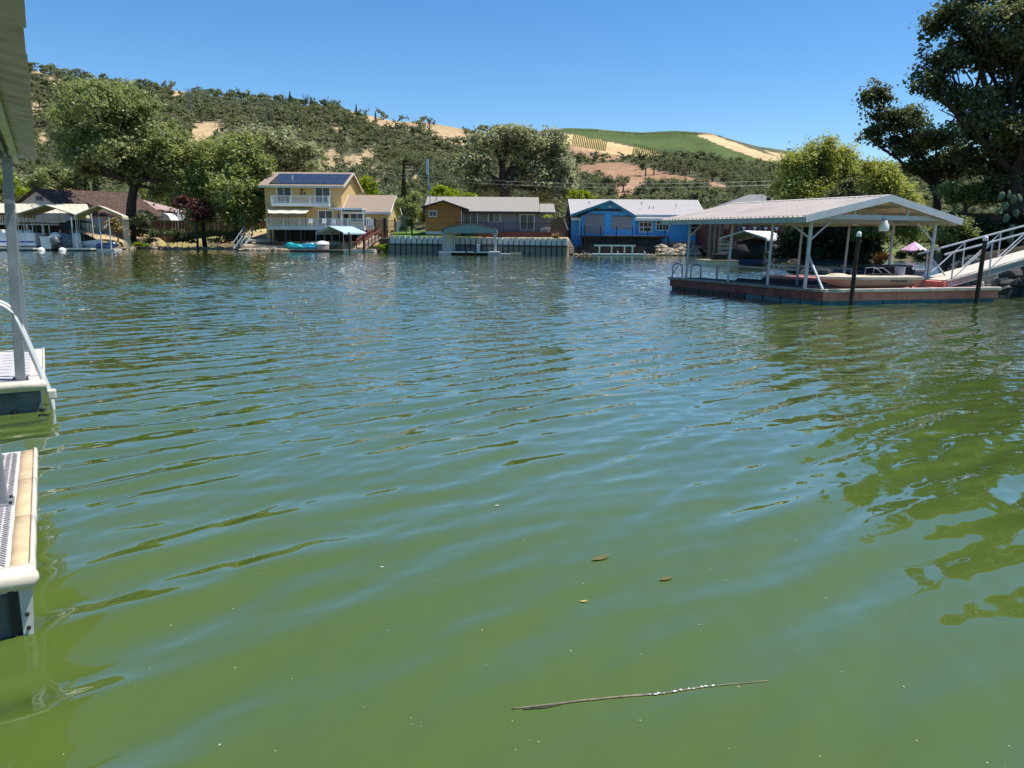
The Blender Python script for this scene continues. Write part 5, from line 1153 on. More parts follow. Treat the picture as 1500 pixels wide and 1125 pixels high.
# ------------------------------------------------------------------ blue house
BF = 98.0
kx = lambda px, Y=BF: PX(px, Y, 320)
kz = lambda py, px=930, Y=BF: PZ(px, py, Y)
g3 = gz(kx(930), BF + 3)
H3 = thing('blue_house', 'bright blue single storey lake house with a front gable and pale roof', 'house', (kx(930), BF + 4, g3))
wa, wb2 = kx(834), kx(1035); zeb = kz(318.5); yrb = BF + 5.5; zrb = PZ(925, 294, yrb)
body(H3, wa + .3, wb2, BF, BF + 11, g3 - .6, zeb, None, BLUE, 'wall')
lap_siding(H3, kx(931), wb2, BF, kz(353), zeb, .2, BLUE, [(kx(936.5), kx(956), kz(340.5), kz(318)), (kx(961), kx(981), kz(338), kz(319)), (kx(1011), kx(1025.5), kz(343.5), kz(324))], 'lap_siding')
roof_x(H3, kx(838), kx(1034), BF, BF + 11, zeb, zrb, .7, .1, .16, ROOFPALE, WHITE, yr=yrb)
m = MB(); m.box(kx(930), kx(1036), BF - .72, BF - .66, kz(318.5), kz(314.5)); m.build('white_eave', WHITE, H3)
# front gable
gx0, gx1, gpk = kx(851, BF - 1), kx(930, BF - 1), kx(892.5, BF - 1); gz0 = kz(316.5, 850, BF - 1); gzp = kz(296.5, 893, BF - 1)
m = MB(); m.prism([(gx0, BF - 1, g3 - .6), (gx1, BF - 1, g3 - .6), (gx1, BF - 1, gz0), (gpk, BF - 1, gzp), (gx0, BF - 1, gz0)], (0, .99, 0)); m.build('gable_wall', BLUE, H3)
tg = lambda x: gz0 + (gzp - gz0) * (1 - abs(x - gpk) / ((gx1 - gx0) / 2))
lap_siding(H3, gx0, gx1, BF - 1, kz(345, 890, BF - 1), tg, .2, BLUE, [(kx(855.5, BF - 1), kx(885, BF - 1), kz(346), kz(314.5)), (kx(895.5, BF - 1), kx(926, BF - 1), kz(336), kz(316))], 'gable_siding')
for a, zz in ((kx(836.5, BF - 1.5), kz(315.5, 838, BF - 1.5)), (kx(932, BF - 1.5), kz(317.8, 932, BF - 1.5))):
    m = MB(); m.prism([(a, BF - 1.6, zz), (gpk, BF - 1.6, gzp + .1), (gpk, BF + 4.5, gzp + .1), (a, BF + 1.0, zz)], (0, 0, .15)); m.build('gable_roof', ROOFPALE, H3)
    m = MB(); m.beam((a, BF - 1.64, zz - .02), (gpk, BF - 1.64, gzp + .08), .06, .3); m.build('gable_trim', BLUEDK, H3)
for (a, b, c, d) in ((856, 884.5, 315, 342), (896, 925.5, 317, 336)):
    x_, X_ = kx(a, BF - 1), kx(b, BF - 1); z_, Z_ = kz(d, 890, BF - 1), kz(c, 890, BF - 1); n_ = 9
    fr = MB().box(x_, X_, BF - 1.1, BF - 1.045, Z_, Z_ + .1).build('shade_housing', NAVY, H3)
    for i in range(n_): MB().box(x_, X_, BF - 1.08, BF - 1.05 - .008 * (i % 2), z_ + (Z_ - z_) * i / n_ + .003, z_ + (Z_ - z_) * (i + 1) / n_ - .003).build('shade_slat', SHADE, fr)
sg = MB(); rr = random.Random(8); xx = kx(870.5, BF - 1.1)
while xx < kx(911, BF - 1.1):
    w_ = rr.uniform(.12, .34); h_ = rr.uniform(.14, .3); zc = kz(307.7, 890, BF - 1.1); sg.box(xx, xx + w_, BF - 1.16, BF - 1.12, zc - h_ / 2, zc + h_ / 2); xx += w_ + .04
t = sg.build('driftwood_letters', mat('dark_driftwood', (.055, .05, .06), .9, .4, 4), H3); bk = MB().box(kx(870, BF - 1.1), kx(911, BF - 1.1), BF - 1.118, BF - 1.06, kz(309.3, 890, BF - 1.1), kz(306.2, 890, BF - 1.1)).build('sign_board', mat('grey_sign_board', (.10, .12, .15), .8, .3, 3), H3)
m = MB(); m.lathe([(.02, 0), (.12, .08), (.12, .3), (.02, .36)], (gpk, BF - 1.2, kz(304.5, 893, BF - 1))); m.build('gable_lamp', WHITE, H3)
window(H3, 936.5, 956, 318, 340.5, BF - .03, 3, 3, .13, panes=[mat('warm_room_glass', (.10, .07, .035), .12, .5, 1.5, spec=.8)] * 2)
window(H3, 961, 981, 319, 338, BF - .03, 4, 2, .12, panes=[GLASS, GLASS])
window(H3, 1011, 1025.5, 324, 343.5, BF - .03, 1, 2, .12, panes=[GLASS, GLASS])
m = MB(); m.box(kx(974), wb2, BF - .07, BF - .006, kz(361), kz(353)); m.build('base_board', mat('pale_lattice_base', (.33, .35, .42), .8, .3, 6), H3)
for px in (852, 1033.5): MB().beam((kx(px, BF - 1.08), BF - 1.08 if px < 900 else BF - .1, g3), (kx(px, BF - 1.08), BF - 1.08 if px < 900 else BF - .1, kz(318)), .1).build('corner_board', BLUE if px < 900 else WHITE, H3)
m = MB(); m.path([P(843, 318, BF - 1.3), P(849, 322, BF - 1.3), P(848.5, 350, BF - 1.3)], .05, 6); m.build('downspout', DULLWHITE, H3)
for px, py in ((940, 297), (951, 303), (957, 303), (863, 296), (990, 300)): MB().tube(P(px, py + 3, BF + 2.5), P(px, py, BF + 2.5) + Vector((0, 0, .1)), .06).build('roof_vent', GALV, H3)
m = MB(); m.box(wa - .02, wa + .29, BF + 1, BF + 11, g3 - .5, zeb + .3); m.build('side_wall', mat('dark_shed_boards', (.035, .03, .03), .9, .3, 3), H3)
# deck: railing, joists, skirting
BD = 93.9
bdz = PZ(915, 345.2, BD); ba, bb = PX(851, BD), PX(981, BD)
m = MB(); n_ = 14; secs = []
for i in range(n_ + 1):
    tt = i / n_; x = ba + (bb - ba) * tt; cu = 1.0 * math.sin(math.pi * min(1, max(0, (tt - .1) / .9)))
    secs.append([(x, BD + .6 - cu * .6, bdz - .2), (x, BF - .1 - (1 if x < gx1 else 0), bdz - .2), (x, BF - .1 - (1 if x < gx1 else 0), bdz), (x, BD + .6 - cu * .6, bdz)])
m.loft(secs); m.build('deck', mat('dark_deck_wood', (.07, .05, .045), .85, .25, 3), H3)
m = MB(); m.loft([[(a[3][0], a[3][1] + .25, bdz + .003), (a[3][0], a[3][1] + 1.2, bdz + .003), (a[3][0], a[3][1] + 1.2, bdz + .05), (a[3][0], a[3][1] + .25, bdz + .05)] for a in secs[4:13]]); m.build('deck_mat', WHITE, H3)
rt = lambda px: PZ(px, 329.5 + (px - 855) * 3.0 / 120, BD)
prev = None; tr = MB()
for px in (852, 857, 880, 903, 926, 949, 975):
    tt = (PX(px, BD) - ba) / (bb - ba); cu = math.sin(math.pi * min(1, max(0, (tt - .1) / .9))); p = Vector((PX(px, BD), BD + .62 - cu * .6, bdz)); q = Vector((p.x, p.y, rt(px)))
    MB().beam(p, q, .1).build('rail_post', DKSTEEL, H3)
    if prev: tr.beam(prev, q, .05)
    prev = q
tr.build('top_rail', GALV, H3)
for i in range(6):
    x = ba + (bb - ba) * (.05 + .19 * i); MB().box(x - .07, x + .07, BD + .7, BD + .84, gz(x, BD + .7) - .4, bdz - .2).build('deck_post', DKSTEEL, H3)
m = MB(); m.beam((ba + .8, BD + .6, bdz - .25), (ba + 5, BD + .6, bdz - 1.3), .1); m.beam((bb - .5, BD + .6, bdz - .25), (bb - 4.5, BD + .6, bdz - 1.4), .1); m.build('deck_brace', DKSTEEL, H3)
lat = MB(); xa_, xb_ = PX(854, BD + 1), PX(971, BD + 1); zA, zB = PZ(912, 361.5, BD + 1), bdz - .21
for i in range(70):
    x = xa_ + (xb_ - xa_ - 1.0) * i / 69
    lat.beam((x, BD + 1.1, zA), (x + 1.0, BD + 1.1, zB), .05, .015); lat.beam((x + 1.0, BD + 1.13, zA), (x, BD + 1.13, zB), .05, .015)
o = lat.build('lattice_skirt', mat('grey_lattice', (.22, .22, .225), .8, .2, 3), H3); o['kind'] = 'stuff'
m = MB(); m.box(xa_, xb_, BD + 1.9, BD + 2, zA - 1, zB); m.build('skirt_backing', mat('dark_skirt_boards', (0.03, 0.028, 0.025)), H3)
m = MB(); m.beam(P(971, 334, 94.2), P(977, 334, 94.2), .3, .08); m.beam(P(974, 334, 94.2), P(974, 346, 94.2), .1); solo(m, 'bird_feeder', DKSTEEL, P(974, 346, 94.2), 'dark tray feeder at the right end of the blue house deck', 'feeder')
# retaining boards, white jetty frame
RY = 92.6
m = MB(); m.box(PX(846, RY), PX(961, RY), RY, RY + .25, -.8, PZ(900, 361, RY)); solo(m, 'retaining_wall', mat('black_timber', (.028, .026, .025), .85, .3, 3), (PX(900, RY), RY, 0), 'black timber retaining wall below the blue house deck', 'wall')
m = MB(); m.box(PX(831.5, RY), PX(847, RY), RY - .1, RY + .8, -.6, PZ(840, 372, RY)); o = m.build('shore_ledge', ROCK); o['kind'] = 'structure'
t = thing('wooden_steps', 'small pale wooden steps beside the right end of the sea wall', 'steps', (PX(838, RY - .4), RY - .4, 0))
for k in range(4): MB().box(PX(833.5, RY - .5), PX(842.5, RY - .5), RY - .5 + k * .15, RY - .3 + k * .15, PZ(838, 371 - k * 2.8, RY) - .06, PZ(838, 371 - k * 2.8, RY) + .05).build('tread', PALEW, t)
JY = 91.2
t = thing('white_jetty', 'white railed swim jetty at the water below the blue house', 'jetty', (PX(900, JY), JY, 0))
jx = lambda px: PX(px, JY, 365)
m = MB(); m.box(jx(868), jx(946), JY - .1, JY + .9, .06, .24); m.build('platform', WHITE, t)
m = MB(); m.beam((jx(870), JY, PZ(900, 359.7, JY)), (jx(931), JY, PZ(900, 359.7, JY)), .13, .17); m.build('top_rail', WHITE, t)
for px in (878, 896, 915, 926.5): MB().beam((jx(px), JY, .24), (jx(px), JY, PZ(900, 360.4, JY)), .15).build('rail_post', WHITE, t)
m = MB(); m.beam(P(853, 368, JY + .4), P(872, 374, JY + .4), .3, .08); solo(m, 'gang_plank', DULLWHITE, P(860, 370, JY + .4), 'pale plank slanting from the bank to the white jetty', 'plank')
m = MB(); m.beam(P(943, 367, JY + .3), P(949, 376, JY + .3), .1); m.beam(P(904, 367, JY + .7), P(907, 373, JY + .7), .08); solo(m, 'lean_pole', DULLWHITE, P(949, 376, JY + .3), 'pale poles leaning in the water right of the white jetty', 'pole')
rr = random.Random(31); nrk = 0
for i in range(46):
    px = rr.uniform(961, 1056); row = i % 3; yy = RY + .1 + row * .8; r = rr.uniform(.25, .6); zz = .15 + row * .42; m = MB(); c = (PX(px, yy), yy, zz); m.rock((0, 0, 0), (r * 1.25, r, r * .7), i)
    o = solo(m, 'shore_rock', ROCK, (0, 0, 0), 'tan boulder in the rocky bank below the right end of the blue house', 'rock', 'rocks below the blue house'); o.location = c
m = MB()
for i in range(90):
    px = rr.uniform(835, 962); m.rock((PX(px, RY - .5), RY - .5 + rr.uniform(-.4, .3), rr.uniform(-.05, .12)), (rr.uniform(.12, .3),) * 2 + (rr.uniform(.08, .18),), i)
for i in range(160):
    px = rr.uniform(180, 350); yy = float(np.interp(px, [180, 200, 240, 300, 350], [106, 112, 112.0, 112, 112])); m.rock((PX(px, yy), yy + rr.uniform(-.5, .5), rr.uniform(-.05, .2)), (rr.uniform(.15, .45),) * 2 + (rr.uniform(.1, .25),), i)
o = m.build('shore_stones', ROCK); o['kind'] = 'stuff'
for k in range(6):
    px = 985 + k * 8; c = P(px, 361, RY + 2.2); bush('flower_clump', ['red flower clump under the blue wall', 'green clump under the blue wall'][k % 2] + ', ' + ['leftmost', 'second from left', 'third from left', 'third from right', 'second from right', 'rightmost'][k], px, RY + 3, [(px, 360, 3, 2.4)], LM_PLUM if k % 2 == 0 else LM_WILL, 10, .14, .2)

# ------------------------------------------------------------------ red brown house behind the dock roof
RF = 92.0
rx_ = lambda px: PX(px, RF, 330)
t = thing('red_house', 'red-brown cottage with a grey hipped roof behind the dock roof', 'house', (rx_(1095), RF + 3, gz(rx_(1095), RF)))
za_, zt_ = gz(rx_(1090), RF) - .5, PZ(1090, 314, RF)
body(t, rx_(1037), rx_(1165), RF, RF + 8, za_, zt_, None, REDBR)
hp0, hp1 = PX(1097, RF + 4, 286), PX(1118, RF + 4, 286); zh = PZ(1105, 285, RF + 4); e = .6
c4 = [(rx_(1032), RF - e, zt_), (rx_(1170), RF - e, zt_), (rx_(1170), RF + 8 + e, zt_), (rx_(1032), RF + 8 + e, zt_)]
m = MB(); m.add(c4 + [(hp0, RF + 4, zh), (hp1, RF + 4, zh)], [(0, 1, 5, 4), (1, 2, 5), (2, 3, 4, 5), (3, 0, 4), (3, 2, 1, 0)]); m.build('roof', ROOFDARK, t)
m = MB(); m.ell(P(1126, 291, RF + 2.2), (.3, .3, .25), 10, 5); m.build('roof_vent', BLACK, t)
window(t, 1060, 1070, 322, 337, RF, 1, 1, .1, REDP, panes=[mat('pink_shutter', (.55, .2, .2), .7, .1, 2)] * 2)
for px, w_ in ((1073, 16), (1098, 20), (1124, 14)): window(t, px, px + w_, 322, 340, RF, 2, 1, .1, REDP)
for px in (1072, 1096, 1121, 1134): MB().beam((rx_(px), RF - 1.4, za_), (rx_(px), RF - 1.4, PZ(px, 318, RF - 1.4)), .16).build('porch_post', REDP, t)
lat = MB()
for i in range(26):
    a = PX(1088, RF - 1.5) + i * .22; z0_ = PZ(1110, 372, RF - 1.5); lat.beam((a, RF - 1.5, z0_), (a + 1.4, RF - 1.5, z0_ + 1.9), .06, .02); lat.beam((a + 1.4, RF - 1.47, z0_), (a, RF - 1.47, z0_ + 1.9), .06, .02)
o = lat.build('lattice_skirt', mat('red_lattice', (.36, .16, .12), .8, .2, 3), t); o['kind'] = 'stuff'
for i in range(9):
    a, b = PX(1078 + i * 8, RF - 1.6), PX(1084 + i * 8, RF - 1.6); z_ = PZ(1105, 332.5, RF - 1.6); m = MB(); m.prism([(a, RF - 1.6, z_), (b, RF - 1.6, z_), ((a + b) / 2, RF - 1.6, z_ - .42)], (0, .02, 0)); m.build('pennant', WHITE if i % 2 else NAVY, t)
fx0, fx1 = PX(1036, 91), PX(1060, 91); z = gz(fx0, 91); t = thing('board_fence', 'weathered dark board fence right of the blue house corner', 'fence', (fx0, 91, z))
for i in range(10): a = fx0 + (fx1 - fx0) * i / 10; MB().box(a + .008, a + (fx1 - fx0) / 10 - .008, 91 + .02 * (i % 2), 91.05 + .02 * (i % 2), z - .4, PZ(1048, 324 + (i * 5 % 3), 91)).build('board', [BROWNW, GREYW, BROWNW][i % 3], t)

# ------------------------------------------------------------------ white roofed carport dock in the middle distance
CY = 62.0
cx = lambda px: PX(px, CY, 370)
t = thing('boat_canopy', 'white roofed metal boat canopy seen under the big dock roof', 'canopy', (cx(1090), CY, .4))
W3 = cx(1122) - cx(1053); hl = PZ(1090, 352, CY) - .35
arch_canopy(t, (cx(1087.5), CY, .35), (.55, .83, 0), W3, 7.5, hl, PZ(1088, 337.5, CY) - PZ(1088, 352, CY), WHITE, GALV, nribs=5)
t = thing('floating_dock', 'pale sided floating dock under the white boat canopy', 'dock', (cx(1050), CY - 1, 0))
m = MB(); m.box(cx(1027), cx(1075), CY - 1.4, CY + 2, -.1, .36); m.build('float', DULLWHITE, t); m = MB(); m.box(cx(1026), cx(1076), CY - 1.5, CY + 2.05, .364, .44); m.build('deck', GREYW, t)
m = MB(); m.box(cx(1043), cx(1063), CY - .6, CY + .3, .445, PZ(1053, 372, CY)); solo(m, 'dock_box', BLACK, (cx(1053), CY, .44), 'black storage box on the pale floating dock', 'box', bevel=.03)
t = thing('covered_boat', 'large boat under a black cover below the white canopy', 'boat', (cx(1098), CY + 2, 0)); m = MB()
secs = []
for i in range(9):
    tt = i / 8; y = CY - .3 + tt * 6.5; w_ = 1.35 * (1 - .5 * max(0, tt - .6)); h_ = 1.3 + .75 * math.exp(-((tt - .3) / .3) ** 2); xc = cx(1095) + .6 * (y - CY)
    secs.append([(xc - w_, y, .55), (xc - w_ * .95, y, 1.25), (xc - w_ * .55, y, h_), (xc, y, h_ + .12), (xc + w_ * .55, y, h_), (xc + w_ * .95, y, 1.25), (xc + w_, y, .55)])
m.loft(secs); m.build('cover', BLACK, t, smooth=True)
m = MB(); m.loft([[(p[0][0] + .05, p[0][1], .1), (p[0][0] - .03, p[0][1], .6), (p[-1][0] + .03, p[-1][1], .6), (p[-1][0] - .05, p[-1][1], .1)] for p in secs]); m.build('hull', NAVY, t)
t = thing('white_table', 'white folding table on the far bank beside the canopy', 'table', P(1121, 372, 70)); c = P(1121, 364, 70); m = MB(); m.box(c.x - .7, c.x + .8, 69.6, 70.4, c.z, c.z + .06); m.build('tabletop', WHITE, t)
for a in (-.3, .35): MB().box(c.x + a - .05, c.x + a + .05, 69.7, 69.8, c.z - .75, c.z).build('leg', WHITE, t)
m = MB(); c = P(1063, 365, 80)
for k in range(5): m.box(c.x - .7, c.x + .7, 80, 80.4, c.z - .9 + k * .42, c.z - .62 + k * .42)
o = solo(m, 'stacked_stone_pillar', ROCK, c, 'stacked pale stone pillar on the bank behind the black storage box', 'pillar')
# ------------------------------------------------------------------ left shore: cream house, boats and canopies
HY = 119.0
t = thing('cream_house', 'cream gabled house with a dappled brown roof behind the left boat canopies', 'house', P(60, 322, HY))
m = MB(); A_, B_, C_ = P(8, 315, HY + 1), P(103, 312, HY), P(55, 278.5, HY); zb = gz(B_.x, HY) - .5; dv = Vector((9, 10, 0))
m.prism([(A_.x, A_.y, zb), (B_.x, B_.y, zb), B_, C_, A_], dv * .99); m.build('wall', CREAMW, t)
for a, b in ((A_, C_), (C_, B_)):
    d = (b - a).normalized(); e1 = a - d * .7 if b is C_ else a; e2 = b + d * .7 if a is C_ else b
    m = MB(); m.prism([e1 + Vector((-.4, -.45, .04)), e2 + Vector((-.4, -.45, .04)), e2 + dv + Vector((.3, .3, .04)), e1 + dv + Vector((.3, .3, .04))], (0, 0, .2)); m.build('roof', ROOFBROWN, t)
vx = PX(52.5, HY, 290), PX(63, HY, 290); vz = PZ(57, 294.5, HY), PZ(57, 287, HY); m = MB(); frame_rect(m, vx[0], vx[1], vz[0], vz[1], HY - .02, .1, cols=2); fr = m.build('vent_window', mat('mauve_trim', (.36, .31, .34), .8, .1, 3), t)
for k in range(8): z = vz[0] + .1 + (vz[1] - vz[0] - .2) * k / 8; MB().obox((vx[0] + .1, HY - .05, z), (vx[1] - vx[0] - .2, 0, 0), (0, .04, .05), (0, .01, .02)).build('slat', mat('grey_vent_slat', (.17, .15, .18), .8, .1, 3), fr)
m = MB(); c = P(143, 296, HY + 8); m.box(c.x - .6, c.x + .6, c.y, c.y + 1.2, c.z - 2, c.z + 1.1); m.build('chimney', mat('grey_metal_chimney', (.24, .28, .30), .6, .1, 3), t)
m = MB(); c = P(155, 294, HY + 8); m.box(c.x - .25, c.x + .25, c.y, c.y + .4, c.z - 2, c.z + .9); m.build('flue', DKSTEEL, t)
WY = 131.0
t = thing('white_bungalow', 'low pale bungalow wing with a pinkish roof right of the big leaning trunk', 'house', P(222, 322, WY))
w0, w1 = PX(188, WY), PX(234, WY); z0_ = gz(w0, WY) - .5; ze_ = PZ(234, 308, WY); body(t, w0, w1, WY, WY + 8, z0_, ze_, None, CREAMW)
m = MB(); rr0, rr1 = P(180, 291, WY + 4), P(199, 291.5, WY + 4); e = PX(243, WY - .6); m.prism([(PX(180, WY - .6), WY - .6, ze_ - .1), (e, WY - .6, ze_ - .1), rr1, rr0], (0, 0, .2)); m.prism([(e, WY - .6, ze_ - .1), (e, WY + 8, ze_ - .1), rr1 + Vector((0, .1, 0))], (0, 0, .19)); m.build('roof', mat('pinkish_shingles', (.38, .28, .25), .9, .15, 2), t)
window(t, 212, 219, 311, 318, WY, 2, 1, .1); window(t, 194, 201, 311, 318, WY, 2, 1, .1)
c = P(241, 322, 129); t = thing('storage_tent', 'small white rounded storage tent behind the brown fence', 'tent', (c.x, 129, gz(c.x, 129))); m = MB(); zt = PZ(241, 312, 129); g_ = gz(c.x, 129) - .2; secs = [[(c.x - 1.3 + 2.4 * (.5 - .5 * math.cos(a)), y, g_ + (zt - g_) * (.55 + .45 * math.sin(a)) if 0.01 < a < 3.13 else g_) for a in np.linspace(0, math.pi, 9)] for y in (129, 132)]; m.loft(secs); m.build('cover', WHITE, t)
for k, (a, b, lab) in enumerate([(254, 262, 'blue-grey garden shed panel right of the white tent'), (306, 313, 'pale house corner glimpsed between the willows')]):
    m = MB(); x_, X_ = PX(a, 134), PX(b, 134); m.prism([(x_, 134, gz(x_, 134) - .3), (X_, 134, gz(x_, 134) - .3), (X_, 134, PZ(a, 311, 134)), ((x_ + X_) / 2, 134, PZ(a, 308.5, 134)), (x_, 134, PZ(a, 311, 134))], (0, 3, 0)); solo(m, 'garden_shed', mat('pale_blue_grey_boards', (.42, .45, .50), .7, .1, 3) if k == 0 else WHITE, (x_, 134, gz(x_, 134)), lab, 'shed')
FYY = 127.0; fa, fb = PX(221, FYY), PX(392, FYY); t = thing('board_fence', 'long low brown board fence behind the trees on the dry bank', 'fence', (fa, FYY, gz(fa, FYY))); n_ = 78
for i in range(n_):
    a = fa + (fb - fa) * i / n_; px = 221 + 171 * i / n_; zt = PZ(px, 321.5 + px * .004 + ((i * 13) % 5) * .12, FYY); MB().box(a + .006, a + (fb - fa) / n_ - .006, FYY + .03 * (i % 2), FYY + .03 + .03 * (i % 2), gz(a, FYY) - .4, zt).build('board', BROWNW if i % 9 else GREYW, t)
# big cream boathouse roof behind
BY = 103.0
t = thing('boathouse_roof', 'wide cream metal boathouse roof on posts at the far left shore', 'boathouse', (PX(50, BY), BY, .5))
b0_, b1_ = PX(-60, BY), PX(136, BY); r0_, r1_ = PX(-60, BY + 5), PX(132, BY + 5); zE, zR = PZ(40, 312.5, BY), PZ(40, 299, BY + 5); npn = 22
for i in range(npn):
    p = lambda s_, e_: Vector(((b0_ + (b1_ - b0_) * s_) * (1 - e_) + (r0_ + (r1_ - r0_) * s_) * e_, BY + 5 * e_, zE + (zR - zE) * e_))
    m = MB(); a, b = i / npn + .0006, (i + 1) / npn - .0006; m.prism([p(a, 0), p(b, 0), p(b, 1), p(a, 1)], (0, 0, .06)); m.beam(p(a, 0) + Vector((.05, 0, .08)), p(a, 1) + Vector((.05, 0, .08)), .06, .05); m.build('roof_panel', CREAMROOF, t)
for i in range(9):
    x = b0_ + (b1_ - b0_) * i / 8.2; MB().beam((x + .3, BY + .3, -.3), (x + .3, BY + .3, zE + .1), .14).build('post', DULLWHITE, t)
t = thing('house_deck', 'white railed upper deck behind the left canopies', 'deck', (PX(0, 107), 107, gz(PX(0, 107), 107))); z_ = PZ(10, 325.5, 107); m = MB(); xa_, xb_ = PX(-50, 107), PX(95, 107); m.box(xa_, xb_, 107, 110, z_ - .35, z_); m.build('deck', WHITE, t)
railing(t, (xa_, 107.1, z_), (xb_, 107.1, z_), PZ(10, 316, 107) - z_, WHITE, 44, .12, 6, .08, .07)
for i in range(7): x = xa_ + (xb_ - xa_) * i / 6.1; MB().beam((x + .2, 107.3, gz(x, 107.3) - .3), (x + .2, 107.3, z_ - .35), .16).build('deck_post', BROWNW, t)
m = MB(); m.box(xa_, xb_, 109.6, 109.8, .4, z_ - .36); m.build('back_wall', mat('dark_brown_siding', (.075, .05, .045), .85, .2, 3), t)
# two arched canopies
CYY = 96.0; lX = lambda px, Y=CYY: PX(px, Y, 350)
for (pl, pr, pt_, py_, dd, lab) in ((32, 110, 299.5, 314, (-.25, .97, 0), 'left of two arched cream boat canopies over the moored boats'), (116, 179, 300.5, 316, (-.35, .94, 0), 'right of two arched cream boat canopies, over the speedboat')):
    t = thing('boat_canopy', lab, 'canopy', (lX((pl + pr) / 2), CYY, .3)); zt = PZ((pl + pr) / 2, pt_, CYY); zl = PZ((pl + pr) / 2, py_, CYY)
    arch_canopy(t, ((lX(pl) + lX(pr)) / 2, CYY, .3), dd, lX(pr) - lX(pl), 6.5, zl - .3 - .35, zt - zl + .35, CREAMROOF, CREAMDK, nribs=6)
for px, lab in ((105, 'front steel post between the two left arched canopies'), (146, 'thin steel post under the right arched canopy near the jet ski'), (160, 'thin steel post right of the blue jet ski under the canopy')):
    m = MB(); m.beam((lX(px), CYY + .3, -.3), (lX(px), CYY + .3, PZ(px, 318, CYY)), .11); solo(m, 'canopy_post', TRUSS, (lX(px), CYY + .3, 0), lab, 'post')
for a, b, lab in ((-60, 54, 'pale dock strip under the pontoon boat at the far left'), (101, 138, 'pale dock strip in front of the grey covered boat')):
    t = thing('canopy_dock', lab, 'dock', (lX((a + b) / 2), CYY - .5, 0)); m = MB(); m.box(lX(a), lX(b), CYY - 1.0, CYY + .6, .18, .36); m.build('deck', DULLWHITE, t); m = MB(); m.box(lX(a) + .1, lX(b) - .1, CYY - .9, CYY + .5, -.2, .178); m.build('float', DKSTEEL, t)
# pontoon boat
c = Vector((lX(35), CYY + 1.6, 0)); t = thing('pontoon_boat', 'white pontoon boat with a blue stripe and brown sun top under the left canopy', 'boat', c)
x0_, x1_ = lX(-40, c.y), lX(60, c.y); zd = .55
for yy in (-.9, .9):
    m = MB(); m.path([(x0_, c.y + yy, .15), (x1_ - .6, c.y + yy, .15), (x1_ + .1, c.y + yy, .3)], [.32, .32, .06], 10); m.build('pontoon', GALV, t)
m = MB(); m.box(x0_, x1_, c.y - 1.25, c.y + 1.25, zd - .1, zd); m.build('deck', GREYW, t)
zf = PZ(40, 341, c.y)
for yy in (-1.22, 1.18):
    for k in range(5):
        a = x0_ + (x1_ - x0_) * k / 5 + .02; b = x0_ + (x1_ - x0_) * (k + 1) / 5 - .02; pn = MB().box(a, b, c.y + yy, c.y + yy + .04, zd + .02, zf).build('side_panel', GELW, t)
        MB().box(a, b, c.y + yy - .012, c.y + yy - .002, zd + .42, zd + .62).build('blue_stripe', BLUESTR, pn)
m = MB(); m.box(x1_ - .04, x1_, c.y - 1.2, c.y + 1.2, zd + .02, zf); m.build('bow_panel', GELW, t)
for a in (.45, .6, .74, .86): m = MB(); m.loft([[(x0_ + (x1_ - x0_) * a - .5, c.y - .8 + y, zd + .3), (x0_ + (x1_ - x0_) * a + .5, c.y - .8 + y, zd + .3), (x0_ + (x1_ - x0_) * a + .45, c.y - .8 + y, zf + .38), (x0_ + (x1_ - x0_) * a - .4, c.y - .8 + y, zf + .25)] for y in (0, .7)]); m.build('seat', WHITE, t, bevel=.06)
xb0, xb1 = lX(30, c.y), lX(89, c.y); zt = PZ(60, 325.5, c.y); m = MB(); m.loft([[(xb0 + (xb1 - xb0) * q, c.y - 1.3, zt - .25 * abs(q - .4)), (xb0 + (xb1 - xb0) * q, c.y + 1.3, zt - .25 * abs(q - .4)), (xb0 + (xb1 - xb0) * q, c.y + 1.3, zt - .12 - .25 * abs(q - .4)), (xb0 + (xb1 - xb0) * q, c.y - 1.3, zt - .12 - .25 * abs(q - .4))] for q in (0, .2, .4, .7, 1)]); m.build('sun_top', mat('brown_canvas', (.16, .12, .09), .9, .15, 4), t)
for px in (33, 46, 58, 72, 82): MB().beam((lX(px, c.y), c.y - 1.2, zd), (lX(px, c.y), c.y - 1.2, zt - .1), .07).build('top_strut', DULLWHITE, t)
m = MB(); m.loft([[(lX(57 - e), c.y - 1.4 - 0 * e, z), (lX(73 + e), c.y - 1.4, z), (lX(73 + e), c.y + .6, z), (lX(57 - e), c.y + .6, z)] for z, e in ((.2, -1.5), (.3, -.4), (PZ(65, 349, c.y), 0), (PZ(65, 347, c.y), 1.5), (PZ(65, 346, c.y), 1.2))]); m.build('stern_box', GELW, t, bevel=.05)
# outboard
c = Vector((lX(88), CYY + .2, 0)); t = thing('outboard_motor', 'tilted charcoal outboard motor behind the pontoon boat', 'motor', c); Rm = Matrix.Rotation(math.radians(-28), 3, 'Y')
m = MB(); m.loft([[Vector((math.cos(a) * r * .55, math.sin(a) * r * .42, z)) for a in np.linspace(0, 6.283, 13)[:-1]] for z, r in ((.7, .7), (.9, .95), (1.35, 1.0), (1.7, .75), (1.8, .3))]); m.v = [tuple(Rm @ Vector(v) + c + Vector((-.2, 0, .1))) for v in m.v]; m.build('cowl', OUTB, t, smooth=True)
m = MB(); m.beam((0, 0, -.3), (0, 0, .75), .22, .42); m.beam((0, 0, -.25), (.5, 0, -.35), .5, .06); m.v = [tuple(Rm @ Vector(v) + c + Vector((-.2, 0, .3))) for v in m.v]; m.build('drive_leg', RUBBER, t)
m = MB(); [m.beam(c + Vector((.35, 0, .25)), c + Vector((.35 + .1 * math.cos(a), .3 * math.sin(a), .25 + .3 * math.cos(a))), .16, .03) for a in (0, 2.1, 4.2)]; m.build('propeller', GALV, t)
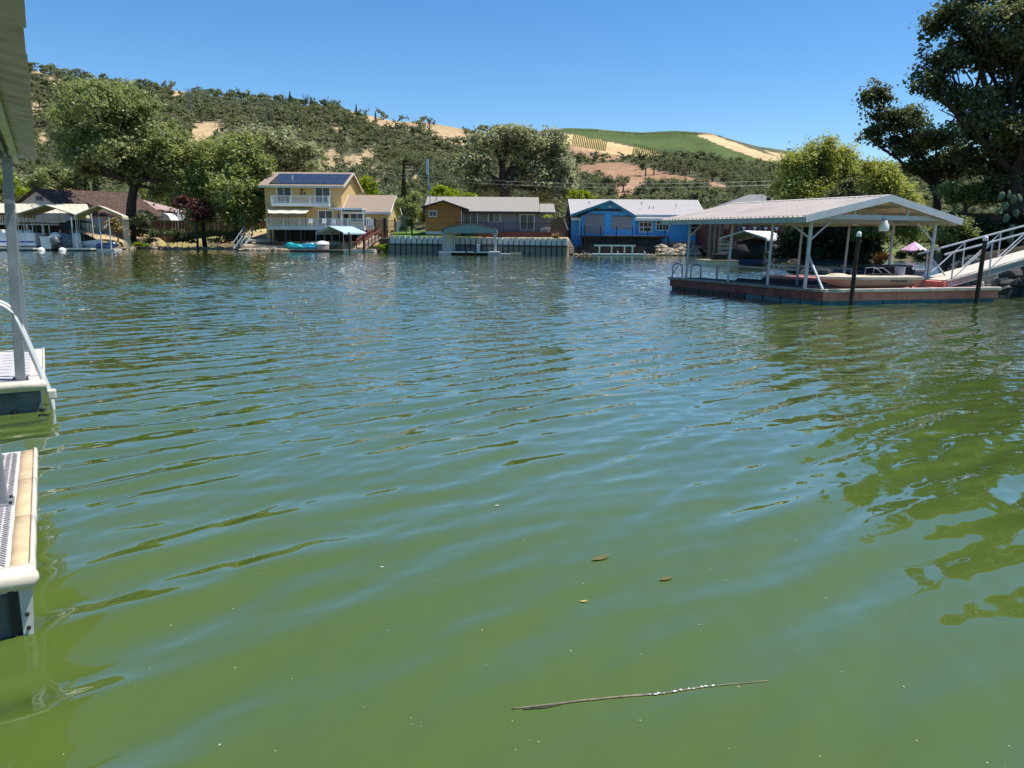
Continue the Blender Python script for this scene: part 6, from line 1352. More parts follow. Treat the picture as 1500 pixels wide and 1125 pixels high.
m = MB(); m.ell(P(81, 345, CYY + .8), (.65, .5, .42), 12, 6); solo(m, 'motor_cover', WHITE, P(81, 345, CYY + .8), 'crumpled white cover bundle above the outboard motor', 'cover', smooth=True)
for px, lab in ((68, 'white ball buoy below the pontoon boat stern'), (98.5, 'white ball buoy right of the outboard motor')): m = MB(); m.ell((lX(px), CYY - 1.3, .05), (.42, .42, .4), 12, 8); solo(m, 'buoy', WHITE, (lX(px), CYY - 1.3, 0), lab, 'buoy', smooth=True)
# covered grey boat
c = Vector((lX(102), CYY + 2.2, .2)); t = thing('covered_boat', 'boat under a ribbed grey cover with a black top at the left canopies', 'boat', c); secs = []
for i in range(9):
    q = i / 8; x = lX(90, c.y) + (lX(119, c.y) - lX(90, c.y)) * q; h_ = 2.2 - .9 * abs(q - .15) ** 1.5; w_ = 1.2 * (1 - .25 * q)
    secs.append([(x, c.y - w_, .25), (x, c.y - w_ * 1.04, 1.2), (x, c.y - w_ * .8, h_), (x, c.y + w_ * .8, h_), (x, c.y + w_ * 1.04, 1.2), (x, c.y + w_, .25)])
m = MB(); m.loft(secs); m.build('cover', GREYCOV, t, smooth=True)
for k in range(4): m = MB(); z = .7 + .35 * k; m.beam((lX(91, c.y), c.y - 1.27, z), (lX(118, c.y), c.y - 1.05, z), .05, .05); m.build('cover_rib', mat('dark_grey_band', (.13, .14, .16), .8, .1, 3), t)
m = MB(); x_, X_ = lX(93, c.y), lX(120, c.y); m.loft([[(x_, y, PZ(100, 337, c.y)), (x_ + .3, y, PZ(100, 326, c.y)), (X_ - .5, y, PZ(100, 325, c.y)), (X_, y, PZ(100, 337, c.y))] for y in (c.y - 1, c.y + 1)]); m.build('black_top', BLACK, t)
m = MB(); m.lathe([(.42, .3), (.45, .6), (.45, 1.9), (.38, 2.15), (.1, 2.25)], (lX(113, CYY + .9), CYY + .9, 0), 14); solo(m, 'fender_drum', GELW, (lX(113), CYY + .9, .3), 'tall white rounded drum beside the grey covered boat', 'drum', smooth=True)
# speedboat
c = Vector((lX(133, 98.5), 98.5, .25)); t = thing('speedboat', 'white speedboat with a black canvas top on the right canopy lift', 'boat', c); m = MB(); hull(m, c, lX(147, 98.5) - lX(114, 98.5), 2.0, .95, .0, .55, 12, .3); m.build('hull', GELW, t, smooth=False)
secs = []
for i in range(8): q = i / 7; x = lX(115, 98.5) + (lX(143, 98.5) - lX(115, 98.5)) * q; h_ = .95 + 1.05 * (1 - q) ** .8; w_ = .92 * (1 - q ** 3 * .7); secs.append([(x, 98.5 - w_, 1.15), (x, 98.5 - w_ * .7, .25 + h_), (x, 98.5 + w_ * .7, .25 + h_), (x, 98.5 + w_, 1.15)])
m = MB(); m.loft(secs); m.build('canvas', BLACK, t, smooth=True); m = MB(); x_, X_ = lX(106, 98.5), lX(131, 98.5); m.loft([[(x_ + (X_ - x_) * q, y, PZ(118, 322 + 5 * abs(q - .4), 98.5)) for q in (0, .25, .5, .75, 1)] + [(x_ + (X_ - x_) * q, y, PZ(118, 323.5 + 5 * abs(q - .4), 98.5)) for q in (1, .75, .5, .25, 0)] for y in (97.6, 99.4)]); m.build('sun_top', BLACK, t)
for px in (109, 119, 128): MB().beam((lX(px, 98.5), 97.7, 1.2), (lX(px, 98.5), 97.7, PZ(px, 324, 98.5)), .05).build('top_strut', GALV, t)
m = MB(); m.box(lX(117, 98.5), lX(141, 98.5), 97.7, 99.3, -.3, .26); m.build('lift_bunk', DKSTEEL, t)
FD = 97.0; jetski(157, NAVY, NAVY, 'navy jet ski on a pale float under the right arched canopy', 0.05, 2.4)
m = MB(); m.box(lX(146, FD), lX(172, FD), FD - 1, FD + .9, .02, .28); solo(m, 'jet_ski_float', DULLWHITE, (lX(158), FD, 0), 'pale drive-on float under the navy jet ski', 'float')

# ------------------------------------------------------------------ big roofed dock on the right
DA = Vector((10.55, 25.85, 0)); du = Vector((.906, .423, 0)); dv_ = Vector((-.423, .906, 0))
W = lambda a, b, z=0.0: DA + du * a + dv_ * b + Vector((0, 0, z))
dock = thing('roofed_dock', 'red-edged floating boat dock with a pink-tan metal gable roof', 'dock', W(3, 4, 0))
ZT = .5
fr0, fr1 = (-.25, 0.0), (7.0, -1.15)
fb = lambda a: fr0[1] + (fr1[1] - fr0[1]) * (a - fr0[0]) / (fr1[0] - fr0[0])
# floats under, fascia, cap rail, planks
m = MB()
for (a0, a1, b0_, b1_) in ((-.2, 1.2, .1, 8.3), (4.9, 6.95, -.6, 8.3)): m.prism([W(a0, max(b0_, fb(a0) + .06), -.25), W(a1, max(b0_, fb(a1) + .06), -.25), W(a1, b1_, -.25), W(a0, b1_, -.25)], (0, 0, .42))
m.build('hull_float', DKSTEEL, dock)
for i in range(6):
    a0 = -.2 + 7.1 * i / 6 + .02; a1 = -.2 + 7.1 * (i + 1) / 6 - .02; m = MB(); m.prism([W(a0, fb(a0) - .02, -.12), W(a1, fb(a1) - .02, -.12), W(a1, 1.8, -.12), W(a0, 1.8, -.12)], (0, 0, .26)); m.build('front_float', FLOATBL, dock)
for i in range(9):
    b0_ = .05 + 8.25 * i / 9 + .03; b1_ = .05 + 8.25 * (i + 1) / 9 - .03; m = MB(); m.prism([W(-.24, b0_, -.12), W(.2, b0_, -.12), W(.2, b1_, -.12), W(-.24, b1_, -.12)], (0, 0, .24)); m.build('side_float', FLOATBL if i < 4 else DKSTEEL, dock)
segs = 5
for i in range(segs):
    a0 = -.25 + 7.25 * i / segs + .01; a1 = -.25 + 7.25 * (i + 1) / segs - .01; m = MB(); m.prism([W(a0, fb(a0) - .05, .13), W(a1, fb(a1) - .05, .13), W(a1, fb(a1) - .05, .40), W(a0, fb(a0) - .05, .40)], dv_ * .06); m.build('front_fascia', PINKP, dock)
for i in range(4):
    b0_ = 8.35 * i / 4 + .01; b1_ = 8.35 * (i + 1) / 4 - .01; m = MB(); m.prism([W(-.3, b0_, .13), W(-.3, b1_, .13), W(-.3, b1_, .42), W(-.3, b0_, .42)], du * .06); m.build('side_fascia', mat('dark_red_fascia', (.22, .075, .065), .8, .3, 3, dirt=.15), dock)
m = MB(); m.beam(W(-.28, fb(-.28) - .06, .47), W(7.05, fb(7.05) - .06, .47), .16, .12); m.build('front_cap', CAPW, dock, bevel=.02)
m = MB(); m.beam(W(-.3, -.02, .47), W(-.3, 8.4, .47), .13, .1); m.build('side_cap', mat('grey_cap_rail', (.26, .25, .23), .8, .2, 4, dirt=.3), dock, bevel=.02)
m = MB(); m.beam(W(7.0, fb(7.0) - .05, .47), W(7.0, 8.4, .47), .13, .1); m.build('side_cap', CAPW, dock, bevel=.02)
npk = 60
for i in range(npk):
    b0_ = -1.1 + 9.4 * i / npk
    for (a0, a1) in (((-.22, 6.95),) if b0_ < 2.0 else ((-.22, 1.25), (4.85, 6.95))):
        b1_ = b0_ + 9.4 / npk - .015
        lo = a0
        if b0_ < fb(a0): lo = (b0_ - fr0[1]) / (fr1[1] - fr0[1]) * (fr1[0] - fr0[0]) + fr0[0] + .02
        if lo > a1 - .1: continue
        m = MB(); m.prism([W(lo, b0_, .42), W(a1, b0_, .42), W(a1, b1_, .42), W(lo, b1_, .42)], (0, 0, .055)); m.build('deck_plank', DECKRED if (a0 > 4 or b0_ < 1.4) else SHADEDECK, dock)
# posts
BS = (.95, 2.75, 4.9, 7.5); zb_e = 2.78
for b in BS:
    for a, lean in ((-.1, .08), (6.1, .1)): MB().beam(W(a, b, ZT - .02), W(a + lean, b, zb_e), .075 if b > 1 else .1).build('post', TRUSS, dock)
# roof frame
RA0, RA1, RR = -.84, 6.88, 3.02; zE_, zR_ = 2.84, 3.58
for a in (-.02, 6.2): m = MB(); m.beam(W(a, .5, zb_e + .06), W(a, 8.3, zb_e + .06), .1, .14); m.build('eave_beam', TRUSS, dock)
def slope_z(a): return zE_ + (zR_ - zE_) * (1 - abs(a - RR) / ((RR - RA0) if a < RR else (RA1 - RR)))
for b in (.62, 2.75, 4.9, 7.5, 8.2):
    f = b < 1; tr = MB()
    tr.beam(W(-.4, b, slope_z(-.3) - .1 if not f else 2.92), W(6.6, b, slope_z(6.5) - .1 if not f else 2.92), .06, .16); tr.build('tie_beam', TRUSS, dock)
    for a0, a1 in ((RA0, RR), (RA1, RR)): MB().beam(W(a0, b, zE_ - .05), W(a1, b, zR_ - .06), .06, .14).build('rafter', TRUSS, dock)
    for a in (1.6, 4.2): MB().beam(W(a, b, 2.98), W(a, b, slope_z(a) - .05), .07, .1).build('king_post', TRUSS, dock)
for a0, a1 in ((RA0 - .02, RR), (RA1 + .02, RR)):
    m = MB(); m.beam(W(a0, .40, zE_ - .02), W(a1, .40, zR_ - .0), .05, .24); m.build('barge_board', TRUSS, dock)
m = MB(); m.beam(W(RA0 - .01, .4, zE_ - .06), W(RA0 - .01, 8.4, zE_ - .06), .04, .16); m.build('eave_trim', mat('grey_green_trim', (.33, .38, .37), .5, .1, 3), dock)
m = MB(); m.beam(W(RA1 + .01, .4, zE_ - .06), W(RA1 + .01, 8.4, zE_ - .06), .04, .16); m.build('eave_trim', TRUSS, dock)
npn = 9
for i in range(npn):
    b0_ = .42 + 7.96 * i / npn + .004; b1_ = .42 + 7.96 * (i + 1) / npn - .004
    for a0, s_ in ((RA0 - .05, 1), (RA1 + .05, -1)):
        m = MB(); m.prism([W(a0, b0_, zE_ + .02), W(RR, b0_, zR_ + .04), W(RR, b1_, zR_ + .04), W(a0, b1_, zE_ + .02)], (0, 0, .025))
        for k in range(4):
            b = b0_ + .05 + (b1_ - b0_ - .1) * k / 3.4; m.prism([W(a0, b, zE_ + .047), W(a0, b + .05, zE_ + .047), W(RR, b + .05, zR_ + .067), W(RR, b, zR_ + .067)], (0, 0, .05))
        m.build('roof_panel', ROOFPINK, dock)
for i in range(npn):
    b0_ = .4 + 8.0 * i / npn + .006; b1_ = .4 + 8.0 * (i + 1) / npn - .006; m = MB(); m.loft([[W(RR - .2, b, zR_ + .03 + .06), W(RR, b, zR_ + .125), W(RR + .2, b, zR_ + .09), W(RR, b, zR_ + .08)] for b in (b0_, b1_)]); m.build('ridge_cap', ROOFPINK, dock)
for a in (RR - 2.5, RR - 1.25, RR + 1.25, RR + 2.5): MB().beam(W(a, .6, slope_z(a) - .02), W(a, 8.3, slope_z(a) - .02), .05, .08).build('purlin', TRUSS, dock)
# diagonal braces
for p, q, w_ in ((W(-.06, .95, 2.1), W(.85, .95, 2.75), .045), (W(6.16, .95, 2.1), W(5.2, .95, 2.75), .045), (W(-.06, .95, 2.2), W(-.06, 2.0, 2.78), .05), (W(-.1, .95, 1.7), W(-.2, .05, ZT), .06), (W(6.16, .95, 1.5), W(6.5, .2, ZT), .05), (W(-.05, 7.5, 2.2), W(-.05, 6.6, 2.78), .05), (W(-.1, 7.5, 1.7), W(-.28, 8.3, ZT), .03), (W(6.16, 2.75, 2.2), W(6.16, 3.6, 2.78), .05)):
    MB().beam(p, q, w_).build('brace', TRUSS, dock)
# hanging lamp
c = W(3.0, .55, 2.45); t = thing('hanging_lamp', 'white jar-shaped lamp hanging under the front gable of the metal dock roof', 'lamp', c)
m = MB(); m.lathe([(.02, .0), (.155, .0), (.17, .06), (.165, .2), (.11, .3), (.10, .36), (.02, .38)], c, 18); m.build('lamp_shade', WHITE, t, smooth=True); m = MB(); m.tube(c + Vector((0, 0, .36)), c + Vector((0, 0, .45)), .06, .06, 10); m.build('cap', GALV, t)
# ladder hoops at the far left corner
for b, lab in ((8.25, 'grey grab rail hoop at the far left corner of the roofed dock'), (7.0, 'grey grab rail hoop inboard of the far left dock corner')):
    m = MB(); q = [W(-.25, b, ZT), W(-.25, b, ZT + .42), W(-.2, b, ZT + .55), W(0.0, b, ZT + .6), W(.2, b, ZT + .55), W(.25, b, ZT + .42), W(.25, b, ZT)]; m.path(q, .028, 6); solo(m, 'grab_rail', GALV, W(0, b, ZT), lab, 'rail', smooth=True)
# boat lift rails in the slip
t = thing('boat_lift', 'grey pipe boat lift frame inside the slip of the roofed dock', 'boat lift', W(3, 5, .4))
for a in (1.6, 4.4):
    MB().beam(W(a, 3.0, 1.02), W(a, 7.6, 1.02), .07).build('rail', GALV, t)
    for b in (3.0, 7.6): MB().beam(W(a, b, -.3), W(a, b, 1.02), .07).build('leg', GALV, t)
for b in (3.4, 7.2): MB().beam(W(1.6, b, .35), W(4.4, b, .35), .1).build('cross_beam', GALV, t)
for k, (a, b) in enumerate(((2.3, 3.6), (3.7, 3.6))): MB().tube(W(a, b, .25), W(a, b + 3.4, .25), .26, .26, 10).build('lift_tank', BLACK, t)
# upturned flat skiff on the deck
c = W(2.12, .35, .5); ang = math.atan2(-1.15 / 7.25, 1) + math.atan2(du.y, du.x); t = thing('skiff', 'tan flat-topped skiff with a cream rim lying on the dock behind the dark pile', 'boat', c); Rz = Matrix.Rotation(ang, 3, 'Z'); secs = []; rim = []
for i in range(14):
    q = i / 13; x = -1.9 + 3.8 * q; w_ = .58 * (1 - max(0, (.42 - q) / .42) ** 2.2 * .93); kz_ = .02 + .22 * max(0, (.22 - q) / .22) ** 1.4 + .05 * max(0, q - .85) / .15; zt = .35 + .03 * (1 - q); xs = x - .10 * max(0, (.2 - q) / .2)
    secs.append([c + Rz @ Vector(v) for v in ((xs, -w_, zt), (x + .1 * (q < .2), -w_ * .82, kz_ + .1), (x + .12 * (q < .2), -w_ * .55, kz_), (x + .12 * (q < .2), w_ * .55, kz_), (x + .1 * (q < .2), w_ * .82, kz_ + .1), (xs, w_, zt))])
    rim.append([c + Rz @ Vector(v) for v in ((xs, -w_ - .025, zt - .05), (xs, -w_ - .025, zt + .035), (xs, -w_ * .5, zt + .07), (xs, w_ * .5, zt + .07), (xs, w_ + .025, zt + .035), (xs, w_ + .025, zt - .05))])
m = MB(); m.loft(secs); m.build('hull', SKIFF, t); m = MB(); m.loft(rim); m.build('top_rim', SKIFFTOP, t)
m = MB(); m.ell(c + Rz @ Vector((-1.2, 0, .42)), (.42, .26, .1), 14, 6); m.build('hatch', SKIFFTOP, t, smooth=True)
m = MB(); p = c + Rz @ Vector((.55, -.605, .27)); q = c + Rz @ Vector((1.2, -.605, .25)); m.beam(p, q, .012, .07); m.build('name_strip', mat('faded_dark_strip', (.10, .08, .075), .6, .4, 25), t)
for x in (.35, .95): m = MB(); m.box(-.22, .22, -.2, .2, .42, .49); m.v = [tuple(c + Rz @ (Vector(v) + Vector((x, 0, 0)))) for v in m.v]; m.build('seat', RUBBER, t, bevel=.02)
m = MB(); m.beam(c + Rz @ Vector((1.87, 0, .37)), c + Rz @ Vector((1.94, 0, -.02)), .05, .1); m.build('rudder', DKSTEEL, t)
m = MB(); q = [c + Rz @ Vector(v) for v in ((.1, -.2, .43), (.12, -.2, .68), (.5, -.2, .7), (.8, -.2, .52))]; m.path(q, .014, 6); q = [c + Rz @ Vector(v) for v in ((.1, .2, .43), (.12, .2, .68), (.5, .2, .7), (.8, .2, .52))]; m.path(q, .014, 6); solo(m, 'folding_chair_frame', GALV, c + Rz @ Vector((.4, 0, .5)), 'metal folding chair frame lying on the tan skiff', 'chair', kind=None)
c2 = c + Rz @ Vector((1.45, .05, .42)); m = MB(); m.lathe([(.02, 0), (.15, 0), (.175, .3), (.165, .3), (.14, .03), (.01, .03)], c2, 16); solo(m, 'bucket', LAVEND, c2, 'lavender plastic bucket standing on the tan skiff', 'bucket', smooth=False)
m = MB(); m.box(-.35, .35, -.12, .12, 0, .05); m.v = [tuple(Rz @ Vector(v) + W(4.75, .1, .5)) for v in m.v]; solo(m, 'deck_cleat', RUBBER, W(4.75, .1, .5), 'flat black cleat block on the red deck right of the skiff', 'cleat')
# boxes
def dbox(a, b, sa, sb, h, mt, lab, lm_, z=.48):
    c = W(a, b, z); t = thing('storage_box', lab, 'box', c); m = MB(); m.obox(c - du * sa / 2 - dv_ * sb / 2, du * sa, dv_ * sb, Vector((0, 0, h - .1))); m.build('body', mt, t, bevel=.02); m = MB(); m.obox(c - du * (sa / 2 + .02) - dv_ * (sb / 2 + .02) + Vector((0, 0, h - .097)), du * (sa + .04), dv_ * (sb + .04), Vector((0, 0, .1))); m.build('lid', lm_, t, bevel=.02)
dbox(5.35, 2.0, 1.35, .8, .72, BLACK, 'large black storage box under the right side of the dock roof', RUBBER)
dbox(6.45, 1.9, .55, .6, .55, mat('blue_grey_plastic', (.23, .25, .29), .5, .1, 3), 'small blue-grey box behind the right front dock post', mat('blue_grey_plastic', (.23, .25, .29)))
# piles in front
pile(1245.5, 25.75, 346, 446, .07, 'tall dark pile with a white cap in front of the skiff', PILE, WHITE, lean=(.08, 0))
pile(1429.5, 27.1, 352, 442, .075, 'tall dark pile with a white cap at the foot of the gangway', PILE, WHITE, lean=(.07, 0))
m = MB(); c = W(6.75, -.75, .53); m.lathe([(.06, 0), (.06, .12), (.03, .16), (.001, .16)], c, 12); solo(m, 'dock_light', DULLWHITE, c, 'small pale dock light on the right front corner of the red deck', 'lamp')
# gangway
S_, E_ = Vector((15.75, 28.1, .72)), Vector((24.5, 31.3, 2.62)); gw = Vector((-.34, .94, 0)) * 1.15
t = thing('gangway', 'pale railed ramp climbing from the roofed dock to the right bank', 'gangway', S_)
dirg = E_ - S_; m = MB(); m.prism([S_ - Vector((0, 0, .28)), E_ - Vector((0, 0, .28)), E_ + gw - Vector((0, 0, .28)), S_ + gw - Vector((0, 0, .28))], (0, 0, .24)); m.build('ramp_frame', mat('grey_ramp_side', (.34, .34, .33), .6, .15, 3, dirt=.3), t)
for i in range(30):
    a = S_ + dirg * ((i + .03) / 30); b = S_ + dirg * ((i + .97) / 30); m = MB(); m.prism([a - gw * .02 - Vector((0, 0, .036)), b - gw * .02 - Vector((0, 0, .036)), b + gw * 1.02 - Vector((0, 0, .036)), a + gw * 1.02 - Vector((0, 0, .036))], (0, 0, .04)); m.build('deck_plank', RAMP, t)
for k, off in enumerate((Vector((0, 0, 0)), gw)):
    h_ = Vector((0, 0, .98)); s0_ = S_ + off + dirg * .0; m = MB(); m.beam(s0_ + h_ - dirg * .03, E_ + off + h_, .055); m.build('handrail', TRUSS, t)
    for i in range(6): p = S_ + off + dirg * (.02 + i * .196); MB().beam(p - Vector((0, 0, .2)), p + h_, .04).build('rail_post', TRUSS, t)
    for i in range(5): p = S_ + off + dirg * (.02 + i * .196); q = S_ + off + dirg * (.02 + (i + 1) * .196); MB().beam(p, q + h_ * .97, .032).build('brace', TRUSS, t)
m = MB(); m.prism([S_ - Vector((0, 0, .3)) - dirg * .004, S_ + gw - Vector((0, 0, .3)) - dirg * .004, S_ + gw - dirg * .004 - Vector((0, 0, .02)), S_ - dirg * .004 - Vector((0, 0, .02))], -dirg * .012); m.build('toe_plate', PINKP, t)
# bank details beyond: umbrella, low roof, boulders
c = P(1337, 384, 82); c = Vector((c.x, 82, gz(c.x, 82))); t = thing('patio_umbrella', 'pink and white patio umbrella on the far bank seen under the dock roof', 'umbrella', c); zt = PZ(1337, 354, 82); ze2_ = PZ(1337, 367, 82); MB().tube(c, (c.x, 82, zt), .04).build('pole', GALV, t)
for k in range(8):
    a0, a1 = k * math.pi / 4, (k + 1) * math.pi / 4; R_m = 1.4; m = MB(); p0, p1 = Vector((c.x + R_m * math.cos(a0), 82 + R_m * math.sin(a0), ze2_)), Vector((c.x + R_m * math.cos(a1), 82 + R_m * math.sin(a1), ze2_)); m.prism([(c.x, 82, zt), p0, p1], (0, 0, .02)); m.prism([p0, p1, p1 - Vector((0, 0, .18)), p0 - Vector((0, 0, .18))], (.005, .005, 0)); m.build('canopy_panel', PINKU if k % 3 else mat('pale_pink_cloth', (.78, .62, .70), .85, .06, 3), t)
LR = 47.0; xa_, xb_ = PX(1385, LR), PX(1475, LR); t = thing('low_shed', 'low dark open shed with a flat brown roof on the right bank', 'shed', ((xa_ + xb_) / 2, LR + 2, gz(xa_, LR))); zt = PZ(1430, 313, LR); g_ = gz((xa_ + xb_) / 2, LR)
m = MB(); m.box(xa_, xb_, LR, LR + 4, zt - .12, zt); m.build('roof', ROOFBROWN, t); m = MB(); m.box(xa_ + .1, xb_, LR - .06, LR, zt - .55, zt + .02); m.build('fascia', mat('dark_brown_fascia', (.09, .055, .04), .8, .2, 3), t)
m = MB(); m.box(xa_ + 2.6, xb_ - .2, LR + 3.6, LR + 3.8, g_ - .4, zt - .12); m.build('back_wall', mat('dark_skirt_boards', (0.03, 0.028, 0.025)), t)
for x in (xa_ + .3, xb_ - .4): MB().box(x, x + .16, LR + .1, LR + .26, g_ - .4, zt - .12).build('post', DKSTEEL, t)
rr = random.Random(12)
for i in range(44):
    px = rr.uniform(1405, 1530); y0_ = float(np.interp(px, [1400, 1440, 1500, 1560], [38.5, 34.2, 31.2, 29.6])); row = i % 4; yy = y0_ + row * .55 - .2; r = rr.uniform(.22, .5); m = MB(); m.rock((0, 0, 0), (r * 1.2, r, r * .75), 60 + i)
    o = solo(m, 'bank_boulder', ROCKD, (0, 0, 0), 'dark boulder in the shaded right bank under the gangway', 'rock', 'boulders under the gangway'); o.location = (PX(px, yy), yy, .05 + row * .33)
for i in range(26):
    px = rr.uniform(1128, 1290); y0_ = float(np.interp(px, [1120, 1150, 1185, 1240, 1290], [63.5, 54.5, 47.6, 46.6, 50])); r = rr.uniform(.2, .5); m = MB(); m.rock((0, 0, 0), (r * 1.3, r, r * .6), 160 + i)
    o = solo(m, 'spit_rock', ROCKD, (0, 0, 0), 'dark stone at the water edge of the willow spit', 'rock', 'stones along the willow spit'); o.location = (PX(px, y0_), y0_ + rr.uniform(-.2, .5), rr.uniform(0, .2))
bush('willow_skirt', 'low dark weeds along the shaded edge of the willow spit', 1215, 48.6, [(1150, 394, 20, 5), (1185, 396, 22, 6), (1220, 397, 22, 6), (1255, 396, 20, 6), (1278, 394, 10, 5)], LM_DARK, 200, .14, .35)
# ------------------------------------------------------------------ our own dock at the left edge: two floating sections under a metal awning
ne = Vector((-.515, .857, 0)); nn_ = Vector((.857, .515, 0))
N = lambda n, s, z=0.0: nn_ * n + ne * s + Vector((0, 0, z))
def section(name, label, s0, s1, n0, n1, bump, full):
    t = thing(name, label, 'dock', N(n1 - .5, (s0 + s1) / 2, 0))
    zt = .4
    m = MB(); m.prism([N(n0, s0 + .06, -.15), N(n1 - .06, s0 + .06, -.15), N(n1 - .06, s1 - .06, -.15), N(n0, s1 - .06, -.15)], (0, 0, .42)); m.build('float', FLOATDK, t, bevel=.03)
    m = MB(); m.prism([N(n0, s0 + .04, .275), N(n1 - .02, s0 + .04, .275), N(n1 - .02, s1 - .04, .275), N(n0, s1 - .04, .275)], (0, 0, .11)); m.build('deck', VINYLCR, t)
    # bumper edging in lengths
    L = s1 - s0; k = max(3, int(L / .9))
    for i in range(k):
        a, b = s0 + .02 + (L - .04) * i / k + .006, s0 + .02 + (L - .04) * (i + 1) / k - .006
        m = MB(); secs = []
        for j in range(7):
            s_ = a + (b - a) * j / 6; w_ = .004 * math.sin(j * 2.1 + i); secs.append([N(n1 - .024, s_, zt - .10), N(n1 - .012 + w_ * .4, s_, zt - .095), N(n1 + .004 + w_ * .4, s_, zt - .05), N(n1 + .001 + w_ * .4, s_, zt - .015), N(n1 - .008, s_, zt + .003), N(n1 - .024, s_, zt + .002)])
        m.loft(secs); m.build('edge_bumper', VINYLCR, t, smooth=True)
    m = MB(); secs = []
    for j in range(9):
        n_ = n0 + (n1 - n0) * j / 8; secs.append([N(n_, s0 + .04, zt - .10), N(n_, s0 - .02, zt - .095), N(n_, s0 - .04, zt - .055), N(n_, s0 - .032, zt - .015), N(n_, s0, zt + .006), N(n_, s0 + .10, zt + .004), N(n_, s0 + .10, zt - .08)])
    m.loft(secs); m.build('end_bumper', VINYLCR, t, smooth=True)
    m = MB(); m.ell(N(n1 - .035, s0 + .02, zt - .05), (.055, .055, .055), 16, 10); m.build('corner_bumper', VINYLCR, t, smooth=True)
    return t
t = section('floating_dock', 'near cream-edged floating dock with a herringbone mat at the lower left edge', 4.70, 7.55, -1.9, -.205, 3, True)
# tan worn rub strip
for i in range(3):
    a, b = 4.81 + 2.66 * i / 3 + .002, 4.81 + 2.66 * (i + 1) / 3 - .002; m = MB(); secs = []
    for j in range(6): s_ = a + (b - a) * j / 5; q = .004 * math.sin(j * 1.7 + i * 2); secs.append([N(-.322 + q * .5, s_, .386), N(-.320 + q * .5, s_, .394), N(-.28, s_, .399), N(-.240 + q * .5, s_, .399), N(-.231, s_, .388)])
    m.loft(secs); m.build('rub_strip', VINYLTAN, t, smooth=True)
# herringbone mat
m = MB(); m.prism([N(-1.8, 4.82, .3855), N(-.328, 4.82, .3855), N(-.328, 7.46, .3855), N(-1.8, 7.46, .3855)], (0, 0, .008)); mt = m.build('mat', MATPALE, t)
m = MB(); rr = random.Random(1); pw_ = .05; n_ = -.336 - pw_ / 2; col = 0
while n_ > -1.78:
    s_ = 4.86
    while s_ < 7.42:
        sg = 1 if col % 2 else -1; c = N(n_, s_, .394); d = (ne * .86 + nn_ * sg * .51).normalized(); b = Vector((-d.y, d.x, 0)); L = .066 * rr.uniform(.9, 1.05)
        m.obox(c - d * L / 2 - b * .0052, d * L, b * .0104, Vector((0, 0, .0025))); s_ += .037
    n_ -= pw_ * .86; col += 1
o = m.build('mat_weave', MATGREY, mt); o['kind'] = 'stuff'
m = MB(); m.prism([N(-.29, 4.745, -.02), N(-.245, 4.745, -.02), N(-.222, 4.745, .30), N(-.29, 4.745, .30)], -ne * .02); m.build('corner_bracket', DULLWHITE, t)
for z in (.06, .14): MB().tube(N(-.262, 4.725, z), N(-.262, 4.71, z), .011, .011, 8).build('bolt', DKSTEEL, t)
m = MB(); m.beam(N(-.32, 4.75, -.1), N(-.32, 4.75, .30), .02, .05); m.build('float_strap', RUBBER, t)
t = section('floating_dock', 'second cream-edged floating dock section holding the tall galvanised post', 11.0, 14.3, -2.2, -.14, 3, True)
m = MB(); m.prism([N(-2.1, 11.2, .3855), N(-.3, 11.2, .3855), N(-.3, 13.9, .3855), N(-2.1, 13.9, .3855)], (0, 0, .006)); mt = m.build('mat', mat('pale_grey_mat', (.48, .47, .48), .9, .12, 14), t)
m = MB()
for i in range(9):
    for j in range(8): c = N(-.45 - j * .21, 11.35 + i * .28, .392); m.obox(c, nn_ * .13, ne * .02, Vector((0, 0, .003)))
o = m.build('mat_weave', mat('grey_lilac_weave', (.30, .28, .34), .9, .2, 14), mt); o['kind'] = 'stuff'
for k in range(1): m = MB(); c = N(-.13, 10.75, .2); m.obox(c, nn_ * .1, ne * .1, Vector((0, 0, .12))); m.build('corner_block', VINYLCR, t, bevel=.02)
for n_ in (-.9, -.5, -.2): m = MB(); m.beam(N(n_, 11.03, -.3), N(n_, 11.03, .05), .05); m.build('strut', DKSTEEL, t)
# ladder handrails
for s_, lab in ((11.12, 'nearer white curved ladder handrail on the second dock section'), (11.5, 'farther white curved ladder handrail on the second dock section')):
    q = [N(-1.05, s_, .4), N(-.98, s_, .9), N(-.89, s_, 1.2), N(-.73, s_, 1.35), N(-.56, s_, 1.36), N(-.41, s_, 1.24), N(-.31, s_, .95), N(-.19, s_, .5), N(-.11, s_, .2), N(-.08, s_, -.05)]
    pts_ = []
    for i in range(len(q) - 1):
        for j in range(4):
            tt = j / 4; p0, p1, p2, p3 = q[max(i - 1, 0)], q[i], q[i + 1], q[min(i + 2, len(q) - 1)]; pts_.append(.5 * ((2 * p1) + (p2 - p0) * tt + (2 * p0 - 5 * p1 + 4 * p2 - p3) * tt * tt + (3 * p1 - p0 - 3 * p2 + p3) * tt ** 3))
    m = MB(); m.path(pts_ + [q[-1]], .026, 10); solo(m, 'ladder_handrail', mat('white_tube', (.66, .67, .69), .35, .06, 4, spec=.5), N(-.5, s_, .5), lab, 'handrail', smooth=True)
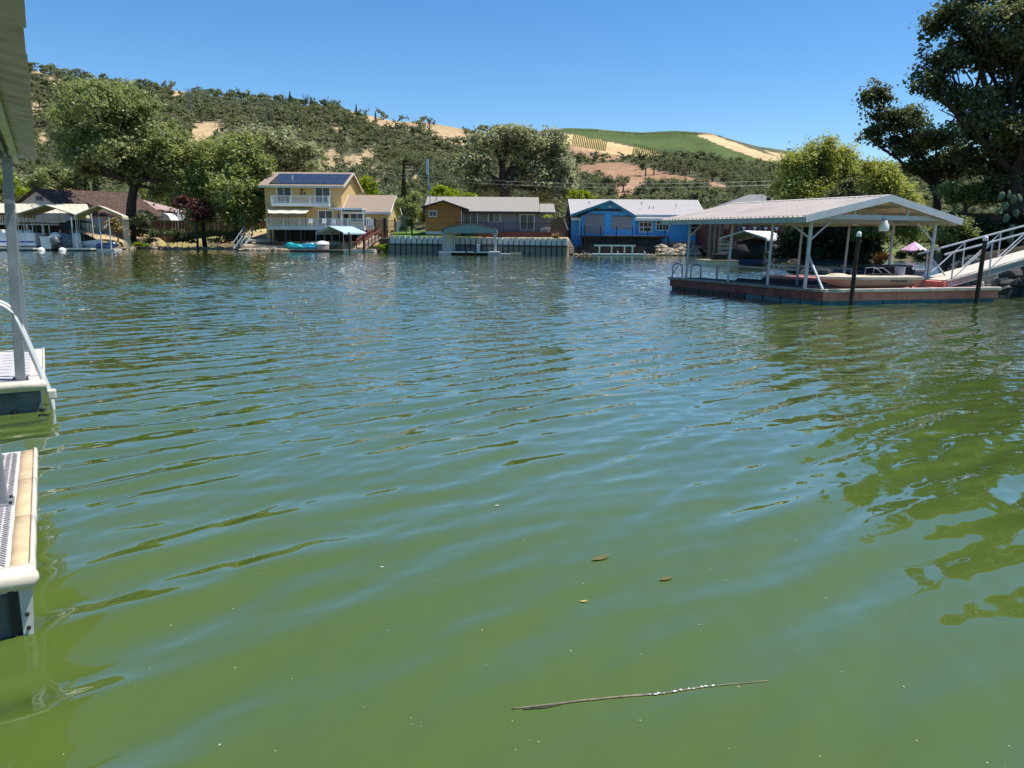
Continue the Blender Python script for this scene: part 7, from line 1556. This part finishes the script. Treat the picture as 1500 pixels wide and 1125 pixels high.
# posts
def npost(n_, s_, label, z1=3.08, w_=.11, lean=0.0):
    t = thing('awning_post', label, 'post', N(n_, s_, .39)); a, b = N(n_, s_, .39), N(n_ + lean, s_, z1); m = MB(); m.obox(a - nn_ * w_ / 2 - ne * w_ / 2, nn_ * w_, ne * w_, b - a); m.build('tube', GALV, t, bevel=.008)
    m = MB(); m.obox(a - nn_ * .09 - ne * .09, nn_ * .18, ne * .18, Vector((0, 0, .012))); m.build('base_plate', GALV, t)
    for dx in (-.07, .07):
        for dy in (-.07, .07): c = a + nn_ * dx + ne * dy; MB().tube(c + Vector((0, 0, .012)), c + Vector((0, 0, .028)), .012, .012, 6).build('bolt', DKSTEEL, t)
npost(-.40, 11.28, 'tall galvanised square post on the second dock section', lean=.12)
npost(-.42, 6.05, 'galvanised post cut by the left picture edge on the near dock section', lean=-.06)
npost(-.36, 14.0, 'farther thin galvanised post behind the ladder handrails', w_=.07, lean=.0)
# awning roof
aw = thing('dock_awning', 'corrugated metal dock awning running along the upper left edge', 'awning', N(-1, 8, 3.0)); sl_ = .2
zr_ = lambda n_: 3.2 + sl_ * (-n_)
s_ = -1.5; i = 0
while s_ < 12.5:
    e_ = min(s_ + .70, 12.56); secs = []; prof_ = []
    for k in range(15):
        q = k / 14; s2 = s_ + .004 + (e_ - s_ - .008) * q; prof_.append((s2, .018 * (1 if (k % 7) in (0, 1) else 0)))
    m = MB(); top = [[N(n_, a, zr_(n_) + h_ + .004) for a, h_ in prof_] + [N(n_, a, zr_(n_) + h_) for a, h_ in prof_[::-1]] for n_ in (.02 + .006 * ((i * 7) % 3 - 1), -1.2, -3.0)]
    m.loft(top); m.build('roof_panel', CORR, aw); s_ += .70; i += 1
m = MB(); m.beam(N(-.21, -1.5, zr_(-.21) - .075), N(-.21, 12.5, zr_(-.21) - .075), .05, .12); m.build('eave_beam', DULLWHITE, aw)
m = MB(); m.beam(N(-.30, -1.5, zr_(-.30) - .09), N(-.30, 12.5, zr_(-.30) - .09), .03, .10); m.build('inner_purlin', GALV, aw)
for s_ in (1.0, 3.3, 6.1, 8.6, 11.25, 12.45): m = MB(); m.beam(N(-.34, s_, zr_(-.34) - .07), N(-3.0, s_, zr_(-3) - .07), .05, .11); m.build('rafter', GALV, aw)
m = MB(); m.prism([N(.02, 12.57, zr_(0) - .01), N(-.34, 12.57, zr_(-.34) - .01), N(-.34, 12.57, zr_(-.34) - .1), N(.02, 12.57, zr_(0) - .02)], ne * .01); m.build('torn_flashing', GALV, aw)
# ------------------------------------------------------------------ things afloat
wz = lambda p: float(waves(np.array([p.x]), np.array([p.y]))[0])
A, B = G(750, 1036, .012), G(1126, 998, .012); t = thing('floating_stick', 'long thin curved stick with peeling bark floating near the camera', 'stick', (A + B) / 2); pts_ = []; rad = []
rr = random.Random(6); perp = Vector((-(B - A).y, (B - A).x, 0)).normalized()
for i in range(26):
    q = i / 25; pts_.append(A.lerp(B, q) + perp * (.022 * math.sin(q * 3.1) + .004 * math.sin(q * 9) + rr.uniform(-.0015, .0015)) + Vector((0, 0, 0))); pts_[-1].z = wz(pts_[-1]) + .003; rad.append((.003 + .0032 * math.sin(math.pi * min(1, q * 1.1 + .08))) * rr.uniform(.85, 1.15))
m = MB(); m.path(pts_, rad, 7); m.build('shaft', mat('wet_twig', (.20, .17, .11), .6, .45, 14, spec=.5), t, smooth=True)
m = MB()
for i in range(16): p = pts_[13 + i % 7].lerp(pts_[14 + i % 7], rr.random()); m.ell(p + Vector((rr.uniform(-.006, .006), rr.uniform(-.008, .004), .004)), (rr.uniform(.004, .010), rr.uniform(.003, .005), .003), 7, 4)
m.build('pale_fungus', WHITE, t); 
m = MB(); q0 = pts_[1]; m.path([pts_[5], q0.lerp(pts_[5], .5) - perp * .018, q0 - perp * .012], [.004, .003, .002], 5); m.build('split_twig', mat('dark_wet_twig', (.06, .05, .03), .5, .3, 14), t)
for px, py, a, L, col, lab in ((855, 877, .2, .055, 'yellow_leaf', 'yellow fallen leaf floating right of centre'), (976, 845, .5, .12, 'olive_leaf', 'long olive leaf floating right of the yellow leaf'), (880, 818, .6, .17, 'olive_leaf', 'long dark narrow leaf floating above the yellow leaf'), (560, 828, 0, .03, 'white_petal', 'small white petal floating left of centre'), (728, 739, .4, .045, 'white_petal', 'small pale leaf floating farther out near the centre'), (422, 632, .3, .06, 'yellow_leaf', 'pale yellow leaf floating on the left ripples')):
    p = G(px, py, .012); mt = mat(col, {'yellow_leaf': (.55, .45, .10), 'olive_leaf': (.14, .12, .03), 'white_petal': (.72, .70, .6)}[col], .5, .15, 20); m = MB(); R = Matrix.Rotation(a, 3, 'Z'); n_ = 7
    lf = [R @ Vector((L * (q - .5), L * .16 * math.sin(math.pi * q), .004 + .006 * abs(q - .5))) for q in np.linspace(0.02, 1, n_)]; rt_ = [R @ Vector((L * (q - .5), -L * .16 * math.sin(math.pi * q), .004 + .006 * abs(q - .5))) for q in np.linspace(0.02, 1, n_)]
    m.add(lf + rt_, [(i, i + 1, n_ + i + 1, n_ + i) for i in range(n_ - 1)]); o = solo(m, 'floating_leaf', mt, (0, 0, 0), lab, 'leaf'); p.z = wz(p) + .004; o.location = p
m = MB(); rr = random.Random(9)
for i in range(130):
    p = G(rr.uniform(80, 1480), rr.uniform(620, 1120), .008); r = rr.uniform(.002, .006); p.z = wz(p); m.ell(p + Vector((0, 0, .002)), (r, r, r * .5), 6, 3)
o = m.build('floating_specks', mat('pale_specks', (.45, .43, .28), .7, .3, 20)); o['kind'] = 'stuff'
